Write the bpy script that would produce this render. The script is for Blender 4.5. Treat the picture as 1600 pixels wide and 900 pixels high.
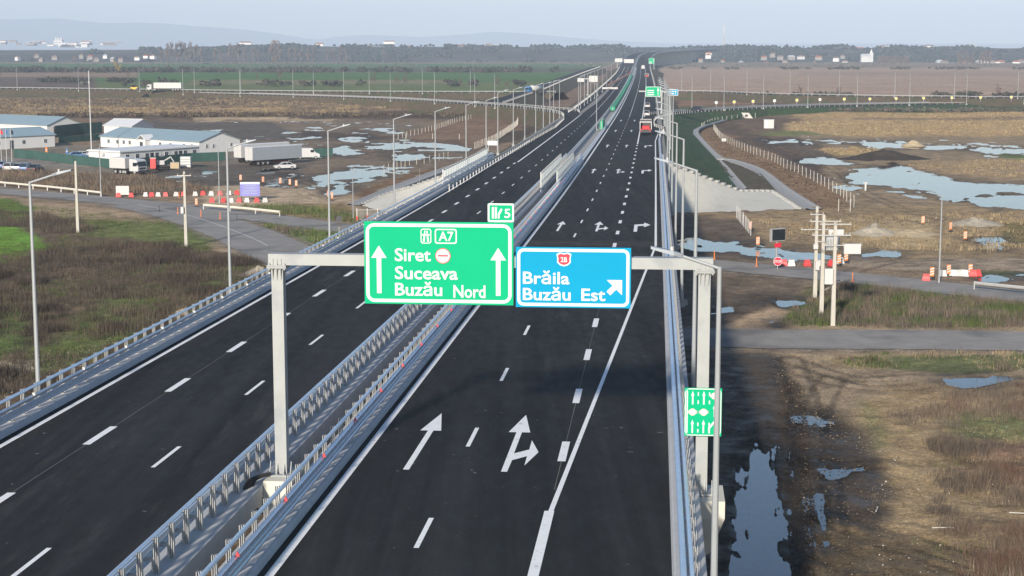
import bpy, math, random
import numpy as np
from mathutils import Vector, Matrix
random.seed(7)
rng = np.random.default_rng(7)
S = bpy.context.scene
COL = S.collection
for o in list(bpy.data.objects):
    bpy.data.objects.remove(o)

# ------------------------------------------------------------------ camera
F_PX = 2600.0          # focal length in pixels of the 1600 px wide photograph
CAM_H = 25.0           # drone height above the fields
HORIZON = 72.0
PITCH = math.atan((450.0 - HORIZON) / F_PX)
cam_d = bpy.data.cameras.new('camera')
cam = bpy.data.objects.new('camera', cam_d)
COL.objects.link(cam)
cam.location = (0, 0, CAM_H)
cam.rotation_euler = (math.pi / 2 - PITCH, 0, 0)
cam_d.sensor_width = 36.0
cam_d.lens = F_PX / 1600.0 * 36.0
cam_d.clip_start = 0.5
cam_d.clip_end = 60000
S.camera = cam

# ------------------------------------------------------------------ light
SUN_RIGHT, SUN_FWD = 0.80, 2.55      # shadow shift per metre of height
sun_el = math.atan(1 / math.hypot(SUN_RIGHT, SUN_FWD))
world = bpy.data.worlds.new('World')
S.world = world
world.use_nodes = True
wn, wl = world.node_tree.nodes, world.node_tree.links
wn.clear()
w_out = wn.new('ShaderNodeOutputWorld')
w_bg = wn.new('ShaderNodeBackground')
w_sky = wn.new('ShaderNodeTexSky')
w_sky.sky_type = 'NISHITA'
w_sky.sun_disc = False
w_sky.sun_elevation = sun_el
sun_dir = Vector((-SUN_RIGHT, -SUN_FWD, 1.0)).normalized()    # towards the sun
w_sky.sun_rotation = math.atan2(sun_dir.x, sun_dir.y)
w_sky.altitude = 60
w_sky.air_density = 1.2
w_sky.dust_density = 0.3
w_sky.ozone_density = 2.5
w_bg.inputs['Strength'].default_value = 0.09
w_tint = wn.new('ShaderNodeMix')          # the air of a cool November day: the whole sky a little bluer
w_tint.data_type = 'RGBA'
w_tint.blend_type = 'MULTIPLY'
w_tint.inputs['Factor'].default_value = 1.0
w_tint.inputs['B'].default_value = (0.94, 0.975, 1.09, 1)
wl.new(w_sky.outputs[0], w_tint.inputs['A'])
wl.new(w_tint.outputs['Result'], w_bg.inputs['Color'])
wl.new(w_bg.outputs[0], w_out.inputs['Surface'])
sun_l = bpy.data.lights.new('sun', 'SUN')
sun_l.energy = 5.0
sun_l.angle = math.radians(3.0)      # thin November haze in front of the sun
sun_l.color = (1.0, 0.90, 0.77)
sun_o = bpy.data.objects.new('sun', sun_l)
COL.objects.link(sun_o)
sun_o.location = (-200, -600, 300)
sun_o.rotation_euler = (-sun_dir).to_track_quat('-Z', 'Y').to_euler()
S.view_settings.view_transform = 'Standard'
S.view_settings.look = 'None'
S.view_settings.gamma = 1
S.view_settings.use_curve_mapping = False
S.view_settings.exposure = 0.5
S.render.engine = 'CYCLES'
S.cycles.use_denoising = True
S.cycles.max_bounces = 6
S.cycles.volume_bounces = 0
S.cycles.transparent_max_bounces = 8
HAZE = 0.000125        # density of the air over the plain, per metre

# ------------------------------------------------------------------ geometry of the place
CP, SP = math.cos(PITCH), math.sin(PITCH)

def ray(x, y):
    u, v = (x - 800) / F_PX, (450 - y) / F_PX
    return (u, CP + v * SP, -SP + v * CP)

def g(x, y, z=0.0):
    """point of the level z that shows at photograph pixel x, y"""
    d = ray(x, y)
    t = (z - CAM_H) / d[2]
    return Vector((d[0] * t, d[1] * t, z))

def at(x, y, Y):
    d = ray(x, y)
    t = Y / d[1]
    return Vector((d[0] * t, Y, CAM_H + d[2] * t))

ZY = np.array([-60, 0, 60, 121, 199, 300, 480, 700, 1300, 1480, 1700, 1850, 2000, 2200, 2500, 2900.])
ZZ = np.array([11.9, 10.9, 9.9, 8.9, 7.6, 6.7, 5.2, 4.6, 4.6, 6.2, 10.5, 13.5, 15.7, 17.6, 19.5, 20.5])
_zs = np.linspace(-60, 2900, 1481)
_zv = np.interp(_zs, ZY, ZZ)
for _ in range(4):
    k = 14
    pad = np.concatenate([2 * _zv[0] - _zv[k:0:-1], _zv, 2 * _zv[-1] - _zv[-2:-k - 2:-1]])
    _zv = np.convolve(pad, np.ones(2 * k + 1) / (2 * k + 1), 'valid')

def zr(Y):
    return float(np.interp(Y, _zs, _zv))

_fx = np.array([1500, 1761, 1901, 2074, 2237, 2482, 2900.])
_fv = np.array([111.29, 133.5, 147.0, 167.5, 194.0, 245.7, 345.])

def xr(Y):
    if Y <= 1500:
        return -3.7207e-06 * Y * Y + 0.08698875 * Y - 10.82222
    return float(np.interp(Y, _fx, _fv))

def heading(Y):
    return math.atan((xr(Y + 4) - xr(Y - 4)) / 8.0)

def RP(Y, n, dz=0.0):
    """point at chainage Y, n metres right of the median edge line, dz above the motorway"""
    a = heading(Y)
    return Vector((xr(Y) + n * math.cos(a), Y - n * math.sin(a), zr(Y) + dz))

def onroad(x, y, dz=0.0):
    d = ray(x, y)
    lo, hi = 15.0, 3000.0
    Y = lo
    while Y < hi:
        if CAM_H + d[2] * Y / d[1] <= zr(Y) + dz:
            return Vector((d[0] * Y / d[1], Y, zr(Y) + dz))
        Y += 0.25 if Y < 300 else 1.0
    return Vector((d[0] * hi / d[1], hi, zr(hi)))

# ------------------------------------------------------------------ numeric noise
def _hash(ix, iy, s):
    h = (ix.astype(np.int64) * 374761393 + iy.astype(np.int64) * 668265263 + s * 982451653) & 0x7fffffff
    h = ((h ^ (h >> 13)) * 1274126177) & 0x7fffffff
    h = h ^ (h >> 16)
    return (h & 0xffff) / 65535.0

def vnoise(x, y, s=0):
    ix, iy = np.floor(x), np.floor(y)
    fx, fy = x - ix, y - iy
    fx = fx * fx * (3 - 2 * fx)
    fy = fy * fy * (3 - 2 * fy)
    a, b = _hash(ix, iy, s), _hash(ix + 1, iy, s)
    c, d = _hash(ix, iy + 1, s), _hash(ix + 1, iy + 1, s)
    return (a + (b - a) * fx) * (1 - fy) + (c + (d - c) * fx) * fy

def fbm(x, y, s=0, o=4):
    v, a, t = 0.0, 0.5, 0.0
    for k in range(o):
        v = v + a * vnoise(x, y, s + k * 17)
        t += a
        a *= 0.55
        x, y = x * 2.03 + 7.1, y * 2.03 + 3.7
    return v / t

# ------------------------------------------------------------------ materials
MATS = {}

def mat(name, col, rough=0.7, metal=0.0, var=0.12, scale=2.0, bump=0.0, bscale=30.0, spec=0.5, dark=None, alpha=None, attr=None):
    """procedural surface: base colour broken by two scales of noise, optional relief"""
    if name in MATS:
        return MATS[name]
    m = bpy.data.materials.new(name)
    m.use_nodes = True
    N, L = m.node_tree.nodes, m.node_tree.links
    b = N['Principled BSDF']
    b.inputs['Roughness'].default_value = rough
    b.inputs['Metallic'].default_value = metal
    b.inputs['Specular IOR Level'].default_value = min(spec, .12) if rough > .84 else spec
    tc = N.new('ShaderNodeTexCoord')
    n1 = N.new('ShaderNodeTexNoise')
    n1.inputs['Scale'].default_value = scale
    n1.inputs['Detail'].default_value = 6
    n1.inputs['Roughness'].default_value = 0.65
    geo = N.new('ShaderNodeNewGeometry')
    L.new(geo.outputs['Position'], n1.inputs['Vector'])
    mr = N.new('ShaderNodeMapRange')
    mr.inputs['From Min'].default_value = 0.25
    mr.inputs['From Max'].default_value = 0.75
    mr.inputs['To Min'].default_value = 1 - var
    mr.inputs['To Max'].default_value = 1 + var
    L.new(n1.outputs['Fac'], mr.inputs['Value'])
    mul = N.new('ShaderNodeVectorMath')
    mul.operation = 'SCALE'
    if attr:
        a = N.new('ShaderNodeAttribute')
        a.attribute_name = attr
        L.new(a.outputs['Color'], mul.inputs[0])
    else:
        mul.inputs[0].default_value = col[:3]
    L.new(mr.outputs[0], mul.inputs['Scale'])
    src = mul.outputs[0]
    if dark:
        n2 = N.new('ShaderNodeTexNoise')
        n2.inputs['Scale'].default_value = dark[1]
        n2.inputs['Detail'].default_value = 5
        L.new(geo.outputs['Position'], n2.inputs['Vector'])
        r2 = N.new('ShaderNodeMapRange')
        r2.inputs['From Min'].default_value = dark[2]
        r2.inputs['From Max'].default_value = dark[2] + 0.15
        L.new(n2.outputs['Fac'], r2.inputs['Value'])
        mx = N.new('ShaderNodeMix')
        mx.data_type = 'RGBA'
        L.new(r2.outputs[0], mx.inputs['Factor'])
        L.new(src, mx.inputs['A'])
        mx.inputs['B'].default_value = (*dark[0], 1)
        src = mx.outputs['Result']
    L.new(src, b.inputs['Base Color'])
    if bump:
        n3 = N.new('ShaderNodeTexNoise')
        n3.inputs['Scale'].default_value = bscale
        n3.inputs['Detail'].default_value = 4
        L.new(geo.outputs['Position'], n3.inputs['Vector'])
        bp = N.new('ShaderNodeBump')
        bp.inputs['Strength'].default_value = bump
        bp.inputs['Distance'].default_value = 0.05
        L.new(n3.outputs['Fac'], bp.inputs['Height'])
        L.new(bp.outputs[0], b.inputs['Normal'])
    if alpha is not None:
        b.inputs['Alpha'].default_value = alpha
    MATS[name] = m
    return m

mat('concrete', (0.34, 0.34, 0.33), 0.85, 0, 0.14, 1.5, 0.1, 20, dark=((0.23, 0.23, 0.22), 0.9, 0.60))
mat('concrete_pale', (0.54, 0.525, 0.46), 0.9, 0, 0.08, 0.5, dark=((0.45, 0.435, 0.38), 0.25, 0.58))
mat('kerb_concrete', (0.42, 0.43, 0.44), 0.8, 0, 0.12, 1.2, dark=((0.32, 0.33, 0.33), 0.8, 0.62))
mat('galvanised', (0.60, 0.68, 0.78), 0.36, 0.8, 0.10, 2.5)  # blue of the reflected sky tinted into the base colour
mat('galvanised_post', (0.44, 0.44, 0.43), 0.5, 0.35, 0.10, 5.0)
mat('gantry_zinc', (0.33, 0.345, 0.34), 0.6, 0.15, 0.09, 1.3, dark=((0.27, 0.29, 0.30), 1.1, 0.54))
mat('pole_zinc', (0.33, 0.35, 0.36), 0.5, 0.25, 0.06, 1.0)
mat('lamp_grey', (0.24, 0.27, 0.30), 0.5, 0.3, 0.05)
mat('road_paint', (0.80, 0.80, 0.79), 0.7, 0, 0.06, 3.0, dark=((0.50, 0.49, 0.47), 4.0, 0.60))
mat('white_paint', (0.50, 0.51, 0.51), 0.55, 0, 0.03, 1.0)
mat('cream_wall', (0.60, 0.60, 0.59), 0.7, 0, 0.05, 0.6)
mat('blue_roof', (0.25, 0.34, 0.385), 0.45, 0, 0.06, 0.4)
mat('white_roof', (0.66, 0.67, 0.67), 0.5, 0, 0.05, 0.5)
mat('window_dark', (0.05, 0.06, 0.07), 0.15, 0, 0.2, 1.0)
mat('glass_dark', (0.015, 0.02, 0.025), 0.08, 0, 0.1, 1.0)
mat('rubber', (0.02, 0.02, 0.02), 0.8, 0, 0.1)
mat('steel_dark', (0.06, 0.06, 0.065), 0.6, 0.3, 0.15)
mat('sign_green', (0.0, 0.375, 0.175), 0.6, 0, 0.03, 0.8, spec=.12)
mat('sign_blue', (0.0, 0.27, 0.47), 0.6, 0, 0.03, 0.8, spec=.12)
mat('sign_white', (0.60, 0.62, 0.62), 0.6, 0, 0.02)
mat('sign_red', (0.62, 0.02, 0.05), 0.5, 0, 0.03)
mat('sign_pink', (0.80, 0.52, 0.50), 0.5, 0, 0.03)
mat('sign_black', (0.02, 0.02, 0.025), 0.45, 0, 0.1)
mat('sign_back', (0.42, 0.43, 0.43), 0.5, 0.4, 0.06)
mat('plastic_red', (0.60, 0.05, 0.05), 0.5, 0, 0.1, 3.0)
mat('plastic_white', (0.50, 0.495, 0.48), 0.5, 0, 0.06, 3.0)
mat('plastic_orange', (0.75, 0.20, 0.03), 0.5, 0, 0.1, 3.0)
mat('plastic_yellow', (0.78, 0.55, 0.04), 0.5, 0, 0.1, 3.0)
mat('board_violet', (0.20, 0.20, 0.52), 0.5, 0, 0.1, 1.0)
mat('fence_green', (0.030, 0.085, 0.07), 0.8, 0, 0.25, 0.6)
mat('net_green', (0.02, 0.30, 0.15), 0.7, 0, 0.15, 1.0)
mat('pole_concrete', (0.44, 0.42, 0.37), 0.85, 0, 0.08, 1.5)
mat('grey_tarp', (0.30, 0.33, 0.36), 0.5, 0, 0.06, 0.5)
mat('car_white', (0.52, 0.52, 0.515), 0.25, 0, 0.02)
mat('car_blue', (0.10, 0.20, 0.38), 0.25, 0.2, 0.05)
mat('car_silver', (0.42, 0.46, 0.50), 0.3, 0.4, 0.05)
mat('car_dark', (0.03, 0.035, 0.045), 0.25, 0, 0.05)
mat('car_red', (0.48, 0.03, 0.03), 0.3, 0, 0.05)
mat('machine_yellow', (0.70, 0.42, 0.05), 0.5, 0, 0.1)
mat('truck_blue', (0.05, 0.22, 0.50), 0.35, 0, 0.05)
mat('mesh_panel', (0.50, 0.55, 0.56), 0.5, 0.3, 0.08)
mat('rail_cream', (0.62, 0.60, 0.52), 0.6, 0.1, 0.08)
mat('soil_dark', (0.055, 0.045, 0.038), 0.9, 0, 0.35, 0.7, 0.6, 4)
mat('sand', (0.42, 0.34, 0.22), 0.95, 0, 0.12, 0.8, 0.4, 5)
mat('rubble', (0.36, 0.32, 0.25), 0.95, 0, 0.25, 1.2, 0.8, 4)
mat('bark', (0.13, 0.115, 0.105), 0.9, 0, 0.2, 1.0)
mat('house_wall', (0.25, 0.24, 0.225), 0.9, 0, 0.1, 0.2)
mat('twig_grey', (0.20, 0.165, 0.16), 0.9, 0, 0.35, 0.15)
mat('twig_red', (0.16, 0.10, 0.085), 0.9, 0, 0.3, 0.3)
mat('leaf_orange', (0.30, 0.15, 0.04), 0.8, 0, 0.3, 0.5)
mat('leaf_yellow', (0.34, 0.25, 0.06), 0.8, 0, 0.3, 0.5)
mat('leaf_dark', (0.045, 0.06, 0.035), 0.8, 0, 0.4, 0.4)
mat('far_wood', (0.075, 0.085, 0.075), 0.95, 0, 0.45, 0.012)
mat('hill', (0.13, 0.16, 0.12), 0.95, 0, 0.3, 0.0008)
mat('roof_red', (0.30, 0.10, 0.06), 0.8, 0, 0.15, 0.2)
mat('roof_brown', (0.22, 0.15, 0.12), 0.8, 0, 0.15, 0.2)
mat('roof_zinc', (0.55, 0.56, 0.56), 0.5, 0.2, 0.1, 0.2)
mat('stuff_attr', (0.1, 0.1, 0.1), 0.9, 0, 0.15, 1.0, attr='tint')

# ------------------------------------------------------------------ mesh tools
class MB:
    def __init__(self):
        self.v, self.f = [], []

    def add(self, vs, fs):
        b = len(self.v)
        self.v += [tuple(p) for p in vs]
        self.f += [tuple(i + b for i in q) for q in fs]
        return self

    def box(self, cx, cy, cz, sx, sy, sz, rz=0.0, taper=1.0):
        hx, hy, hz = sx / 2, sy / 2, sz / 2
        c, s = math.cos(rz), math.sin(rz)
        vs = []
        for z, k in ((-hz, 1.0), (hz, taper)):
            for x, y in ((-hx, -hy), (hx, -hy), (hx, hy), (-hx, hy)):
                x, y = x * k, y * k
                vs.append((cx + x * c - y * s, cy + x * s + y * c, cz + z))
        return self.add(vs, [(3, 2, 1, 0), (4, 5, 6, 7), (0, 1, 5, 4), (1, 2, 6, 5), (2, 3, 7, 6), (3, 0, 4, 7)])

    def tube(self, p0, p1, r0, r1=None, n=8, caps=True):
        r1 = r0 if r1 is None else r1
        p0, p1 = Vector(p0), Vector(p1)
        d = (p1 - p0).normalized()
        a = d.orthogonal().normalized()
        b = d.cross(a)
        vs = []
        for p, r in ((p0, r0), (p1, r1)):
            for k in range(n):
                t = 2 * math.pi * k / n
                vs.append(p + a * (r * math.cos(t)) + b * (r * math.sin(t)))
        fs = [(k, (k + 1) % n, n + (k + 1) % n, n + k) for k in range(n)]
        if caps:
            fs += [tuple(range(n - 1, -1, -1)), tuple(range(n, 2 * n))]
        return self.add(vs, fs)

    def loft(self, rings, closed=True, caps=False):
        n = len(rings[0])
        vs = [p for r in rings for p in r]
        fs = []
        for i in range(len(rings) - 1):
            for k in range(n if closed else n - 1):
                k2 = (k + 1) % n
                fs.append((i * n + k, i * n + k2, (i + 1) * n + k2, (i + 1) * n + k))
        if caps and closed:
            fs += [tuple(range(n - 1, -1, -1)), tuple(range((len(rings) - 1) * n, len(rings) * n))]
        return self.add(vs, fs)

    def poly(self, pts, flip=False):
        q = tuple(range(len(pts)))
        return self.add(pts, [q[::-1] if flip else q])

    def prism(self, outline, y0, y1):
        """outline of (x, z) points pushed from y0 to y1"""
        n = len(outline)
        vs = [(x, y0, z) for x, z in outline] + [(x, y1, z) for x, z in outline]
        fs = [(k, (k + 1) % n, n + (k + 1) % n, n + k) for k in range(n)]
        fs += [tuple(range(n - 1, -1, -1)), tuple(range(n, 2 * n))]
        return self.add(vs, fs)

    def mesh(self, name, m, smooth=False):
        me = bpy.data.meshes.new(name)
        me.from_pydata(self.v, [], self.f)
        me.materials.append(MATS[m] if isinstance(m, str) else m)
        if smooth:
            me.polygons.foreach_set('use_smooth', [True] * len(me.polygons))
        me.update()
        return me

    def build(self, name, m, parent=None, smooth=False, world=False):
        """world=True: vertices are in world space and are moved into the parent's"""
        if world and parent is not None:
            l = parent.location
            self.v = [(x - l.x, y - l.y, z - l.z) for x, y, z in self.v]
        o = bpy.data.objects.new(name, self.mesh(name, m, smooth))
        COL.objects.link(o)
        o.parent = parent
        return o

def tag(o, label=None, cat=None, group=None, kind=None):
    if label: o['label'] = label
    if cat: o['category'] = cat
    if group: o['group'] = group
    if kind: o['kind'] = kind
    return o

def thing(name, label, cat, loc=(0, 0, 0), rz=0.0, group=None):
    o = bpy.data.objects.new(name, None)
    COL.objects.link(o)
    o.location = loc
    o.rotation_euler = (0, 0, rz)
    o.empty_display_size = 0.3
    return tag(o, label, cat, group)

def linked(name, me, parent, loc=(0, 0, 0), rz=0.0, sc=None):
    o = bpy.data.objects.new(name, me)
    COL.objects.link(o)
    o.parent = parent
    o.location = loc
    o.rotation_euler = (0, 0, rz)
    if sc: o.scale = sc
    return o

def copy_tree(o, parent=None):
    c = o.copy()
    COL.objects.link(c)
    c.parent = parent
    for ch in list(o.children):
        copy_tree(ch, c)
    return c

def np_mesh(name, verts, faces, m, tint=None, smooth=False):
    """large mesh from arrays; faces (k,3) or (k,4); tint: per-vertex colour"""
    me = bpy.data.meshes.new(name)
    nv, (nf, k) = len(verts), faces.shape
    me.vertices.add(nv)
    me.vertices.foreach_set('co', np.ascontiguousarray(verts, dtype=np.float32).ravel())
    me.loops.add(nf * k)
    me.loops.foreach_set('vertex_index', np.ascontiguousarray(faces, dtype=np.int32).ravel())
    me.polygons.add(nf)
    me.polygons.foreach_set('loop_start', np.arange(0, nf * k, k, dtype=np.int32))
    me.polygons.foreach_set('loop_total', np.full(nf, k, dtype=np.int32))
    if smooth:
        me.polygons.foreach_set('use_smooth', np.ones(nf, dtype=bool))
    me.update(calc_edges=True)
    me.materials.append(MATS[m] if isinstance(m, str) else m)
    if tint is not None:
        for nm, arr in tint.items():
            at_ = me.attributes.new(nm, 'FLOAT_COLOR', 'POINT')
            c4 = np.ones((nv, 4), dtype=np.float32)
            c4[:, :3] = arr
            at_.data.foreach_set('color', c4.ravel())
    o = bpy.data.objects.new(name, me)
    COL.objects.link(o)
    return o

# ------------------------------------------------------------------ ground: one sheet to the horizon
BIG = 9000
def R_(x0, y0, x1, y1):
    return [(x0, y0), (x1, y0), (x1, y1), (x0, y1)]

PUDDLES = [
    [(478, 277), (520, 268), (560, 264), (606, 268), (600, 275), (560, 281), (500, 284)],
    [(486, 235), (540, 227), (566, 238), (545, 243), (500, 241)],
    [(572, 226), (640, 222), (700, 223), (728, 231), (722, 236), (660, 231), (590, 233)],
    [(602, 244), (660, 241), (674, 246), (620, 253)],
    [(530, 216), (570, 212), (585, 216), (545, 220)],
    [(548, 205), (600, 202), (612, 205), (560, 207)],
    [(450, 216), (490, 213), (500, 216), (460, 219)],
    [(515, 302), (530, 294), (542, 297), (537, 303)],
    [(440, 275), (456, 270), (462, 274), (448, 278)],
    [(1321, 276), (1345, 263), (1400, 257), (1425, 265), (1470, 274), (1500, 282), (1560, 286), (1640, 292), (1640, 300), (1540, 303), (1490, 312), (1450, 304), (1400, 294), (1340, 288)],
    [(1516, 308), (1560, 304), (1602, 305), (1640, 312), (1620, 326), (1560, 328), (1525, 319)],
    [(1240, 250), (1280, 245), (1332, 254), (1320, 259), (1260, 255)],
    [(1330, 222), (1410, 221), (1418, 232), (1360, 231)],
    [(1436, 228), (1500, 226), (1510, 231), (1470, 234)],
    [(1512, 232), (1560, 230), (1680, 234), (1680, 244), (1560, 241)],
    [(1195, 219), (1240, 217), (1246, 223), (1205, 224)],
    [(1254, 220), (1300, 220), (1308, 223), (1260, 224)],
    [(1084, 373), (1150, 378), (1230, 391), (1320, 397), (1300, 403), (1220, 400), (1150, 391), (1080, 383)],
    [(1340, 396), (1390, 394), (1400, 398), (1350, 401)],
    [(1160, 735), (1178, 705), (1204, 684), (1214, 662), (1222, 700), (1230, 790), (1234, 960), (1140, 960), (1148, 840)],
    [(1526, 373), (1560, 371), (1580, 380), (1568, 389), (1540, 388)],
    [(1484, 591), (1560, 584), (1582, 592), (1500, 602)],
    [(1258, 652), (1285, 648), (1293, 658), (1266, 666)],
    [(1106, 492), (1122, 477), (1158, 467), (1182, 462), (1190, 469), (1150, 487)],
    [(1196, 500), (1218, 498), (1222, 503), (1200, 504)],
    [(1186, 509), (1228, 508), (1232, 513), (1192, 513)],
    [(1222, 471), (1243, 468), (1246, 473), (1226, 475)],
    [(1545, 433), (1590, 430), (1594, 438), (1556, 440)],
    [(1258, 778), (1272, 772), (1282, 850), (1268, 862)],
    [(1290, 730), (1352, 722), (1360, 735), (1300, 745)],
]

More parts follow.
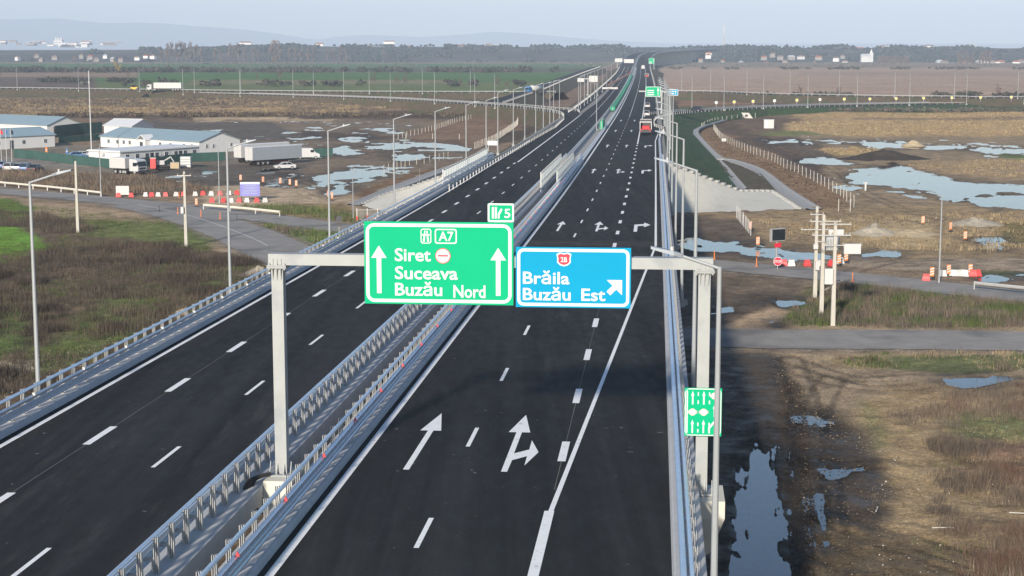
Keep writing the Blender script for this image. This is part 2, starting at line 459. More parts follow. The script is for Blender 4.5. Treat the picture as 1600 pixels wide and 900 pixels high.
# zone polygons in photograph pixels at field level: (outline, albedo, edge softness px, relief m, wetness)
ZONES = [
    (R_(-BIG, 60, BIG, 99), (0.15, 0.125, 0.11), 2, .2, 0),
    (R_(-BIG, 99, 960, 110), (0.05, 0.10, 0.040), 1.0, .1, 0),
    (R_(-BIG, 106.5, 960, 113), (0.055, 0.06, 0.040), 1.5, .3, 0),
    (R_(100, 113, 905, 145), (0.042, 0.098, 0.030), 1.5, .1, 0),
    (R_(100, 128, 880, 144), (0.080, 0.105, 0.045), 3, .1, 0),
    (R_(300, 125, 700, 131), (0.13, 0.12, 0.07), 2.0, .1, 0),
    (R_(-BIG, 113, 215, 121), (0.17, 0.125, 0.10), 1.5, .1, 0),
    (R_(-BIG, 120, 150, 141), (0.085, 0.070, 0.062), 2, .1, 0),
    (R_(-BIG, 141, 470, 152), (0.085, 0.085, 0.055), 2, .1, 0),
    ([(430, 146), (880, 146), (880, 168), (640, 160), (430, 153)], (0.070, 0.052, 0.046), 1.5, .2, 0),
    ([(860, 146), (905, 118), (950, 100), (975, 100), (930, 150), (905, 172), (860, 165)], (0.13, 0.095, 0.075), 2, .2, 0),
    (R_(-BIG, 151, 700, 192), (0.135, 0.100, 0.072), 3, .4, 0),
    (R_(-BIG, 157, 330, 165), (0.10, 0.078, 0.062), 2, .4, 0),
    (R_(-BIG, 166, 560, 179), (0.27, 0.195, 0.110), 3, .4, 0),
    ([(-BIG, 160), (60, 158), (150, 164), (50, 172), (-BIG, 172)], (0.22, 0.17, 0.11), 3, .4, 0),
    ([(40, 155), (200, 154), (330, 158), (200, 161)], (0.17, 0.14, 0.085), 2, .4, 0),
    ([(330, 160), (470, 158), (600, 164), (480, 167)], (0.29, 0.22, 0.13), 2, .4, 0),
    ([(-50, 178), (120, 177), (180, 181), (60, 184), (-50, 184)], (0.20, 0.16, 0.08), 2, .3, 0),
    ([(560, 166), (640, 166), (690, 176), (600, 180)], (0.20, 0.145, 0.09), 2, .4, 0),
    ([(20, 148), (340, 151), (340, 154), (20, 152)], (0.075, 0.085, 0.05), 1.5, .2, 0),
    ([(60, 178), (330, 176), (720, 172), (720, 187), (300, 186), (60, 186)], (0.070, 0.056, 0.047), 2.5, .5, 0),
    ([(300, 184), (420, 183), (520, 187), (520, 191), (300, 190)], (0.30, 0.24, 0.165), 1.5, .4, 0),
    ([(640, 160), (880, 170), (860, 186), (740, 182), (640, 176)], (0.080, 0.092, 0.045), 3, .3, 0),
    ([(360, 190), (640, 189), (780, 215), (760, 262), (600, 300), (470, 310), (380, 300)], (0.135, 0.108, 0.082), 4, .18, .45),
    ([(210, 188), (420, 190), (480, 215), (380, 222), (215, 200)], (0.085, 0.075, 0.068), 2, .12, .5),
    ([(470, 205), (640, 212), (600, 222), (470, 214)], (0.07, 0.055, 0.046), 2, .2, .2),
    ([(640, 205), (735, 183), (840, 196), (835, 218), (760, 226), (640, 222)], (0.135, 0.092, 0.066), 2, .2, 0),
    ([(760, 226), (840, 214), (885, 192), (870, 182), (770, 215), (740, 240)], (0.055, 0.045, 0.038), 2, .3, 0),
    ([(560, 318), (620, 292), (700, 262), (770, 240), (770, 262), (700, 300), (610, 335)], (0.20, 0.19, 0.16), 2, .1, 0),
    ([(545, 310), (610, 285), (700, 253), (760, 236), (750, 246), (700, 264), (620, 293), (560, 320)], (0.115, 0.078, 0.053), 2, .35, 0),
    ([(-BIG, 232), (300, 226), (480, 238), (480, 300), (300, 292), (-BIG, 262)], (0.135, 0.122, 0.105), 3, .08, .2),
    ([(215, 262), (480, 255), (480, 292), (215, 292)], (0.080, 0.070, 0.062), 4, .12, .45),
    ([(-BIG, 230), (40, 247), (150, 243), (140, 262), (-BIG, 252)], (0.15, 0.145, 0.14), 1, .0, 0),
    ([(-BIG, 250), (0, 270), (220, 272), (330, 292), (330, 306), (160, 303), (0, 289), (-BIG, 270)], (0.110, 0.080, 0.056), 2, .3, 0),
    ([(330, 290), (470, 290), (560, 312), (560, 350), (430, 330), (320, 322)], (0.27, 0.22, 0.165), 4, .12, .05),
    ([(440, 312), (540, 320), (575, 352), (430, 334)], (0.145, 0.115, 0.065), 3, .25, 0),
    ([(-BIG, 316), (0, 308), (150, 322), (290, 344), (410, 412), (560, 470), (500, 760), (-BIG, 860)], (0.072, 0.056, 0.042), 3, .35, 0),
    ([(-BIG, 313), (0, 306), (150, 320), (300, 345), (420, 420), (400, 424), (290, 365), (150, 340), (-BIG, 325)], (0.21, 0.165, 0.12), 3, .12, 0),
    ([(-BIG, 318), (0, 312), (60, 322), (45, 350), (-BIG, 350)], (0.075, 0.115, 0.032), 3, .2, 0),
    ([(-BIG, 350), (0, 356), (55, 368), (80, 385), (40, 400), (-BIG, 420)], (0.085, 0.175, 0.028), 4, .15, 0),
    ([(110, 340), (290, 348), (350, 372), (330, 392), (230, 380), (120, 366)], (0.095, 0.115, 0.045), 6, .25, 0),
    ([(180, 455), (330, 435), (430, 440), (370, 480), (250, 505), (120, 560), (40, 590), (60, 540)], (0.082, 0.105, 0.040), 8, .25, 0),
    ([(-BIG, 480), (20, 480), (60, 520), (0, 560), (-BIG, 560)], (0.07, 0.10, 0.035), 8, .25, 0),
    ([(-50, 575), (25, 562), (65, 560), (60, 578), (10, 590), (-50, 600)], (0.34, 0.30, 0.24), 3, .1, 0),
    ([(222, 508), (245, 500), (262, 502), (240, 512)], (0.42, 0.39, 0.33), 2, .1, 0),
    ([(275, 482), (290, 474), (300, 480), (280, 492)], (0.34, 0.27, 0.18), 2, .2, 0),
    ([(395, 350), (560, 352), (560, 372), (500, 385), (430, 362)], (0.080, 0.100, 0.045), 3, .25, 0),
    # right side
    (R_(1035, 96, BIG, 107), (0.15, 0.125, 0.105), 1.5, .1, 0),
    (R_(1030, 106, BIG, 151), (0.24, 0.180, 0.145), 1.5, .1, 0),
    (R_(1250, 112, BIG, 118), (0.20, 0.155, 0.125), 3, .1, 0),
    (R_(1040, 150, BIG, 166), (0.070, 0.050, 0.044), 1.0, .2, 0),
    (R_(1060, 151, 1180, 166), (0.15, 0.100, 0.070), 2.0, .2, 0),
    (R_(1060, 166, BIG, 177), (0.055, 0.070, 0.038), 1.5, .2, 0),
    ([(1235, 180), (1300, 175), (BIG, 171), (BIG, 186), (1235, 188)], (0.26, 0.190, 0.105), 2, .3, 0),
    ([(1330, 184), (BIG, 180), (BIG, 192), (1330, 191)], (0.13, 0.10, 0.075), 2, .2, 0),
    ([(1100, 190), (1160, 180), (1255, 184), (1250, 215), (1180, 215)], (0.098, 0.074, 0.058), 3, .2, .1),
    ([(1225, 191), (1350, 187), (BIG, 185), (BIG, 216), (1300, 213), (1225, 206)], (0.265, 0.195, 0.115), 2.5, .2, 0),
    ([(1160, 208), (1260, 203), (1300, 212), (1200, 216)], (0.10, 0.115, 0.05), 2.5, .2, 0),
    ([(1150, 214), (1400, 213), (BIG, 214), (BIG, 335), (1400, 345), (1250, 300)], (0.185, 0.145, 0.10), 3, .2, .35),
    ([(1150, 215), (1240, 214), (1330, 240), (1240, 262), (1180, 245)], (0.095, 0.075, 0.060), 3, .2, .3),
    ([(1270, 231), (1350, 229), (1400, 240), (1300, 243)], (0.22, 0.17, 0.09), 2, .3, 0),
    ([(1395, 252), (1500, 250), (BIG, 245), (BIG, 282), (1560, 284), (1470, 270)], (0.20, 0.155, 0.105), 3, .2, .1),
    ([(1560, 238), (1620, 240), (1620, 250), (1560, 247)], (0.10, 0.13, 0.05), 2, .2, 0),
    ([(1085, 206), (1112, 190), (1160, 192), (1250, 245), (1330, 312), (1340, 335), (1270, 330), (1190, 262), (1125, 245)], (0.150, 0.104, 0.070), 2, .3, 0),
    ([(1100, 196), (1150, 190), (1230, 230), (1300, 275), (1290, 285), (1200, 240)], (0.075, 0.058, 0.048), 3, .25, .1),
    ([(1040, 333), (1260, 330), (1420, 320), (BIG, 320), (BIG, 420), (1300, 415), (1040, 400)], (0.20, 0.155, 0.10), 3, .25, .1),
    ([(1040, 333), (1150, 340), (1190, 380), (1180, 480), (1040, 520)], (0.095, 0.078, 0.064), 5, .12, .35),  # ground right of the bridge, with the bridge's shade put into the colour
    ([(1310, 345), (1440, 335), (1480, 385), (1330, 392)], (0.27, 0.215, 0.135), 4, .3, 0),
    ([(1560, 350), (BIG, 340), (BIG, 392), (1560, 385)], (0.13, 0.11, 0.055), 4, .3, 0),
    ([(1180, 395), (1480, 402), (BIG, 420), (BIG, 440), (1480, 425), (1180, 416)], (0.205, 0.170, 0.135), 3, .06, .25),
    ([(1150, 425), (1280, 432), (1240, 470), (1230, 515), (1100, 520), (1100, 440)], (0.105, 0.085, 0.068), 4, .08, .22),
    ([(1225, 480), (1262, 455), (1310, 440), (1450, 452), (BIG, 485), (BIG, 512), (1250, 512)], (0.085, 0.085, 0.045), 4, .3, 0),
    ([(1225, 490), (1290, 500), (1400, 508), (BIG, 508), (BIG, 517), (1230, 517)], (0.19, 0.155, 0.11), 3, .1, 0),
    ([(1470, 420), (1600, 428), (BIG, 445), (BIG, 462), (1470, 435)], (0.09, 0.10, 0.05), 3, .2, 0),
    ([(1100, 560), (1110, 520), (1160, 500), (1205, 474), (1228, 486), (1198, 515), (1190, 560)], (0.29, 0.225, 0.165), 3, .1, 0),
    ([(1180, 542), (BIG, 548), (BIG, 600), (1400, 640), (1330, 700), (1180, 640)], (0.215, 0.175, 0.13), 5, .10, .1),
    ([(1280, 556), (1400, 550), (BIG, 550), (BIG, 565), (1300, 572)], (0.22, 0.18, 0.115), 3, .2, 0),
    ([(1390, 556), (1470, 552), (BIG, 556), (BIG, 572), (1450, 580), (1385, 574)], (0.085, 0.098, 0.05), 3, .25, 0),
    ([(1345, 640), (1420, 600), (BIG, 590), (BIG, 1500), (1420, 1500), (1370, 800)], (0.185, 0.145, 0.095), 7, .3, 0),
    ([(1340, 640), (1400, 605), (1490, 600), (1470, 640), (1440, 700), (1450, 800), (1380, 830), (1350, 720)], (0.215, 0.168, 0.108), 12, .28, 0),
    ([(1470, 640), (BIG, 620), (BIG, 720), (1500, 720)], (0.100, 0.110, 0.055), 12, .3, 0),
    ([(1480, 690), (BIG, 700), (BIG, 770), (1500, 760)], (0.12, 0.083, 0.062), 10, .3, 0),
    ([(1345, 630), (1365, 635), (1375, 700), (1362, 700)], (0.12, 0.125, 0.065), 8, .2, 0),
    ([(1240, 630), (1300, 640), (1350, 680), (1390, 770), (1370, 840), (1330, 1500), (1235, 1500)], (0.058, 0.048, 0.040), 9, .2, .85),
    ([(1250, 800), (1380, 830), (1560, 860), (BIG, 930), (BIG, 1500), (1240, 1500)], (0.105, 0.082, 0.055), 10, .3, .5),
    ([(1080, 545), (1230, 555), (1245, 1500), (1000, 1500), (560, 1500), (560, 430), (1040, 420)], (0.058, 0.050, 0.044), 8, .06, .8),  # dark wet soil under the bridge, colour darkened further for the bridge shadow
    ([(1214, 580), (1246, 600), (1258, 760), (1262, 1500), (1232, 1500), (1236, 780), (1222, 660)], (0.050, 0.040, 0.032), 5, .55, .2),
]

ROAD_A = [(-900, 232), (-300, 272), (0, 298), (150, 311), (300, 326), (420, 341), (520, 354), (640, 369), (800, 386), (1000, 403), (1120, 414), (1250, 426), (1400, 441), (1600, 463), (1900, 492), (2600, 560)]
ROAD_B = [(215, 319), (300, 338), (380, 366), (450, 398), (560, 438), (760, 488), (980, 520), (1190, 529), (1400, 530), (1620, 533), (2000, 540), (2800, 556)]

def smooth_line(pts, n=8):
    """Catmull-Rom through world points"""
    P = [Vector(p) for p in pts]
    P = [P[0] * 2 - P[1]] + P + [P[-1] * 2 - P[-2]]
    out = []
    for i in range(1, len(P) - 2):
        a, b, c, d = P[i - 1:i + 3]
        for k in range(n):
            t = k / n
            out.append(0.5 * ((2 * b) + (c - a) * t + (2 * a - 5 * b + 4 * c - d) * t * t + (3 * b - a - 3 * c + d) * t ** 3))
    out.append(P[-2])
    return out

def poly_sd(px, py, poly):
    """signed distance (positive inside) in pixels, vertical distances counted three times"""
    sx, sy = 1.0 / 3.0, 1.0
    x, y = px * sx, py * sy
    inside = np.zeros(x.shape, bool)
    d2 = np.full(x.shape, 1e18)
    n = len(poly)
    for i in range(n):
        x0, y0 = poly[i][0] * sx, poly[i][1] * sy
        x1, y1 = poly[(i + 1) % n][0] * sx, poly[(i + 1) % n][1] * sy
        ex, ey = x1 - x0, y1 - y0
        L2 = ex * ex + ey * ey + 1e-9
        t = np.clip(((x - x0) * ex + (y - y0) * ey) / L2, 0, 1)
        d2 = np.minimum(d2, (x - x0 - t * ex) ** 2 + (y - y0 - t * ey) ** 2)
        cond = ((y0 > y) != (y1 > y))
        xi = x0 + (y - y0) / (ey if abs(ey) > 1e-9 else 1e-9) * ex
        inside ^= cond & (x < xi)
    d = np.sqrt(d2)
    return np.where(inside, d, -d)

def sstep(a, b, x):
    t = np.clip((x - a) / (b - a), 0, 1)
    return t * t * (3 - 2 * t)

_rows = np.concatenate([[73.2, 74, 75, 76, 77, 78], np.arange(79, 130, .85), np.arange(130, 340, 1.0), np.arange(340, 905, 1.7), [930, 980, 1060, 1200]])
_cols = np.concatenate([[-30000, -16000, -9000, -5000, -3000, -1800, -1000, -600, -350, -200, -100, -50], np.arange(-20, 1622, 2.0), [1650, 1700, 1800, 1950, 2200, 2600, 3400, 4600, 6600, 10500, 17600, 31600]])
PX, PY = np.meshgrid(_cols, _rows)
_u, _v = (PX - 800) / F_PX, (450 - PY) / F_PX
_dz = -SP + _v * CP
_t = -CAM_H / _dz
GX, GY = _u * _t, (CP + _v * SP) * _t
# rows below the frame and behind the camera
ex = [(GX[-1], np.full(len(_cols), yy), PX[-1], np.full(len(_cols), 1300.)) for yy in (30., 0., -150.)]
GX = np.vstack([GX] + [e[0][None] for e in ex]); GY = np.vstack([GY] + [e[1][None] for e in ex])
PX = np.vstack([PX] + [e[2][None] for e in ex]); PY = np.vstack([PY] + [e[3][None] for e in ex])

def zone_fields(PX, PY, GX, GY):
    wx = (fbm(GX / 9, GY / 14, 3) - .5) * 40 + (fbm(GX / 2.2, GY / 3.5, 5) - .5) * 14
    far = np.clip((PY - 72) / 200, .12, 1.4)
    wy = ((fbm(GX / 12, GY / 18, 11) - .5) * 16 + (fbm(GX / 2.5, GY / 4, 13) - .5) * 6) * far
    qx, qy = PX + wx * np.clip(far, .3, 1), PY + wy
    col = np.empty(PX.shape + (3,)); col[:] = (0.15, 0.118, 0.088)
    amp = np.full(PX.shape, .15); wet = np.zeros(PX.shape)
    for poly, c, soft, a, w_ in ZONES:
        ys = [p[1] for p in poly]; xs = [p[0] for p in poly]
        m = (qy > min(ys) - 4 * soft - 2) & (qy < max(ys) + 4 * soft + 2) & (qx > min(xs) - 12 * soft - 6) & (qx < max(xs) + 12 * soft + 6)
        if not m.any():
            continue
        sd = poly_sd(qx[m], qy[m], poly)
        k = sstep(-soft, soft, sd)
        col[m] = col[m] * (1 - k[:, None]) + np.array(c) * k[:, None]
        amp[m] = amp[m] * (1 - k) + a * k
        wet[m] = wet[m] * (1 - k) + w_ * k
    return col, amp, wet

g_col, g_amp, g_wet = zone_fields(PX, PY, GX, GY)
g_col *= np.array([1.58, 1.49, 1.33])
# relief: lumps, then hollows for the puddles, flat under the roads
relief = (fbm(GX / 1.6, GY / 1.6, 21, 3) - .5) * 1.3 + (fbm(GX / 7, GY / 7, 23, 3) - .5) * 1.4
GZ = relief * g_amp
dist_fade = np.clip(700 / np.maximum(GY, 1), .0, 1)
GZ *= np.where(GY > 700, dist_fade, 1)
GZ -= 0.10 * g_amp
GZ = np.maximum(GZ, -0.075)
_small = g_wet * sstep(.60, .70, fbm(GX / 5.5, GY / 9, 91, 4)) * (GY > 150)
GZ = GZ * (1 - np.clip(_small * 2.2, 0, 1)) - .17 * np.clip(_small * 2.2, 0, 1)
for p in PUDDLES:
    ys = [q[1] for q in p]; xs = [q[0] for q in p]
    m = (PY > min(ys) - 20) & (PY < max(ys) + 20) & (PX > min(xs) - 60) & (PX < max(xs) + 60)
    if not m.any():
        continue
    sc_ = np.clip((np.mean(ys) - 72) / 200, .35, 2.2)
    sd = poly_sd(PX[m], PY[m], p) + (fbm(GX[m] / 4.5, GY[m] / 7, 31, 5) - .5) * 15 * sc_
    if min(ys) > 660 and max(ys) > 800: sd = poly_sd(PX[m], PY[m], p) + (fbm(GX[m] / .4 - GY[m] * .33, GY[m] / 14, 33, 4) - .5) * 22 + (fbm(GX[m] / .8, GY[m] / 2, 35, 4) - .5) * 12
    k = sstep(-1.5 * sc_, 2.5 * sc_, sd)
    GZ[m] = GZ[m] * (1 - k) + (-0.20 + (fbm(GX[m] / 1.8, GY[m] / 3, 37, 4) - .5) * .34) * k
    rim = np.exp(-(sd / (4.5 * sc_)) ** 2) * .85
    g_col[m] *= (1 - .5 * rim)[:, None]
    g_wet[m] = np.maximum(g_wet[m], rim)

def near_line(line, half, soft):
    pts = smooth_line([g(*p) for p in line], 4)
    d = np.full(GX.shape, 1e9)
    for a, b in zip(pts[:-1], pts[1:]):
        ex_, ey_ = b.x - a.x, b.y - a.y
        m = (np.abs(GX - (a.x + b.x) / 2) < abs(ex_) + half + soft + 5) & (np.abs(GY - (a.y + b.y) / 2) < abs(ey_) + half + soft + 5)
        if not m.any():
            continue
        t = np.clip(((GX[m] - a.x) * ex_ + (GY[m] - a.y) * ey_) / (ex_ * ex_ + ey_ * ey_ + 1e-6), 0, 1)
        d[m] = np.minimum(d[m], np.hypot(GX[m] - a.x - t * ex_, GY[m] - a.y - t * ey_))
    return d
for line, half in ((ROAD_A, 4.2), (ROAD_B, 4.6)):
    d = near_line(line, half, 3)
    k = sstep(half + 2.5, half + .6, d)
    GZ = GZ * (1 - k) - 0.06 * k
    k2 = sstep(half + 1.9, half + .2, d + (fbm(GX / 3, GY / 3, 61) - .5) * 2.5)[..., None] * .75
    g_col = g_col * (1 - k2) + np.array((0.21, 0.18, 0.145)) * k2
    g_wet = g_wet * (1 - k2[..., 0])

# wheel tracks pressed into the mud
TRACKS = [[(1236, 560), (1262, 640), (1282, 720), (1296, 900)], [(1300, 590), (1268, 660), (1262, 760), (1270, 930)], [(1250, 790), (1330, 822), (1440, 850), (1620, 905)], [(1250, 815), (1320, 845), (1420, 880), (1560, 930)],
          [(1245, 840), (1300, 868), (1380, 910)], [(1230, 560), (1330, 590), (1450, 588), (1640, 596)], [(1230, 572), (1330, 602), (1420, 604), (1480, 596)], [(1190, 404), (1300, 415), (1380, 412), (1500, 417), (1640, 430)],
          [(1310, 432), (1360, 415), (1440, 405), (1600, 408)], [(300, 268), (380, 266), (450, 276), (520, 300)], [(320, 276), (400, 276), (450, 290)], [(225, 285), (330, 284), (440, 292), (500, 312)], [(1180, 218), (1230, 240), (1300, 262), (1350, 300), (1420, 330)], [(1195, 216), (1250, 236), (1320, 258)],
          [(1420, 330), (1500, 345), (1620, 352)], [(1300, 335), (1420, 345), (1560, 362), (1640, 365)]]
_tn, _tm = (fbm(GX / 1.5, GY / 1.5, 71) - .5) * .5, .35 + .65 * (fbm(GX / 8, GY / 8, 73) > .42)
for line in TRACKS:
    d = near_line(line, 1.5, 2)
    m = d < 3
    k = np.zeros(GX.shape)
    k[m] = sstep(.42, .12, np.abs(d[m] - .95) + _tn[m]) * _tm[m]
    g_col = g_col * (1 - .38 * k[..., None])
    g_wet = np.maximum(g_wet, .55 * k)
    GZ = np.where(GZ > -.085, np.maximum(GZ - .15 * k * (GY < 260), -.085), GZ)

gm = bpy.data.materials.new('ground_soil')
gm.use_nodes = True
MATS['ground_soil'] = gm
N, L = gm.node_tree.nodes, gm.node_tree.links
bs = N['Principled BSDF']
bs.inputs['Specular IOR Level'].default_value = .1
geo = N.new('ShaderNodeNewGeometry')
ac = N.new('ShaderNodeAttribute'); ac.attribute_name = 'tint'
ap = N.new('ShaderNodeAttribute'); ap.attribute_name = 'props'
def noise_node(scale, detail=6, rough=.65, stretch=None):
    n = N.new('ShaderNodeTexNoise')
    n.inputs['Scale'].default_value = scale
    n.inputs['Detail'].default_value = detail
    n.inputs['Roughness'].default_value = rough
    if stretch:
        mp = N.new('ShaderNodeMapping')
        mp.inputs['Scale'].default_value = stretch
        L.new(geo.outputs['Position'], mp.inputs['Vector'])
        L.new(mp.outputs[0], n.inputs['Vector'])
    else:
        L.new(geo.outputs['Position'], n.inputs['Vector'])
    return n
def rng_node(src, a, b, lo, hi):
    r = N.new('ShaderNodeMapRange')
    for nm, v in (('From Min', a), ('From Max', b), ('To Min', lo), ('To Max', hi)):
        r.inputs[nm].default_value = v
    L.new(src, r.inputs['Value'])
    return r.outputs[0]
def math_node(op, a, b):
    m = N.new('ShaderNodeMath'); m.operation = op
    for i, s_ in enumerate((a, b)):
        if isinstance(s_, (int, float)): m.inputs[i].default_value = s_
        else: L.new(s_, m.inputs[i])
    return m.outputs[0]
n_big, n_mid, n_fine, n_grit = noise_node(.03, 5), noise_node(.35, 6, .7), noise_node(3.5, 5, .75), noise_node(11., 3, .8)
f_ = math_node('MULTIPLY', rng_node(n_big.outputs['Fac'], .3, .7, .82, 1.18), rng_node(n_mid.outputs['Fac'], .28, .72, .52, 1.52))
f_ = math_node('MULTIPLY', f_, rng_node(n_fine.outputs['Fac'], .28, .72, .50, 1.55))
f_ = math_node('MULTIPLY', f_, rng_node(n_grit.outputs['Fac'], .3, .7, .62, 1.42))
sepp = N.new('ShaderNodeSeparateColor')
L.new(ap.outputs['Color'], sepp.inputs[0])
n_wet = noise_node(.55, 5, .6)
wetf = math_node('MULTIPLY', sepp.outputs[0], rng_node(n_wet.outputs['Fac'], .40, .62, 0, 1))
f_ = math_node('MULTIPLY', f_, rng_node(wetf, 0, 1, 1, .55))
vm = N.new('ShaderNodeVectorMath'); vm.operation = 'SCALE'
L.new(ac.outputs['Color'], vm.inputs[0]); L.new(f_, vm.inputs['Scale'])
n_dry, n_clod = noise_node(.8, 8, .72), noise_node(.22, 7, .7)
drym = math_node('MULTIPLY', rng_node(n_dry.outputs['Fac'], .52, .64, 0, .55), rng_node(sepp.outputs[0], 0, .6, 1, .35))
mxd = N.new('ShaderNodeMix'); mxd.data_type = 'RGBA'
L.new(drym, mxd.inputs['Factor']); L.new(vm.outputs[0], mxd.inputs['A'])
vm2 = N.new('ShaderNodeVectorMath'); vm2.operation = 'MULTIPLY_ADD'
L.new(vm.outputs[0], vm2.inputs[0]); vm2.inputs[1].default_value = (1.25, 1.15, 1.0); vm2.inputs[2].default_value = (.075, .056, .03)
L.new(vm2.outputs[0], mxd.inputs['B'])
mxc = N.new('ShaderNodeMix'); mxc.data_type = 'RGBA'
L.new(rng_node(n_clod.outputs['Fac'], .54, .64, 0, .5), mxc.inputs['Factor']); L.new(mxd.outputs['Result'], mxc.inputs['A'])
vm3 = N.new('ShaderNodeVectorMath'); vm3.operation = 'MULTIPLY'
L.new(vm.outputs[0], vm3.inputs[0]); vm3.inputs[1].default_value = (.55, .52, .5)
L.new(vm3.outputs[0], mxc.inputs['B'])
L.new(mxc.outputs['Result'], bs.inputs['Base Color'])
L.new(rng_node(wetf, 0, 1, .95, .42), bs.inputs['Roughness'])
L.new(rng_node(wetf, 0, 1, .06, .28), bs.inputs['Specular IOR Level'])
bmp = N.new('ShaderNodeBump'); bmp.inputs['Strength'].default_value = .55; bmp.inputs['Distance'].default_value = .12
hsum = math_node('ADD', n_fine.outputs['Fac'], math_node('MULTIPLY', n_mid.outputs['Fac'], 2.0))
L.new(hsum, bmp.inputs['Height'])
L.new(bmp.outputs[0], bs.inputs['Normal'])

nr, nc = GX.shape
_idx = np.arange(nr * nc).reshape(nr, nc)
_fc = np.stack([_idx[1:, :-1], _idx[1:, 1:], _idx[:-1, 1:], _idx[:-1, :-1]], -1).reshape(-1, 4)
props = np.stack([g_wet, g_wet * 0, g_wet * 0], -1)
ground = np_mesh('ground', np.stack([GX, GY, GZ], -1).reshape(-1, 3), _fc, 'ground_soil',
                 {'tint': g_col.reshape(-1, 3), 'props': props.reshape(-1, 3)}, smooth=True)
tag(ground, kind='structure')

# ------------------------------------------------------------------ puddles
wm = bpy.data.materials.new('puddle_water')
wm.use_nodes = True
MATS['puddle_water'] = wm
N, L = wm.node_tree.nodes, wm.node_tree.links
N.remove(N['Principled BSDF'])
_fr = N.new('ShaderNodeFresnel'); _fr.inputs['IOR'].default_value = 1.62
_tr = N.new('ShaderNodeBsdfTransparent'); _tr.inputs['Color'].default_value = (0.52, 0.50, 0.47, 1)
_gl = N.new('ShaderNodeBsdfGlossy'); _gl.inputs['Roughness'].default_value = .04
_gl.inputs['Color'].default_value = (1, 1, 1, 1)
_mx = N.new('ShaderNodeMixShader')
_ng = N.new('ShaderNodeNewGeometry')
_nn = N.new('ShaderNodeTexNoise'); _nn.inputs['Scale'].default_value = 1.6; _nn.inputs['Detail'].default_value = 3
_bp = N.new('ShaderNodeBump'); _bp.inputs['Strength'].default_value = .12; _bp.inputs['Distance'].default_value = .02
L.new(_ng.outputs['Position'], _nn.inputs['Vector']); L.new(_nn.outputs['Fac'], _bp.inputs['Height'])
L.new(_bp.outputs[0], _gl.inputs['Normal'])
L.new(_fr.outputs[0], _mx.inputs[0]); L.new(_tr.outputs[0], _mx.inputs[1]); L.new(_gl.outputs[0], _mx.inputs[2])
L.new(_mx.outputs[0], N['Material Output'].inputs['Surface'])
for i_p, p in enumerate(PUDDLES):
    c = Vector((sum(q[0] for q in p) / len(p), sum(q[1] for q in p) / len(p)))
    pts = []
    for q in p:
        dx, dy = q[0] - c.x, q[1] - c.y
        e = 1.45
        w_ = g(c.x + dx * e + math.copysign(14, dx), c.y + dy * e + math.copysign(min(9, 2 + (c.y - 72) / 40), dy))
        pts.append((w_.x, w_.y, -0.096 - .001 * i_p))
    o = MB().poly(pts).build('puddle', wm)
    if o.data.polygons[0].normal.z < 0:
        o.data.flip_normals()
    tag(o, kind='structure')
for nm, poly in (('standing_water', [(300, 185), (790, 185), (790, 260), (610, 300), (480, 312), (300, 296), (200, 262)]), ('standing_water', [(1130, 212), (2400, 212), (2400, 345), (1400, 350), (1260, 318)]), ('standing_water', [(1060, 336), (2400, 360), (2400, 430), (1240, 470), (1100, 520)])):
    o = MB().poly([g(x, y, -.130) for x, y in poly]).build(nm, wm)
    o.location.z = -.002 * len([q for q in bpy.data.objects if q.name.startswith('standing_water')])
    if o.data.polygons[0].normal.z < 0: o.data.flip_normals()
    tag(o, kind='structure')

# ------------------------------------------------------------------ local roads at field level
am = mat('old_asphalt', (0.27, 0.258, 0.24), 0.9, 0, 0.20, 0.35, 0.15, 25, dark=((0.165, 0.162, 0.158), 0.14, 0.52), spec=.2)
def flat_road(name, line, width, z, label=None):
    pts = smooth_line([g(*p) for p in line], 14)
    mb = MB()
    L_, R2 = [], []
    for i, p in enumerate(pts):
        a, b = pts[max(i - 1, 0)], pts[min(i + 1, len(pts) - 1)]
        t = (b - a).normalized()
        nn = Vector((-t.y, t.x, 0))
        j1 = random.uniform(-.18, .18); j2 = random.uniform(-.18, .18)
        L_.append((p + nn * (width / 2 + j1)).to_tuple()[:2] + (z,))
        R2.append((p - nn * (width / 2 + j2)).to_tuple()[:2] + (z,))
    mb.loft([L_, R2], closed=False)
    o = mb.build(name, am)
    if o.data.polygons[0].normal.z < 0:
        o.data.flip_normals()
    return tag(o, kind='structure'), pts
flat_road('local_road', ROAD_A, 7.6, 0.0)
_o, RB_PTS = flat_road('access_road', ROAD_B, 9.4, 0.006)
_cl = [p for p in RB_PTS if p.y > 150 and p.x < -30]
_rows = []
for a_, b_ in zip(_cl[:-1], _cl[1:]):
    t_ = (b_ - a_).normalized(); n_ = Vector((-t_.y, t_.x, 0)) * .045
    _rows.append([(a_ + n_).to_tuple()[:2] + (.012,), (a_ - n_).to_tuple()[:2] + (.012,)])
MB().loft(_rows, False).build('centre_line', 'road_paint', _o)

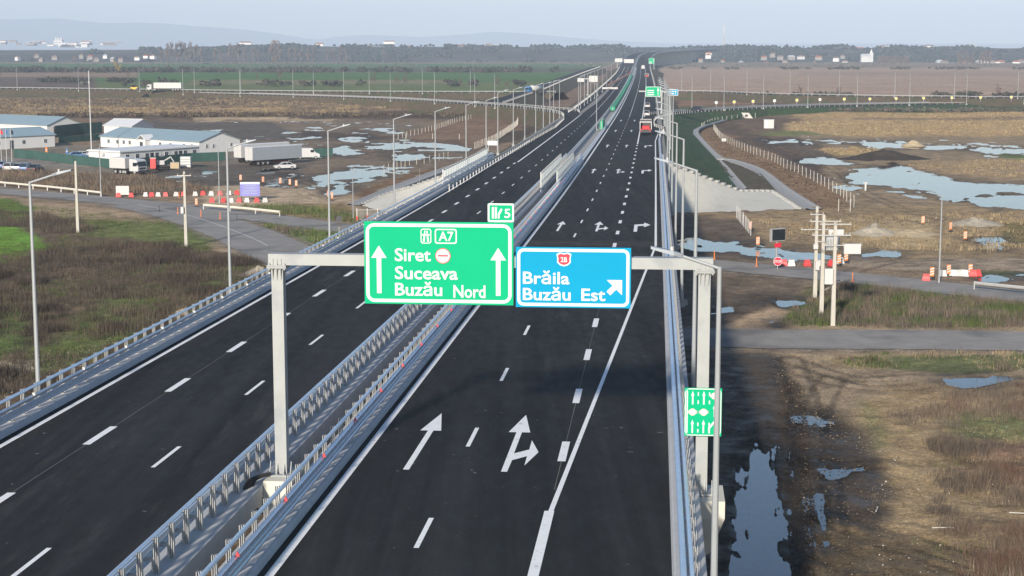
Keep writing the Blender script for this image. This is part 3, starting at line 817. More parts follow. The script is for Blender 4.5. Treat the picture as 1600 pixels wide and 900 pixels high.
# ------------------------------------------------------------------ motorway surface
def asphalt_material():
    m = bpy.data.materials.new('new_asphalt')
    m.use_nodes = True
    MATS['new_asphalt'] = m
    N, L = m.node_tree.nodes, m.node_tree.links
    b = N['Principled BSDF']
    geo = N.new('ShaderNodeNewGeometry')
    def nz(scale, vec_scale, detail=5, rough=.6):
        mp = N.new('ShaderNodeMapping')
        mp.inputs['Rotation'].default_value = (0, 0, math.radians(4.9))
        mp.inputs['Scale'].default_value = vec_scale
        L.new(geo.outputs['Position'], mp.inputs['Vector'])
        n = N.new('ShaderNodeTexNoise')
        n.inputs['Scale'].default_value = scale
        n.inputs['Detail'].default_value = detail
        n.inputs['Roughness'].default_value = rough
        L.new(mp.outputs[0], n.inputs['Vector'])
        return n.outputs['Fac']
    def mr(src, a, b_, lo, hi):
        r = N.new('ShaderNodeMapRange')
        for nm, v in (('From Min', a), ('From Max', b_), ('To Min', lo), ('To Max', hi)):
            r.inputs[nm].default_value = v
        L.new(src, r.inputs['Value'])
        return r.outputs[0]
    def mul(a, c):
        k = N.new('ShaderNodeMath'); k.operation = 'MULTIPLY'
        L.new(a, k.inputs[0]); L.new(c, k.inputs[1])
        return k.outputs[0]
    streak = mr(nz(1.0, (1.1, .012, 1)), .3, .7, .60, 1.45)
    patch = mr(nz(.07, (1, .6, 1)), .3, .7, .78, 1.24)
    grain = mr(nz(9.0, (1, 1, 1), 4, .8), .25, .75, .75, 1.28)
    f = mul(mul(streak, patch), grain)
    v = N.new('ShaderNodeVectorMath'); v.operation = 'SCALE'
    v.inputs[0].default_value = (0.0200, 0.0198, 0.0196)
    L.new(f, v.inputs['Scale'])
    # dusty tracks brought out by site traffic
    d1 = mul(mr(nz(.9, (1, .10, 1), 6, .7), .54, .76, 0, 1), mr(nz(.05, (1, 1, 1), 3), .42, .60, .10, .80))
    mx = N.new('ShaderNodeMix'); mx.data_type = 'RGBA'
    L.new(d1, mx.inputs['Factor']); L.new(v.outputs[0], mx.inputs['A'])
    mx.inputs['B'].default_value = (0.07, 0.065, 0.059, 1)
    spk = mr(nz(2.6, (1, 1, 1), 2, .5), .745, .77, 0, .8)
    mx2 = N.new('ShaderNodeMix'); mx2.data_type = 'RGBA'
    L.new(spk, mx2.inputs['Factor']); L.new(mx.outputs['Result'], mx2.inputs['A'])
    mx2.inputs['B'].default_value = (0.20, 0.19, 0.175, 1)
    L.new(mx2.outputs['Result'], b.inputs['Base Color'])
    L.new(mr(nz(2.0, (1, .3, 1)), .3, .7, .68, .86), b.inputs['Roughness'])
    b.inputs['Specular IOR Level'].default_value = .12
    bp = N.new('ShaderNodeBump'); bp.inputs['Strength'].default_value = .25; bp.inputs['Distance'].default_value = .01
    n3 = N.new('ShaderNodeTexNoise'); n3.inputs['Scale'].default_value = 45
    L.new(geo.outputs['Position'], n3.inputs['Vector'])
    L.new(n3.outputs['Fac'], bp.inputs['Height']); L.new(bp.outputs[0], b.inputs['Normal'])
asphalt_material()
mat('joint_dust', (0.042, 0.040, 0.037), 0.9, 0, 0.6, .8)
mat('new_verge', (0.26, 0.25, 0.23), 0.9, 0, 0.15, 0.6)
mat('slope_grass', (0.050, 0.088, 0.040), 0.95, 0, 0.45, 0.7, 0.5, 3, dark=((0.085, 0.072, 0.048), 0.22, 0.55))
mat('slope_earth', (0.105, 0.082, 0.055), 0.95, 0, 0.35, 0.5, 0.5, 3, dark=((0.070, 0.085, 0.042), 0.2, 0.52))

def stations(y0, y1):
    out, y = [], y0
    while y < y1:
        out.append(y)
        y += 3.0 if y < 320 else (8.0 if y < 900 else 20.0)
    return out + [y1]

def sweep(mb, profile, y0, y1, closed=False, caps=False):
    """profile of (n, dz) carried along the motorway"""
    mb.loft([[RP(Y, n, dz) for n, dz in profile] for Y in stations(y0, y1)], closed, caps)
    return mb

BR_END = 262.0
road_r = sweep(MB(), [(-0.40, 0), (11.42, 0)], -60, 2900).build('motorway_carriageway_right', 'new_asphalt')
road_l = sweep(MB(), [(-14.52, 0), (-3.62, 0)], -60, 2900).build('motorway_carriageway_left', 'new_asphalt')
for r_ in (road_l, road_r):
    if r_.data.polygons[0].normal.z < 0: r_.data.flip_normals()
    tag(r_, kind='structure')

def up(o):
    if o.data.polygons[0].normal.z < 0:
        o.data.flip_normals()
    return o

def stripe(parent, name, y0, y1, n0, n1, w, dz=0.012, m='road_paint'):
    mb = MB()
    st = [y0 + (y1 - y0) * k / max(1, int((y1 - y0) / 3)) for k in range(max(1, int((y1 - y0) / 3)) + 1)] if y1 - y0 < 420 else stations(y0, y1)
    rows = []
    for Y in st:
        n = n0 + (n1 - n0) * (Y - y0) / (y1 - y0)
        rows.append([RP(Y, n - w / 2, dz), RP(Y, n + w / 2, dz)])
    mb.loft(rows, closed=False)
    return up(mb.build(name, m, parent))

# edge lines
stripe(road_r, 'edge_line', 20, 1500, 0.0, 0.0, .26)
stripe(road_r, 'edge_line', 20, 53.2, 7.40, 7.45, .32)
stripe(road_r, 'edge_line', 53.2, 138, 7.50, 10.85, .17)
stripe(road_r, 'edge_line', 138, 330, 10.85, 10.85, .20)
stripe(road_r, 'edge_line', 330, 392, 10.85, 12.0, .20)
stripe(road_r, 'edge_line', 318, 1500, 7.45, 7.45, .26)
stripe(road_l, 'edge_line', 20, 330, -14.0, -14.0, .24)
stripe(road_l, 'edge_line', 20, 1500, -3.85, -3.85, .20)
stripe(road_l, 'edge_line', 259, 1500, -10.6, -10.6, .26)
stripe(road_l, 'guide_line', 30, 180, -10.86, -10.86, .02, .008, 'old_asphalt')
stripe(road_r, 'guide_line', 56, 130, 7.44, 7.44, .016, .008, 'old_asphalt')
# lane dashes
Y = 34.9
while Y < 470:
    stripe(road_r, 'lane_dash', Y, Y + 3.4, 3.74, 3.74, .16)
    Y += 13.7
stripe(road_r, 'edge_line', 470, 1500, 3.74, 3.74, .13)
Y = 60.2
while Y < 316:
    stripe(road_r, 'lane_dash', Y, Y + 3.3, 7.44, 7.44, .30)
    Y += 10.9
Y = 44.2
while Y < 470:
    stripe(road_l, 'lane_dash', Y, Y + 3.4, -7.2, -7.2, .16)
    Y += 13.7
stripe(road_l, 'edge_line', 470, 1500, -7.2, -7.2, .13)
Y = 50.6
while Y < 256:
    stripe(road_l, 'lane_dash', Y, Y + 3.3, -10.86, -10.86, .30)
    Y += 10.7
# arrows
AR_S = [(-.11, 0), (.11, 0), (.11, 6.6), (.42, 6.6), (0, 10), (-.42, 6.6), (-.11, 6.6)]
AR_SR = [(-.12, 0), (.10, 0), (.12, 1.8), (.62, 2.5), (.64, 1.0), (1.0, 3.2), (.60, 5.2), (.62, 3.6), (.10, 2.9), (.10, 6.6), (.43, 6.6), (0, 10), (-.43, 6.6), (-.12, 6.6)]
AR_R = [(-.16, 0), (.16, 0), (.16, 5.6), (.75, 6.0), (.75, 4.4), (1.35, 6.9), (.75, 9.4), (.75, 7.8), (-.16, 7.0)]
def arrow(Y0, n0, shape, sc=1.0):
    o = MB().poly([RP(Y0 + y * sc, n0 + x * sc, .013) for x, y in shape]).build('direction_arrow', 'road_paint', road_r)
    up(o)
for Y0, lanes in ((58.4, (AR_S, AR_SR, None)), (150, (AR_S, AR_SR, AR_R)), (234, (AR_S, AR_SR, AR_R)), (305, (AR_S, AR_S, AR_R)), (372, (AR_S, AR_S, None)), (436, (AR_S, AR_S, None))):
    for n0, sh in zip((1.95, 5.50, 9.0), lanes):
        if sh: arrow(Y0, n0, sh)
# expansion joints with dust carried over them
for Yj in (137.0, 256.0):
    for rd, a, b in ((road_r, -.3, 11.3), (road_l, -14.4, -3.7)):
        up(MB().loft([[RP(Yj + k, a, .006), RP(Yj + k, b, .006)] for k in (0, 4.5)], False).build('expansion_joint', 'joint_dust', rd))

# ------------------------------------------------------------------ bridge and embankments
br = thing('overpass_bridge', 'twin concrete motorway bridge carrying dark asphalt over the local roads', 'bridge', RP(100, -7, 0))
sweep(MB(), [(-1.44, -.02), (-.6, -.02), (-.6, -.03), (11.6, -.03), (11.6, -.02), (12.32, -.02), (12.32, -.75), (10.2, -1.0), (9.6, -2.2), (1.2, -2.2), (.4, -1.0), (-1.44, -.75)], -60, BR_END, True, True).build('deck', 'concrete', br, world=True)
sweep(MB(), [(-15.42, -.02), (-14.6, -.02), (-14.6, -.03), (-3.4, -.03), (-3.4, -.02), (-2.46, -.02), (-2.46, -.75), (-3.2, -1.0), (-4.2, -2.2), (-13.0, -2.2), (-13.6, -1.0), (-15.42, -.75)], -60, BR_END, True, True).build('deck', 'concrete', br, world=True)
for Yp in (-20, 48, 96, 144, 205):
    for nn in (5.4, -8.6):
        mb = MB()
        p = RP(Yp, nn)
        z1 = zr(Yp) - 2.2
        mb.box(p.x, p.y, z1 / 2 - .3, 6.0, 1.4, z1 + .6, -heading(Yp))
        mb.box(p.x, p.y, z1 - .45, 8.6, 1.8, .9, -heading(Yp))
        mb.build('pier', 'concrete', br, world=True)
for sgn, n_in, lab in ((1, 12.4, None), (-1, -15.5, None)):
    mb = MB()
    p0, p1 = RP(BR_END - 1, n_in), RP(BR_END - 1, 0 if sgn > 0 else -3.5)
    mb.loft([[Vector((p.x, p.y + dy, z)) for p, z in ((p0, -.5), (p1, -.5), (p1, zr(BR_END) - .9), (p0, zr(BR_END) - .9))] for dy in (0, 1.5)], True, True)
    mb.build('abutment', 'concrete_pale', br, world=True)

def surf(name, rows, m, kind='structure', parent=None):
    mb = MB().loft(rows, False)
    o = mb.build(name, m, parent, world=parent is not None)
    s_ = sum(p.normal.z for p in o.data.polygons)
    if s_ < 0: o.data.flip_normals()
    if kind: tag(o, kind=kind)
    return o

def resample(pts, n):
    P = [Vector(p) for p in pts]
    d = [0]
    for a, b in zip(P[:-1], P[1:]): d.append(d[-1] + (b - a).length)
    out = []
    for k in range(n):
        t = d[-1] * k / (n - 1)
        i = max(j for j in range(len(d)) if d[j] <= t + 1e-9)
        if i >= len(P) - 1: out.append(P[-1].copy()); continue
        u = (t - d[i]) / max(d[i + 1] - d[i], 1e-9)
        out.append(P[i].lerp(P[i + 1], u))
    return out

def slope_sheet(name, top, bot, m, nseg=6, wob=.12, kind='structure'):
    """uneven slope between a top and a bottom polyline"""
    n = max(24, int(sum((Vector(b) - Vector(a)).length for a, b in zip(top[:-1], top[1:])) / 2.5))
    n = min(n, 220)
    T, B = resample(top, n), resample(bot, n)
    cols = []
    for a, b in zip(T, B):
        c = []
        for k in range(nseg + 1):
            p = a.lerp(b, k / nseg)
            if 0 < k < nseg:
                p.z += (random.random() - .5) * wob
            c.append(p)
        cols.append(c)
    return surf(name, cols, m, kind)

# ramps: near (camera side) edge and far edge as seen from the drone, with levels
def pz(lst):
    return [g(x, y, z) for x, y, z in lst]
RAMP_L_NEAR = [(881, 188, 5.35), (880.5, 182, 5.3), (872, 177.5, 5.2), (850, 173.5, 5.0), (800, 168, 4.5), (700, 161.2, 3.8), (600, 155.6, 3.0), (400, 149, 1.9), (200, 145, 1.5), (0, 142.2, 1.4), (-500, 137.5, 1.4), (-1600, 130, 1.4)]
RAMP_L_FAR = [(905, 178, 5.3), (904, 174.6, 5.25), (892, 172.6, 5.2), (862, 170.2, 5.0), (804, 165.4, 4.5), (702, 159.2, 3.8), (600, 153.8, 3.0), (400, 147.5, 1.9), (200, 143.7, 1.5), (0, 141.0, 1.4), (-500, 136.6, 1.4), (-1600, 129.4, 1.4)]
RAMP_R_NEAR = [(1022.5, 199, 5.6), (1022, 191.5, 5.45), (1027, 185.5, 5.3), (1040, 181, 4.8), (1060, 178, 4.2), (1100, 174.8, 3.3), (1200, 169.2, 2.6), (1350, 165.2, 1.3), (1600, 161.6, .8), (2200, 154.5, .8), (3400, 142, .8)]
RAMP_R_FAR = [(1006, 186, 5.25), (1008, 182, 5.2), (1018, 179.2, 5.15), (1036, 176.8, 4.8), (1060, 174.6, 4.2), (1100, 172.2, 3.3), (1200, 167.2, 2.6), (1350, 163.4, 1.3), (1600, 160.1, .8), (2200, 153.4, .8), (3400, 141.2, .8)]
FARL_NEAR = [(-1600, 127, 3), (-500, 134.5, 3), (0, 138.6, 3), (200, 141.2, 3), (400, 143.6, 3), (600, 144.8, 3), (760, 145.2, 3), (868, 145, 3.5)]
FARR_NEAR = [(1046, 143.6, 3.6), (1110, 144.2, 3.6), (1170, 147, 3.5), (1234, 148.8, 3.5), (1311, 150.4, 3.5), (1398, 151.8, 3.4), (1500, 152.8, 3.4), (1600, 153.4, 3.3), (2200, 149, 3), (3400, 138, 3)]
LOOP = [(786, 161.5, 3.6), (820, 149.5, 3.6), (850, 139.5, 3.7), (880, 126.5, 3.9), (915, 112.5, 4.2), (938, 104.6, 4.5)]
def far_edge(lst, w):
    out = []
    P = pz(lst)
    for i, p in enumerate(P):
        t = (P[min(i + 1, len(P) - 1)] - P[max(i - 1, 0)]).normalized()
        nn = Vector((-t.y, t.x, 0))
        if nn.y < 0: nn = -nn
        out.append(p + nn * w)
    return out
def smooth3(pts, n=6): return smooth_line(pts, n)
ramps = {
    'exit_ramp_left': (smooth3(pz(RAMP_L_NEAR)), smooth3(pz(RAMP_L_FAR))),
    'exit_ramp_right': (smooth3(pz(RAMP_R_NEAR)), smooth3(pz(RAMP_R_FAR))),
    'loop_ramp_left': (smooth3(pz(FARL_NEAR)), smooth3(far_edge(FARL_NEAR, 9))),
    'loop_ramp_right': (smooth3(pz(FARR_NEAR)), smooth3(far_edge(FARR_NEAR, 9))),
    'connecting_ramp': (smooth3(pz(LOOP)), smooth3([p + Vector((-8, 1, 0)) for p in pz(LOOP)])),
}
for nm, (a, b) in ramps.items():
    tag(surf(nm, [[p, q] for p, q in zip(a, b)], 'new_asphalt'), kind='structure')
    for edge, other in ((a, b), (b, a)):
        bot = []
        for p, q in zip(edge, other):
            d = Vector((p.x - q.x, p.y - q.y, 0))
            d = d.normalized() if d.length > .1 else Vector((0, -1, 0))
            bot.append(Vector((p.x, p.y, -.15)) + d * (p.z * 1.9 + 1.0))
        if nm == 'exit_ramp_right' and edge is a:
            continue
        slope_sheet('embankment', edge, bot, 'slope_earth', 4)
# gore wedge where the left ramp joins and where the right ramp leaves
gl = []
for (x, y, z) in [(700, 301, 7.25), (760, 263, 6.85), (800, 240, 6.55), (840, 216, 6.1), (868, 200, 5.7), (881, 188, 5.35)]:
    p = onroad(x, y)
    gl.append([p, RP(p.y + (p.x - xr(p.y)) * .085 * 0, -14.4)])
gl[-1][1] = g(905, 178, 5.25)
surf('ramp_mouth_left', gl, 'new_asphalt')
gr_ = [[RP(Y, 11.3), RP(Y, n)] for Y, n in ((262, 11.5), (300, 11.5), (340, 11.9), (372, 12.6), (400, 13.6))]
gr_.append([RP(452, 7.8, -.02), g(1022.5, 199, 5.6)])
gr_.append([g(1006, 186, 5.25), g(1022, 191.5, 5.45)])
surf('ramp_mouth_right', gr_, 'new_asphalt')
# pale gore island on the left beyond the ramp mouth
surf('gore_paving', [[g(905, 176, 5.3), g(906, 180, 5.3)], [g(925, 160, 5.1), g(934, 160, 5.1)], [g(945, 143, 4.95), g(950, 143, 4.95)], [g(966, 122, 4.8), g(968, 122, 4.8)]], 'new_verge')

# generic motorway embankment past the bridge
def emb(n_in, sgn, y0, y1, m):
    top = [RP(Y, n_in, -.05) for Y in stations(y0, y1)]
    bot = []
    for Y in stations(y0, y1):
        p = RP(Y, n_in + sgn * (zr(Y) * 1.7 + 1.0)); p.z = -.2
        bot.append(p)
    return slope_sheet('embankment', top, bot, m, 5, .25)
emb(-15.4, -1, BR_END, 1520, 'slope_earth')
emb(12.6, 1, 470, 1520, 'slope_earth')
for n0, n1 in ((-15.5, -14.4), (11.3, 12.7)):
    sweep(MB(), [(n0, -.03), (n1, -.03)], BR_END, 1520).build('verge_strip', 'new_verge')['kind'] = 'structure'
sweep(MB(), [(-3.6, -.02), (-3.0, -.02), (-2.6, -.35), (-1.7, -.35), (-1.2, -.02), (-.7, -.02)], BR_END, 1520).build('median_ditch', 'concrete')['kind'] = 'structure'

# right-hand slope, its concrete apron and ditch
top = [RP(Y, 12.4, -.05) for Y in (262, 285, 310, 340, 370, 400)] + pz(RAMP_R_NEAR)
bot = [g(1157, 298, 1.5), g(1140, 275, 1.25), g(1118, 247, 1.0), g(1098, 226, .9), g(1084, 210, .8), g(1084, 203, .8), g(1098, 196, .7), g(1130, 189, .2), g(1200, 181.5, -.1), g(1350, 172.4, -.1), g(1600, 166.8, -.1), g(2200, 158, -.1), g(3400, 145, -.1)]
_tr, _br = top[:6] + smooth3(pz(RAMP_R_NEAR), 5), bot
def match(top_, bot_, keys):
    """pair polylines piece by piece so that corners meet"""
    T, B = [], []
    for (t0, t1), (b0, b1), n in keys:
        T += resample(top_[t0:t1 + 1], n)[:-1]; B += resample(bot_[b0:b1 + 1], n)[:-1]
    return T + [top_[-1]], B + [bot_[-1]]
T_, B_ = match(top, bot, (((0, 5), (0, 3), 30), ((5, 8), (3, 5), 16), ((8, 11), (5, 7), 16), ((11, 12), (7, 8), 16), ((12, 13), (8, 9), 10), ((13, 14), (9, 10), 10), ((14, 16), (10, 12), 8)))
rows_ = []
for i_, (a, b) in enumerate(zip(T_, B_)):
    c = [a.lerp(b, k / 8) for k in range(9)]
    if i_ > 0:
        for p in c[1:-1]: p.z += (random.random() - .5) * .3
    rows_.append(c)
surf('embankment', rows_, 'slope_grass')
slope_sheet('embankment', [g(1157, 298, 1.5), g(1140, 275, 1.25), g(1120, 249, 1.0)], [g(1215, 300, .6), g(1190, 272, .3), g(1140, 251, .2)], 'slope_earth', 6, .25)
def apron(sgn, pts_top, pts_bot, lab):
    t = thing('slope_apron', lab, 'slope paving', pts_bot[0])
    T, B = resample(pts_top, 26), resample(pts_bot, 26)
    rows = [[a.lerp(b, k / 8) for k in range(9)] for a, b in zip(T, B)]
    mb = MB().loft(rows, False)
    o = mb.build('slab', 'concrete_pale', t, world=True)
    if sum(p.normal.z for p in o.data.polygons) < 0: o.data.flip_normals()
    # stepped edging blocks along the upper edge
    blk = MB().box(0, 0, 0, .9, .5, .35).mesh('edging_block', 'concrete')
    for p in resample(pts_top, 34)[1:-1]:
        linked('edging_block', blk, t, p - t.location + Vector((0, 0, .05)), random.uniform(-.2, .2) - .6 * sgn)
    return t
apron(1, [RP(262, 12.4, -.02), g(1157, 298, 1.53), g(1206, 298.5, .9), g(1252, 328, 0)],
      [RP(BR_END - 10, 9.5, -zr(252) - .1), g(1110, 333.5, -.1), g(1190, 331.5, -.1), g(1251, 329.5, -.1)], 'pale concrete slope apron under the right end of the bridge')
apron(-1, [RP(262, -15.4, -.02), g(640, 293, 2.6), g(618, 299, 1.6), g(590, 309, .8), g(566, 321, 0)],
      [RP(BR_END - 14, -6, -zr(250) - .1), g(660, 338, 0), g(625, 333, 0), g(595, 329, 0), g(565, 322, -.1)], 'pale concrete slope apron under the left end of the bridge')
def channel(name, line, w, lab):
    pts = smooth_line([g(*p) for p in line], 8)
    rows = []
    for i, p in enumerate(pts):
        t = (pts[min(i + 1, len(pts) - 1)] - pts[max(i - 1, 0)]); t.z = 0; t.normalize()
        nn = Vector((-t.y, t.x, 0))
        rows.append([p + nn * (w * a) + Vector((0, 0, b)) for a, b in ((-.55, -.3), (-.5, .14), (-.40, .14), (-.2, -.02), (.2, -.02), (.40, .14), (.5, .14), (.55, -.3))])
    o = MB().loft(rows, False).build(name, 'concrete')
    return tag(o, lab, 'drainage channel')
channel('drainage_channel', [(1130, 187, .5), (1098, 196, .75), (1084, 206, .9), (1100, 228, .8), (1120, 246, .75), (1142, 251, .5), (1182, 265, .35), (1222, 295, .2), (1272, 327, .1)], 2.6, 'long pale concrete drainage channel curving below the green right embankment')
channel('drainage_channel', [(1120, 250, .95), (1134, 264, 1.1), (1147, 280, 1.3), (1160, 295, 1.5)], 1.6, 'short straight concrete channel running down to the right apron')
channel('drainage_channel', [(770, 239, .2), (700, 263, .2), (620, 293, .2), (556, 320, .1)], 2.6, 'pale concrete drainage channel beside the left apron')

# far viaduct across the river
fb = thing('river_viaduct', 'long curved motorway viaduct on pale piers crossing the far river', 'bridge', RP(1520, -2, -4))
sweep(MB(), [(-15.4, -.05), (12.6, -.05), (12.6, -1.4), (9, -2.6), (-12, -2.6), (-15.4, -1.4)], 1500, 2900, True, True).build('deck', 'concrete', fb, world=True)
for Yp in range(1560, 2880, 44):
    for nn in (5.5, -8.5):
        p = RP(Yp, nn); z1 = zr(Yp) - 2.6
        MB().box(p.x, p.y, z1 / 2 - .5, 7.5, 2.2, z1 + 1, -heading(Yp)).build('pier', 'concrete_pale', fb, world=True)
for n_ in (-15.2, 12.4, -3.2, -1.0):
    sweep(MB(), [(n_ - .12, 0), (n_ + .12, 0), (n_ + .12, 1.0), (n_ - .12, 1.0)], 1500, 2900, True).build('parapet', 'galvanised_post', fb, world=True)

# ------------------------------------------------------------------ safety barriers
post_me = {}
def post_mesh(side):
    mb = MB()
    # H section post with slanted head, foot plate and spacer to the rail; local x = outward
    mb.box(0, 0, .54, .016, .12, 1.04); mb.box(-.06, 0, .54, .018, .15, 1.04); mb.box(.06, 0, .545, .018, .15, 1.07)
    mb.box(0, 0, .02, .22, .20, .03)
    mb.box(-.20 * side, 0, .42, .28, .08, .10); mb.box(-.09 * side, 0, 1.02, .10, .06, .06)
    mb.box(-.12 * side, 0, .22, .05, .05, .28)
    return mb.mesh('post', 'galvanised_post')
for s_ in (1, -1): post_me[s_] = post_mesh(s_)
refl_red = MB().prism([(-.07, 0), (.07, 0), (0, .16)], -.02, .02).mesh('reflector', 'plastic_red')
refl_wht = MB().prism([(-.06, 0), (.06, 0), (.06, .12), (-.06, .12)], -.02, .02).mesh('reflector', 'plastic_white')

def barrier(label, face, side, y0, y_full, y1, kerb_w, refl=None, refl_y=()):
    t = thing('safety_barrier', label, 'barrier', RP(y0, face + side * .5))
    s = side
    sweep(MB(), [(face, -.02), (face + s * .06, .15), (face + s * .12, .20), (face + s * kerb_w, .20), (face + s * kerb_w, -.70)], y0, y_full).build('kerb', 'kerb_concrete', t, world=True)
    W = [(.30, .40), (.21, .44), (.21, .51), (.28, .55), (.28, .58), (.21, .62), (.21, .69), (.30, .73)]
    prof = [(face + s * a, b) for a, b in W] + [(face + s * (a + .02), b) for a, b in W[::-1]]
    sweep(MB(), prof, y0, y1, True, True).build('guard_rail', 'galvanised', t, world=True)
    prof2 = [(face + s * a, b) for a, b in ((.30, .80), (.21, .82), (.21, .92), (.30, .94), (.36, .94), (.36, .80))]
    sweep(MB(), prof2, y0, y_full, True, True).build('guard_rail', 'galvanised', t, world=True)
    tub = [(face + s * .48 + .070 * math.cos(k * math.pi / 4), 1.20 + .070 * math.sin(k * math.pi / 4)) for k in range(8)]
    sweep(MB(), tub, y0, y_full, True, True).build('top_tube', 'galvanised', t, world=True)
    Y = y0 + .3
    k = 0
    while Y < y_full:
        p = RP(Y, face + s * .62, .18)
        linked('post', post_me[s], t, p - t.location, -heading(Y))
        Y += 1.5
        k += 1
    if y1 > y_full:
        mb = MB()
        Y = y_full
        while Y < min(y1, 900):
            p = RP(Y, face + s * .35, .32)
            mb.box(p.x, p.y, p.z, .12, .1, .8, -heading(Y))
            Y += 4.0
        o = mb.build('post_row', 'galvanised_post', t, world=True)
        o['kind'] = 'stuff'
        sweep(MB(), [(face + s * .08, -.02), (face + s * .14, .16), (face + s * .6, .16), (face + s * .6, -.2)], y_full, y1).build('kerb', 'kerb_concrete', t, world=True)
    if refl:
        for Y in refl_y:
            p = RP(Y, face + s * .22, .94)
            linked('reflector', refl, t, p - t.location, -heading(Y))
    return t
barrier('steel bridge barrier along the far left edge of the left carriageway', -14.45, -1, 34, BR_END, BR_END + 1, .95, refl_wht, np.arange(60, 250, 6.0))
barrier('steel median barrier beside the left carriageway, with the bare posts towards us', -3.66, 1, 34, BR_END, 1500, 1.21)
barrier('steel median barrier with red reflectors beside the right carriageway', -0.35, -1, 34, BR_END, 1500, 1.10, refl_red, np.arange(44.2, 250, 6.0))
barrier('steel bridge barrier along the right edge of the right carriageway', 11.36, 1, 30, BR_END, 340, .98)

def rail_run(label, pts, name='guard_rail_run', h=.75, m='galvanised_post', step=4.0, wide=.12):
    """plain guard rail on ground posts along world points"""
    t = thing(name, label, 'guard rail', pts[0])
    mb = MB()
    mb.loft([[p + Vector((0, dx, z)) for dx, z in ((-wide, h - .31), (-wide - .06, h - .2), (-wide, h - .15), (-wide - .06, h - .1), (-wide, h), (-wide + .05, h), (-wide + .05, h - .31))] for p in pts], True, True)
    mb.build('rail', m, t, world=True)
    d = 0; last = None
    pm = MB().box(0, 0, h / 2 - .05, .12, .12, h + .1).mesh('post', 'galvanised_post')
    n_ = 0
    L_ = sum((b - a).length for a, b in zip(pts[:-1], pts[1:]))
    near = pts[0].y < 300
    q = resample(pts, max(3, int(L_ / step)))
    if near:
        for p in q: linked('post', pm, t, p - t.location)
    else:
        mb = MB()
        for p in q: mb.box(p.x, p.y, p.z + h / 2 - .05, .16, .12, h + .1)
        mb.build('post_row', 'galvanised_post', t, world=True)['kind'] = 'stuff'
    return t
rail_run('long guard rail edging the near side of the left exit ramp', [onroad(x, y) for x, y in ((702, 300), (760, 262.5), (800, 239.5), (840, 215.5), (868, 199.5))] + ramps['exit_ramp_left'][0], h=.95)
rail_run('guard rail on the far side of the left exit ramp', ramps['exit_ramp_left'][1][4:], h=.8)
rail_run('white guard rail edging the near side of the right exit ramp', [RP(338, 11.7), RP(360, 12.0), RP(380, 12.9)] + ramps['exit_ramp_right'][0], h=.95)
rail_run('guard rail on the far side of the right exit ramp', ramps['exit_ramp_right'][1][4:], h=.8)
rail_run('guard rail line along the distant loop ramp on the left', ramps['loop_ramp_left'][0], h=.9)
rail_run('guard rail line along the distant loop ramp on the right', ramps['loop_ramp_right'][0], h=.9)
rail_run('guard rail of the oblique ramp behind the blue truck', ramps['connecting_ramp'][0], h=.9)
rail_run('motorway guard rail past the left gore, towards the far viaduct', [RP(Y, -14.9) for Y in (500, 600, 700, 850, 1000, 1250, 1500)], h=.9)
rail_run('motorway guard rail past the right exit, towards the far viaduct', [RP(Y, 11.9) for Y in (470, 600, 700, 850, 1000, 1250, 1500)], h=.9)

# ------------------------------------------------------------------ sign gantry
GY0 = 56.0
gp0 = RP(GY0, 0)
ga = -heading(GY0)
gn = thing('sign_gantry', 'tall pale grey steel portal gantry spanning the right carriageway', 'gantry', gp0, ga)
def gpost(x, zb):
    mb = MB().box(x, 0, (zb + 7.62) / 2, .40, .42, 7.62 - zb)
    o = mb.build('post', 'gantry_zinc', gn)
    fl = MB().box(x, 0, 7.60, .66, .66, .05).box(x, 0, 7.66, .66, .66, .05)
    for dx in (-.26, 0, .26):
        for dy in (-.26, .26):
            fl.box(x + dx, dy, 7.63, .06, .06, .22)
    fl.build('flange', 'gantry_zinc', o)
    st = MB()
    for dx in (-.14, 0, .14):
        st.add([(x + dx - .012, -.21, 7.57), (x + dx + .012, -.21, 7.57), (x + dx + .012, -.33, 7.57), (x + dx - .012, -.33, 7.57), (x + dx - .012, -.21, 7.15), (x + dx + .012, -.21, 7.15)], [(0, 3, 2, 1), (0, 4, 3), (1, 2, 5), (3, 4, 5, 2)])
    st.build('gusset', 'gantry_zinc', o)
    bp = MB().box(x, 0, zb + .03, .95, .85, .06)
    for dx in (-.36, -.12, .12, .36):
        bp.add([(x + dx - .012, -.21, zb + .05), (x + dx + .012, -.21, zb + .05), (x + dx + .012, -.40, zb + .05), (x + dx - .012, -.40, zb + .05), (x + dx - .012, -.21, zb + .5), (x + dx + .012, -.21, zb + .5)], [(0, 3, 2, 1), (0, 4, 3), (1, 2, 5), (3, 4, 5, 2)])
        bp.tube((x + dx, -.36, zb + .06), (x + dx, -.36, zb + .16), .025, n=6)
    bp.build('base_plate', 'gantry_zinc', o)
gpost(-2.0, .35)
gpost(12.42, .02)
MB().box(5.2, 0, 7.87, 15.0, .44, .38).build('beam', 'gantry_zinc', gn)
for x in (-2.0, 12.42):
    mb = MB()
    for dx in (-.14, 0, .14):
        mb.box(x + dx, -.235, 7.80, .03, .03, .20)
    mb.build('stiffener', 'gantry_zinc', gn)
MB().loft([[(-2.44, -1.3, -1.5), (-1.46, -1.3, -1.5), (-1.46, 1.3, -1.5), (-2.44, 1.3, -1.5)], [(-2.44, -1.0, .35), (-1.46, -1.0, .35), (-1.46, 1.0, .35), (-2.44, 1.0, .35)]], True, True).build('pedestal', 'concrete_pale', gn)
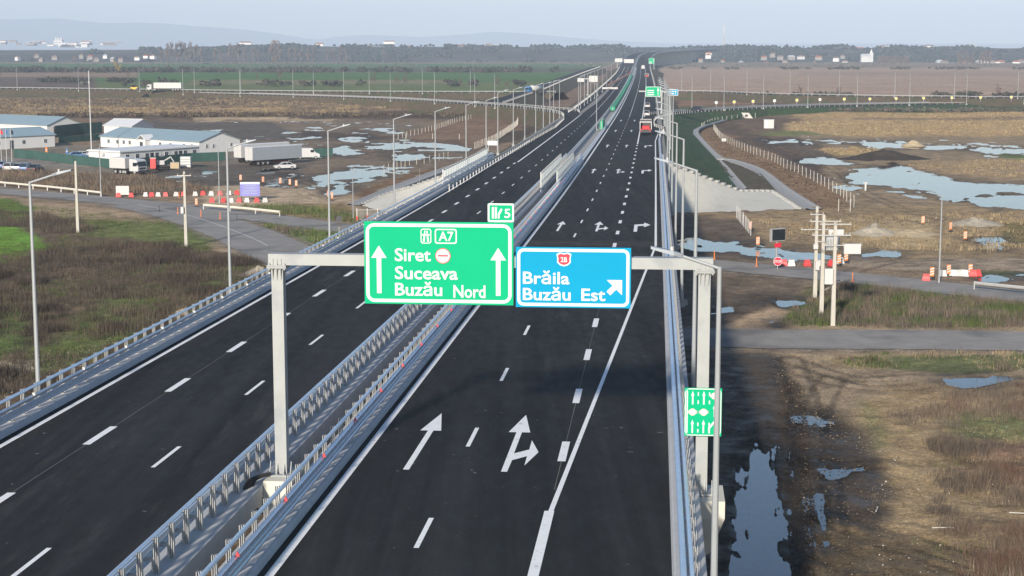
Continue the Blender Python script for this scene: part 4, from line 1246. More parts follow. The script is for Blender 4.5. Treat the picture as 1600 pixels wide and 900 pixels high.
MB().loft([[(11.9, -.6, -2.4), (12.75, -.6, -1.9), (12.75, .7, -1.9), (11.9, .7, -2.4)], [(11.9, -1.0, -.6), (13.2, -1.0, -.6), (13.2, 1.1, -.6), (11.9, 1.1, -.6)], [(11.9, -1.0, .0), (13.2, -1.0, .0), (13.2, 1.1, .0), (11.9, 1.1, .0)]], True, True).build('pedestal', 'concrete_pale', gn)
cb = MB()
for k in range(4):
    pts = [Vector((-2.3 - .1 * k, -.5 - .1 * k, .5)), Vector((-2.75 - .06 * k, -.9 - .12 * k, .35)), Vector((-2.7 - .05 * k, -1.5 - .2 * k, .05)), Vector((-2.5, -1.9 - .1 * k, -.35)), Vector((-2.2, -1.6, -.6))]
    q = smooth_line(pts, 5)
    for a, b in zip(q[:-1], q[1:]): cb.tube(a, b, .055, n=6, caps=False)
cb.build('cable', 'rubber', gn)

def text_mesh(s, size, bold=.012, ext=.004, space=1.0):
    cu = bpy.data.curves.new('lettering', 'FONT')
    cu.body = s; cu.size = size; cu.offset = bold; cu.extrude = ext; cu.resolution_u = 3
    cu.space_character = space
    o = bpy.data.objects.new('lettering_tmp', cu)
    COL.objects.link(o)
    dg = bpy.context.evaluated_depsgraph_get()
    me = bpy.data.meshes.new_from_object(o.evaluated_get(dg))
    bpy.data.objects.remove(o)
    bpy.data.curves.remove(cu)
    return me
def lettering(s, x, z, cap_h, parent, width=None, m='sign_white', y=-.035, bold=None):
    """text standing in the x-z plane, facing -y; cap_h: height of capitals"""
    me = text_mesh(s, cap_h / .73, cap_h * .024 if bold is None else bold)
    me.materials.clear(); me.materials.append(MATS[m])
    xs = [v.co.x for v in me.vertices]
    k = 1.0
    if width: k = width / (max(xs) - min(xs))
    x0 = min(xs) * k
    for v in me.vertices:
        v.co = Vector((v.co.x * k - x0, -v.co.z, v.co.y))
    o = bpy.data.objects.new('lettering', me)
    COL.objects.link(o); o.parent = parent; o.location = (x, y, z)
    return o
def flatshape(name, pts, m, parent, y0=-.031, y1=-.022):
    return MB().prism([(x, z) for x, z in pts], y0, y1).build(name, m, parent)
def rrect(x0, z0, x1, z1, r, n=5):
    out = []
    for cx, cz, a0 in ((x1 - r, z1 - r, 0), (x0 + r, z1 - r, 90), (x0 + r, z0 + r, 180), (x1 - r, z0 + r, 270)):
        for k in range(n + 1):
            a = math.radians(a0 + 90 * k / n)
            out.append((cx + r * math.cos(a), cz + r * math.sin(a)))
    return out
def ring(name, outer, inner, m, parent, y=-.030):
    n = len(outer)
    mb = MB()
    vs = [(x, y, z) for x, z in outer] + [(x, y, z) for x, z in inner] + [(x, y + .012, z) for x, z in outer] + [(x, y + .012, z) for x, z in inner]
    fs = []
    for k in range(n):
        j = (k + 1) % n
        fs += [(k, n + k, n + j, j), (2 * n + k, k, j, 2 * n + j), (n + k, 3 * n + k, 3 * n + j, n + j)]
    return mb.add(vs, fs).build(name, m, parent)
def disc(cx, cz, r, n=20): return [(cx + r * math.cos(2 * math.pi * k / n), cz + r * math.sin(2 * math.pi * k / n)) for k in range(n)]

def board(name, label, x0, z0, x1, z1, m, yoff=-.30, border=.14, inset=.07, cat='road sign', group=None):
    """sign panel in the gantry frame; its own origin at the lower left corner"""
    loc = gn.matrix_local_pos(x0, yoff, z0) if hasattr(gn, 'matrix_local_pos') else (Matrix.Translation(gp0) @ Matrix.Rotation(ga, 4, 'Z')) @ Vector((x0, yoff, z0))
    t = thing(name, label, cat, loc, ga)
    w, h = x1 - x0, z1 - z0
    MB().box(w / 2, 0, h / 2, w, .04, h).build('panel', m, t)
    ring('border', rrect(inset, inset, w - inset, h - inset, min(.28, h * .1)), rrect(inset + border, inset + border, w - inset - border, h - inset - border, min(.18, h * .06)), 'sign_white', t)
    MB().box(w / 2, .05, h * .28, w * .9, .06, .08).box(w / 2, .05, h * .72, w * .9, .06, .08).build('back_rail', 'sign_back', t)
    return t
def big_arrow(t, cx, z0, z1, w=.52, sh=.155):
    hh = .42
    flatshape('arrow', [(cx - sh / 2, z0), (cx + sh / 2, z0), (cx + sh / 2, z1 - hh), (cx + w / 2, z1 - hh), (cx, z1), (cx - w / 2, z1 - hh), (cx - sh / 2, z1 - hh)], 'sign_white', t)

sg = board('direction_sign', 'big bright green direction sign reading Siret, Suceava, Buzău Nord on the gantry', 1.02, 6.42, 6.06, 9.21, 'sign_green', border=.11, inset=.06)
lettering('Siret', 1.04, 1.47, .44, sg, 1.22)
lettering('Suceava', 1.04, .86, .44, sg, 2.13)
lettering('Buzău', 1.04, .30, .44, sg, 1.60)
lettering('Nord', 3.02, .25, .44, sg, 1.08)
flatshape('no_trucks_disc', disc(2.67, 1.65, .26), 'sign_red', sg)
flatshape('no_trucks_disc', disc(2.67, 1.65, .232), 'sign_white', sg, -.036, -.032)
flatshape('no_trucks_disc', [(2.50, 1.63), (2.84, 1.63), (2.84, 1.68), (2.50, 1.68)], 'sign_red', sg, -.041, -.037)
big_arrow(sg, .50, .36, 1.98)
big_arrow(sg, 4.53, .32, 1.94)
ring('route_frame', rrect(2.40, 2.06, 3.14, 2.56, .08), rrect(2.44, 2.10, 3.10, 2.52, .06), 'sign_white', sg)
lettering('A7', 2.53, 2.16, .32, sg, .50)
ring('motorway_frame', rrect(1.92, 2.06, 2.28, 2.56, .08), rrect(1.95, 2.09, 2.25, 2.53, .06), 'sign_white', sg)
flatshape('motorway_symbol', [(1.99, 2.12), (2.06, 2.12), (2.085, 2.5), (2.05, 2.5)], 'sign_white', sg)
flatshape('motorway_symbol', [(2.14, 2.12), (2.21, 2.12), (2.15, 2.5), (2.115, 2.5)], 'sign_white', sg)
flatshape('motorway_symbol', [(1.97, 2.33), (2.23, 2.33), (2.23, 2.38), (1.97, 2.38)], 'sign_white', sg, -.036, -.032)

sb = board('direction_sign', 'bright blue exit sign reading Brăila, Buzău Est on the gantry', 6.14, 6.37, 9.98, 8.40, 'sign_blue', border=.10, inset=.05)
lettering('Brăila', .24, .80, .42, sb, 1.56)
lettering('Buzău', .24, .25, .42, sb, 1.60)
lettering('Est', 2.20, .25, .42, sb, .80)
shield = [(1.36, 1.80), (1.47, 1.86), (1.61, 1.83), (1.75, 1.86), (1.86, 1.80), (1.83, 1.66), (1.84, 1.52), (1.74, 1.43), (1.61, 1.39), (1.48, 1.43), (1.38, 1.52), (1.39, 1.66)]
flatshape('route_shield', shield, 'sign_white', sb)
flatshape('route_shield', [(1.61 + (x - 1.61) * .82, 1.63 + (z - 1.63) * .80) for x, z in shield], 'sign_red', sb, -.036, -.032)
lettering('2B', 1.50, 1.54, .17, sb, .22, y=-.042)
def rot45(pts, cx, cz, a=-45):
    c, s = math.cos(math.radians(a)), math.sin(math.radians(a))
    return [(cx + x * c - z * s, cz + x * s + z * c) for x, z in pts]
flatshape('arrow', rot45([(-.09, -.34), (.09, -.34), (.09, -.06), (.36, -.06), (0, .30), (-.36, -.06), (-.09, -.06)], 3.34, .74, -45), 'sign_white', sb)

se = board('exit_number_sign', 'small green exit number plate reading 5 above the green sign', 5.20, 9.225, 6.08, 9.85, 'sign_green', border=.06, inset=.0)
flatshape('exit_symbol', [(.14, .12), (.21, .12), (.21, .50), (.14, .50)], 'sign_white', se)
flatshape('exit_symbol', [(.24, .12), (.31, .12), (.31, .50), (.24, .50)], 'sign_white', se)
flatshape('exit_symbol', [(.34, .12), (.40, .12), (.40, .24), (.50, .42), (.44, .46), (.34, .28)], 'sign_white', se)
lettering('5', .56, .15, .31, se, .20)

sl = board('lane_sign', 'green lane layout sign with white arrows low on the right gantry post', 11.82, 2.07, 13.06, 3.71, 'sign_green', yoff=-.32, border=.03, inset=.015)
def tiny_arrow(cx, z0, z1):
    flatshape('arrow', [(cx - .025, z0), (cx + .025, z0), (cx + .025, z1 - .16), (cx + .055, z1 - .16), (cx, z1), (cx - .055, z1 - .16), (cx - .025, z1 - .16)], 'sign_white', sl)
flatshape('lane_line', [(.07, .1), (.11, .1), (.11, 1.54), (.07, 1.54)], 'sign_white', sl)
for cx in (.27, .64):
    tiny_arrow(cx, .10, .56); tiny_arrow(cx, 1.08, 1.54)
for cx in (.455, .83):
    for z in (.12, .34, 1.10, 1.38):
        flatshape('lane_line', [(cx - .02, z), (cx + .02, z), (cx + .02, z + .12), (cx - .02, z + .12)], 'sign_white', sl)
for cx, cz in ((.27, .82), (.64, .82), (1.0, 1.38)):
    flatshape('limit_plate', [(cx - .16, cz - .05), (cx + .16, cz - .05), (cx + .16, cz + .05), (cx - .16, cz + .05)], 'sign_back', sl, -.027, -.021)
    flatshape('limit_disc', disc(cx, cz, .12, 14), 'sign_pink', sl, -.034, -.029)
    flatshape('limit_disc', disc(cx, cz, .075, 14), 'sign_white', sl, -.040, -.036)
flatshape('lane_line', [(.80, .1), (.86, .1), (.86, .26), (1.05, .50), (1.0, .54), (.80, .30)], 'sign_white', sl)
tiny_arrow(1.0, .66, 1.10)

# ------------------------------------------------------------------ street lamps
def make_lamp():
    """origin at the foot; arm reaches to -x"""
    t = thing('street_lamp', '', 'street lamp')
    MB().tube((0, 0, 0), (0, 0, 11.0), .115, .065, 10).tube((0, 0, 0), (0, 0, .5), .15, .14, 10).build('pole', 'pole_zinc', t, smooth=False)
    MB().tube((0, 0, 10.95), (-1.15, 0, 11.32), .05, .045, 8).build('arm', 'pole_zinc', t)
    hd = MB().loft([[(-1.05, -.09, 11.25), (-1.05, .09, 11.25), (-1.05, .09, 11.36), (-1.05, -.09, 11.36)], [(-1.3, -.15, 11.32), (-1.3, .15, 11.32), (-1.3, .14, 11.44), (-1.3, -.14, 11.44)], [(-1.95, -.14, 11.50), (-1.95, .14, 11.50), (-1.95, .11, 11.57), (-1.95, -.11, 11.57)]], True, True).build('lamp_head', 'lamp_grey', t)
    MB().tube((-1.35, 0, 11.42), (-1.35, 0, 11.56), .05, .05, 8).build('photocell', 'plastic_white', hd)
    MB().box(0, 0, -.25, .5, .5, .5).build('foot', 'concrete', t)
    return t
LAMP0 = make_lamp()
_used = [False]
def lamp(loc, rz, label, group, h=11.0):
    o = LAMP0 if not _used[0] else copy_tree(LAMP0)
    _used[0] = True
    o.location = loc
    o.rotation_euler = (0, 0, rz)
    k = h / 11.0
    o.scale = (k, k, k)
    o['label'] = label
    o['group'] = group
    return o
ORD = ['nearest', 'second', 'third', 'fourth', 'fifth', 'sixth', 'seventh', 'eighth', 'ninth', 'tenth', 'eleventh', 'twelfth', 'thirteenth', 'fourteenth', 'fifteenth', 'sixteenth', 'seventeenth']
for k in range(12):
    Y = 44 if k == 0 else 40 + 36 * k
    lamp(RP(Y, 12.45 if k == 0 else (12.6 if Y < 262 else 13.2), -.95 if Y < 262 else -.6), -heading(Y), f'grey street lamp behind the right bridge barrier, {ORD[k]} from us', 'lamps along the right edge of the motorway', 10.1 if k == 0 else 10.8)
    if Y < BR_END:
        p = RP(Y, 12.6, -1.15)
        MB().box(0, 0, 0, .8, .5, .3).build('lamp_bracket', 'concrete', br).location = p - br.location
for k, (x, y) in enumerate(((None, 69.3), (None, 102), (None, 134), (None, 168), (None, 200), (None, 233), (None, 261), (778, 236), (802, 223), (820, 214), (837, 205), (849, 199), (859, 192), (865, 188), (874, 184.5))):
    p = RP(y, -15.75, -.95) if x is None else onroad(x, y)
    if x is not None: p.z -= .3
    lamp(p, math.pi - heading(p.y), f'grey street lamp behind the left barrier, {ORD[k]} from us', 'lamps along the left edge of the motorway', 10.5)
for k in range(7):
    Y = 274 + 36 * k
    lamp(RP(Y, 13.6, -.6), -heading(Y), f'farther street lamp on the right slope between the bridge and the exit, {ORD[k].replace("nearest", "first")} from us', 'lamps between the bridge and the right exit', 10.8)
def lamp_px(x, y, z, label, group, h=11.0, rz=0.0):
    return lamp(g(x, y, z), rz, label, group, h)
for k, (x, y) in enumerate(((27, 139.5), (123, 141.5), (218, 142), (304, 143.5), (376, 144.5), (490, 145.5), (577, 145.5), (660, 145.5), (735, 145))):
    lamp_px(x, y, 3, f'thin lamp on the distant left loop ramp, {ORD[k].replace("nearest", "first")} from the left', 'lamps on the distant left ramp', 11.5, 1.4)
for k, (x, y) in enumerate(((286, 147), (375, 150), (458, 151), (537, 154), (610, 157), (679, 161), (742, 165), (773, 168))):
    lamp_px(x, y, 4.4, f'thin lamp standing on the left exit ramp, {ORD[k].replace("nearest", "first")} from the left', 'lamps on the left exit ramp', 10.5, -1.4)
for k, (x, y) in enumerate(((904, 174), (907, 170), (913, 165), (918, 161), (923, 157), (929, 153), (934, 149), (941, 143), (948, 137), (955, 131))):
    lamp_px(x, y, 5.0, f'lamp in the dense row behind the left gore, {ORD[k].replace("nearest", "first")} from the left', 'lamps behind the left gore', 10.5, math.pi)
for k, (x, y) in enumerate(((1081, 172), (1131, 171), (1192.5, 168.5), (1262, 166.5), (1339, 164.8), (1421, 163.6), (1510, 162), (1600, 161))):
    lamp_px(x, y, 4.4, f'thin lamp on the right exit ramp, {ORD[k].replace("nearest", "first")} from the left', 'lamps on the right exit ramp', 10.5, -1.4)
for k, (x, y) in enumerate(((1065, 143), (1110, 144), (1167, 147), (1234, 148.6), (1311, 150), (1398, 151.5), (1491, 152.5), (1590, 153))):
    lamp_px(x, y, 3.5, f'thin lamp on the distant right loop ramp, {ORD[k].replace("nearest", "first")} from the left', 'lamps on the distant right ramp', 11.0, 1.4)
lamp_px(932, 202, 5.9, 'single lamp standing in the median by the first green screen', 'lamps in the median', 10.5, 0)
lamp_px(1467, 442, 0, 'street lamp beside the local road right of the utility poles', 'lamps along the local road', 9.3, -.9)
lamp_px(343, 318, 0, 'street lamp behind the violet information board', 'lamps along the local road', 9.0, -.9)
lamp_px(158, 306, 0, 'street lamp at the end of the cream guard rail', 'lamps along the local road', 8.8, 1.2)
lamp_px(552, 340, 0, 'plain street lamp left of the left apron', 'lamps along the local road', 7.2, 1.2)
lamp_px(656, 300, 1.0, 'short lamp above the left apron', 'lamps along the local road', 4.0, 1.2)
# tall mast beside the camp
mb = thing('light_mast', 'tall slender pale mast between the camp buildings', 'mast', g(143, 236))
MB().tube((0, 0, 0), (0, 0, 19.2), .16, .10, 8).build('pole', 'white_paint', mb)
MB().box(0, 0, 16.4, .25, .25, .4).build('aerial', 'white_paint', mb)

# ------------------------------------------------------------------ screens and panels along the motorway
def slat_fence(label, y0, y1, n, h, dz, step=.45, name='mesh_fence'):
    t = thing(name, label, 'fence', RP(y0, n, dz))
    sm = MB().box(0, 0, h / 2, .10, .05, h).mesh('slat', 'mesh_panel')
    pm = MB().box(0, 0, h / 2 + .05, .12, .12, h + .1).mesh('post', 'galvanised_post')
    Y = y0; k = 0
    while Y <= y1:
        p = RP(Y, n, dz)
        linked('post' if k % 6 == 0 else 'slat', pm if k % 6 == 0 else sm, t, p - t.location, -heading(Y))
        Y += step; k += 1
    for z in (.1, h * .5, h - .05):
        sweep(MB(), [(n - .03, dz + z), (n + .03, dz + z), (n + .03, dz + z + .06), (n - .03, dz + z + .06)], y0, y1, True).build('rail', 'galvanised_post', t, world=True)
    return t
slat_fence('upright slatted metal screen on the left median barrier', 197, 240, -2.75, 2.2, .2)
slat_fence('slatted metal screen on the right median barrier', 204, 246, -1.25, 2.0, .2)
slat_fence('slatted mesh screen outside the left bridge barrier', 206, 262, -15.6, 2.1, 0)
def screen(label, y0, y1, n, h, w=.5):
    t = thing('green_screen', label, 'screen', RP(y0, n))
    sweep(MB(), [(n - w, .1), (n + w, .1), (n + w * .9, h), (n - w * .9, h)], y0, y1, True, True).build('cover', 'net_green', t, world=True)
    pm = MB().box(0, 0, h / 2, .1, .1, h + .25).mesh('post', 'galvanised_post')
    for k in range(4):
        Y = y0 + (y1 - y0) * k / 3
        linked('post', pm, t, RP(Y, n) - t.location)
screen('short bright green screen in the median', 384, 400, -1.5, 1.9, .4)
screen('long bright green screen down the middle of the far median', 520, 1150, -2.1, 1.15, .75)

# ------------------------------------------------------------------ site camp on the left
def window_part(parent, x, z, w=.9, h=1.0, y=-.03, rot=None):
    o = MB().box(x, y, z, w, .06, h).build('window', 'white_paint', parent)
    MB().box(x - w * .24, y - .035, z, w * .38, .03, h * .84).build('pane', 'window_dark', o)
    MB().box(x + w * .24, y - .035, z, w * .38, .03, h * .84).build('pane', 'window_dark', o)
    return o
def shed(name, label, root, u, ln, wd, eave, ridge, roof_m, wins=(), gwins=(), doors=(), over=.35, wall_m='cream_wall', cat='building'):
    t = thing(name, label, cat, root, math.atan2(u[1], u[0]))
    MB().loft([[(x, 0, -.2), (x, wd, -.2), (x, wd, eave), (x, wd / 2, ridge), (x, 0, eave)] for x in (0, ln)], True, True).build('wall', wall_m, t)
    k = (ridge - eave) / (wd / 2)
    th = .10
    rf = MB().loft([[(x, -over, eave - over * k + .03), (x, wd / 2, ridge + .03), (x, wd + over, eave - over * k + .03), (x, wd + over, eave - over * k + .03 + th), (x, wd / 2, ridge + .03 + th), (x, -over, eave - over * k + .03 + th)] for x in (-over, ln + over)], True, True).build('roof', roof_m, t)
    rb = MB()
    x = 1.0
    while x < ln:
        for a, b in (((x, -over, eave - over * k + .14), (x, wd / 2, ridge + .14)), ((x, wd + over, eave - over * k + .14), (x, wd / 2, ridge + .14))):
            rb.tube(a, b, .03, n=4, caps=False)
        x += 1.0
    o_ = rb.build('roof_rib', roof_m, rf); o_['kind'] = 'stuff'
    MB().box(ln / 2, wd / 2, ridge + .15, ln + .6, .3, .06).build('ridge_cap', roof_m, rf)
    for x in wins: window_part(t, x, 1.55)
    for x in doors:
        MB().box(x, -.03, 1.05, 1.0, .06, 2.1).build('door', 'window_dark', t)
    for yv in gwins:
        o = MB().box(ln + .03, yv, 1.55, .06, .9, 1.0).build('window', 'white_paint', t)
        MB().box(ln + .065, yv, 1.55, .03, .34, .84).build('pane', 'window_dark', o)
    return t
A_ = g(157.5, 229.5)
mbld = shed('camp_building', 'long white camp building with pale blue roof and small porch', A_, (.76, -.65), 38.7, 12.4, 2.7, 4.6, 'blue_roof', (3.4, 7, 9.6, 12.0, 24, 28, 33, 36), (2.2, 4.2, 9.6))
MB().loft([[(x, -1.6, 0), (x, 0, 0), (x, 0, 2.6), (x, -1.6, 2.6)] for x in (17.2, 20.2)], True, True).build('porch', 'cream_wall', mbld)
MB().loft([[(17.0, y, 2.5), (18.7, y, 3.6), (20.4, y, 2.5), (20.4, y, 2.65), (18.7, y, 3.75), (17.0, y, 2.65)] for y in (-1.8, 1.5)], True, True).build('porch_roof', 'white_roof', mbld)
MB().box(18.7, -1.63, 1.0, 1.1, .06, 2.0).build('door', 'window_dark', mbld)
B2 = g(74, 212)
b2 = shed('camp_building', 'pale blue roofed building at the far left of the camp, red door in its gable', B2 + Vector((-.8, .6, 0)) * 42, (.8, -.6), 42, 12, 2.9, 5.0, 'blue_roof', (30, 34, 38), (3,))
MB().box(42.04, 6.6, 1.1, .08, 1.0, 2.2).build('door', 'sign_red', b2)
MB().box(42.04, 8.8, .4, .5, 1.6, .8).build('red_box', 'plastic_red', b2)
MB().box(42.04, 2.6, 1.2, .08, .7, 2.4).build('door', 'window_dark', b2)
C3 = g(86, 229)
shed('camp_building', 'blue roofed white hall at the left edge of the yard behind three flagpoles', C3 + Vector((-.65, -.76, 0)) * 30, (.65, .76), 30, 13, 3.0, 4.6, 'blue_roof', (14, 21, 27.2), (), (17.6,))
shed('camp_shed', 'plain white gabled hall standing behind the porch building', g(163, 213), (.94, -.34), 9.0, 11, 3.0, 4.6, 'white_roof', (), ())
N_ = g(188, 257)
cont = thing('container_office', 'low white row of office containers with flat roof and dark windows', 'site office', N_, math.atan2(.835, .55))
MB().box(12, 4.8, 1.25, 24, 9.6, 2.6).build('wall', 'cream_wall', cont)
rf = MB().box(12, 4.8, 2.68, 24.6, 10.2, .22).build('roof', 'white_roof', cont)
MB().box(12, 4.8, 2.84, 24.0, 9.6, .08).build('roof_sheet', 'white_roof', rf)
for k in range(8): window_part(cont, 2.0 + 2.9 * k, 1.5, 1.0, 1.1)
for k in (3, 6): MB().box(.6 + 2.9 * k, -.03, 1.0, .9, .06, 2.0).build('door', 'window_dark', cont)
for k in range(1, 10): MB().box(2.4 * k, -.02, 1.25, .08, .05, 2.55).build('joint_cover', 'galvanised_post', cont)
MB().box(-.03, 3.0, 1.25, .05, .08, 2.55).box(-.03, 6.4, 1.25, .05, .08, 2.55).build('joint_cover', 'galvanised_post', cont)
MB().box(-.25, 5.0, 2.0, .4, .8, .6).build('air_conditioner', 'white_paint', cont)

def panel_fence(label, line, h=1.9, m='fence_green', seg=2.5, name='screen_fence'):
    pts = [g(*p) for p in line]
    L_ = sum((b - a).length for a, b in zip(pts[:-1], pts[1:]))
    q = resample(pts, max(2, int(L_ / seg) + 1))
    t = thing(name, label, 'fence', q[0])
    pm = MB().box(0, 0, h / 2, .07, .07, h + .15).mesh('post', 'steel_dark')
    for i, p in enumerate(q):
        linked('post', pm, t, p - t.location)
        if i + 1 < len(q):
            d = q[i + 1] - p
            o = MB().box(d.length / 2, 0, h / 2 + .05, d.length - .05, .03, h).build('panel', m, t)
            o.location = p - t.location
            o.rotation_euler = (0, 0, math.atan2(d.y, d.x))
    return t
panel_fence('dark green screen fence along the front of the camp yard', [(22, 246), (60, 250), (110, 256), (172, 263)])
panel_fence('dark green screen fence between the blue roofed halls', [(86, 215), (120, 211), (160, 208)], 3.2)
panel_fence('low dark green fence behind the flagpole hall', [(92, 224), (130, 221), (156, 219)], 1.7)
panel_fence('dark green fence in front of the container office and porch building', [(214, 262), (260, 257), (300, 253), (352, 251)])
panel_fence('dark green fence right of the parked van', [(487, 245), (520, 244)], 1.8)

# ------------------------------------------------------------------ vehicles
def wheel(parent, x, y, r=.32, w=.22):
    o = MB().tube((x, y - w / 2, r), (x, y + w / 2, r), r, r, 12).build('wheel', 'rubber', parent)
    MB().tube((x, y - w / 2 - .01, r), (x, y + w / 2 + .01, r), r * .55, r * .55, 8).build('rim', 'galvanised_post', o)
def car(label, loc, rz, m='car_white', kind='sedan', group=None):
    t = thing('parked_car', label, 'car', loc, rz, group)
    lo = [(-2.15, .28), (2.1, .28), (2.2, .45), (2.15, .68), (1.95, .78), (1.0, .92), (-1.6, .95), (-2.15, .92), (-2.25, .6)]
    n = len(lo)
    rings = []
    for y, k in ((-.86, .97), (-.80, 1.0), (.80, 1.0), (.86, .97)):
        rings.append([(x * k, y, .28 + (z - .28) * (1 if abs(y) < .83 else .9)) for x, z in lo])
    MB().loft(rings, True, True).build('body', m, t)
    if kind == 'suv':
        top = [(-2.1, .92), (.95, .90), (.25, 1.55), (-1.9, 1.6)]
    else:
        top = [(-1.75, .92), (1.0, .90), (.35, 1.38), (-.95, 1.42)]
    cab = MB()
    cab.loft([[(x, s * (.78 if z < 1 else .62), z) for x, z in top] for s in (-1, 1)], True, True)
    cab.build('cabin_glass', 'glass_dark', t)
    rt = [p for p in top if p[1] > 1]
    x1, z1 = rt[0]; x0, z0 = rt[1]
    MB().loft([[(x0 - .05, s, z0 - .01), (x1 + .05, s, z1 - .01), (x1 - .05, s * .93, z1 + .05), (x0 + .1, s * .93, z0 + .05)] for s in (-.64, .64)], True, True).build('roof', m, t)
    pl = MB()
    for s in (-1, 1):
        for xa, xb in ((top[0][0], x0), (top[1][0], x1), (-.3, -.35)):
            pl.tube((xa, s * .79, .92), (xb, s * .64, z0 - .02), .045, n=5)
    pl.build('pillar', m, t)
    for x in (-1.35, 1.38):
        for y in (-.78, .78): wheel(t, x, y)
    for y in (-.6, .6):
        MB().box(2.13, y, .62, .1, .32, .14).build('headlight', 'white_paint', t)
        MB().box(-2.2, y, .72, .08, .3, .16).build('tail_light', 'car_red', t)
    return t
def truck_cab(t, x, m, w=2.45):
    """cab-over tractor front with its face at x + 1.2"""
    MB().loft([[(x - 1.1, y, .7), (x + 1.15, y, .7), (x + 1.2, y, 1.5), (x + 1.0, y, 2.75), (x + .6, y, 3.0), (x - 1.1, y, 3.1)] for y in (-w / 2, w / 2)], True, True).build('cab', m, t)
    MB().loft([[(x + 1.205 + .02, y, 1.65), (x + 1.05 + .0, y, 2.6), (x + 1.0, y, 2.6), (x + 1.1, y, 1.65)] for y in (-w / 2 + .15, w / 2 - .15)], True, True).build('windscreen', 'glass_dark', t)
    for s in (-1, 1):
        MB().box(x + .35, s * (w / 2 + .01), 2.05, 1.0, .03, .7).build('side_window', 'glass_dark', t)
        MB().box(x + 1.1, s * (w / 2 + .12), 2.2, .12, .2, .55).build('mirror', 'steel_dark', t)
        MB().box(x + 1.2, s * .85, .85, .08, .4, .2).build('headlight', 'white_paint', t)
    MB().box(x + 1.2, 0, .65, .1, w - .1, .45).build('bumper', 'steel_dark', t)
    MB().box(x + 1.2, 0, 1.25, .05, w - .7, .4).build('grille', 'steel_dark', t)
def chassis(t, x0, x1, axles, w=2.4):
    MB().box((x0 + x1) / 2, 0, .85, x1 - x0, 1.0, .25).build('chassis', 'steel_dark', t)
    for x in axles:
        for y in (-w / 2 + .18, w / 2 - .18): wheel(t, x, y, .5, .32)
def semi(name, label, loc, rz, cab_m, box_m, ln=13.6, box_h=2.7, cab=True, tank=False, group=None):
    t = thing(name, label, 'truck' if cab else 'trailer', loc, rz, group)
    if tank:
        MB().tube((-ln, 0, 2.2), (-.4, 0, 2.2), 1.15, 1.15, 14).build('tank', box_m, t, smooth=True)
    else:
        MB().box(-ln / 2, 0, 1.15 + box_h / 2, ln, 2.5, box_h).build('cargo_box', box_m, t)
        MB().box(-ln / 2, 0, 1.15 + box_h + .04, ln + .06, 2.56, .08).build('roof', 'white_roof', t)
        MB().box(-ln - .03, -.63, 1.15 + box_h / 2, .06, 1.2, box_h - .15).build('rear_door', 'plastic_white', t)
        MB().box(-ln - .03, .63, 1.15 + box_h / 2, .06, 1.2, box_h - .15).build('rear_door', 'plastic_white', t)
    chassis(t, -ln + .2, 2.0 if cab else -1, [-ln + 1.5, -ln + 2.8, -ln + 4.1] + ([-.6, 2.4] if cab else []))
    if not cab:
        MB().box(-2.4, -.8, .55, .15, .15, 1.1).box(-2.4, .8, .55, .15, .15, 1.1).build('landing_leg', 'steel_dark', t)
    if cab: truck_cab(t, 2.2, cab_m)
    return t
def px_dir(a, b):
    p, q = g(*a), g(*b)
    return math.atan2(q.y - p.y, q.x - p.x)
car('white sedan parked on the muddy yard beside the grey trailer', g(445, 264), math.pi + .35, 'car_white')
tr_a = math.atan2(9.3, 8.3)
semi('curtain_trailer', 'grey curtain sided trailer parked on the muddy yard, nearer of the pair', g(466, 254), tr_a, 'white_paint', 'grey_tarp', cab=False)
semi('curtain_trailer', 'white roofed trailer parked close behind the grey one', g(463, 251) + Vector((-2.6, 2.6, 0)), tr_a, 'white_paint', 'plastic_white', cab=False)
def van(label, loc, rz, m='car_white'):
    t = thing('panel_van', label, 'van', loc, rz)
    MB().loft([[(-2.7, y, .4), (2.6, y, .4), (2.7, y, .8), (2.55, y, 1.15), (1.85, y, 1.35), (1.15, y, 2.2), (.8, y, 2.4), (-2.65, y, 2.4)] for y in (-.95, .95)], True, True).build('body', m, t)
    MB().loft([[(1.90, y, 1.40), (1.22, y, 2.2), (1.1, y, 2.2), (1.7, y, 1.40)] for y in (-.85, .85)], True, True).build('windscreen', 'glass_dark', t)
    for s in (-1, 1): MB().box(1.0, s * .96, 1.75, .8, .03, .55).build('side_window', 'glass_dark', t)
    for x in (-1.7, 1.75):
        for y in (-.85, .85): wheel(t, x, y, .35, .24)
    return t
van('white panel van parked at the nose of the grey trailer', g(481, 248), .15)
tk = semi('flatbed_truck', 'white lorry with a small white body in front of the container office', g(203, 272), -.55, 'car_white', 'plastic_white', ln=4.2, box_h=2.0)
g_cars = 'cars parked at the left edge'
for k, (x, y, m_, a, lab) in enumerate(((4, 263, 'car_blue', .3, 'blue car farthest left in the parked row by the camp fence'), (16, 266, 'car_white', .35, 'white car second in the parked row by the camp fence'), (30, 266, 'car_silver', .3, 'silver car in the middle of the parked row by the camp fence'),
                                    (42, 267, 'car_blue', .3, 'blue car fourth in the parked row by the camp fence'), (56, 268, 'car_dark', .25, 'dark car at the right end of the parked row'))):
    car(lab, g(x, y), a + 1.2, m_, 'suv' if k % 2 else 'sedan', g_cars)
car('dark blue car parked inside the camp fence', g(121, 247), .3, 'car_blue')
car('white car parked at the corner of the container office', g(131, 246), .3, 'car_white')
car('small red car half hidden under the trailer', g(432, 255), .2, 'car_red')
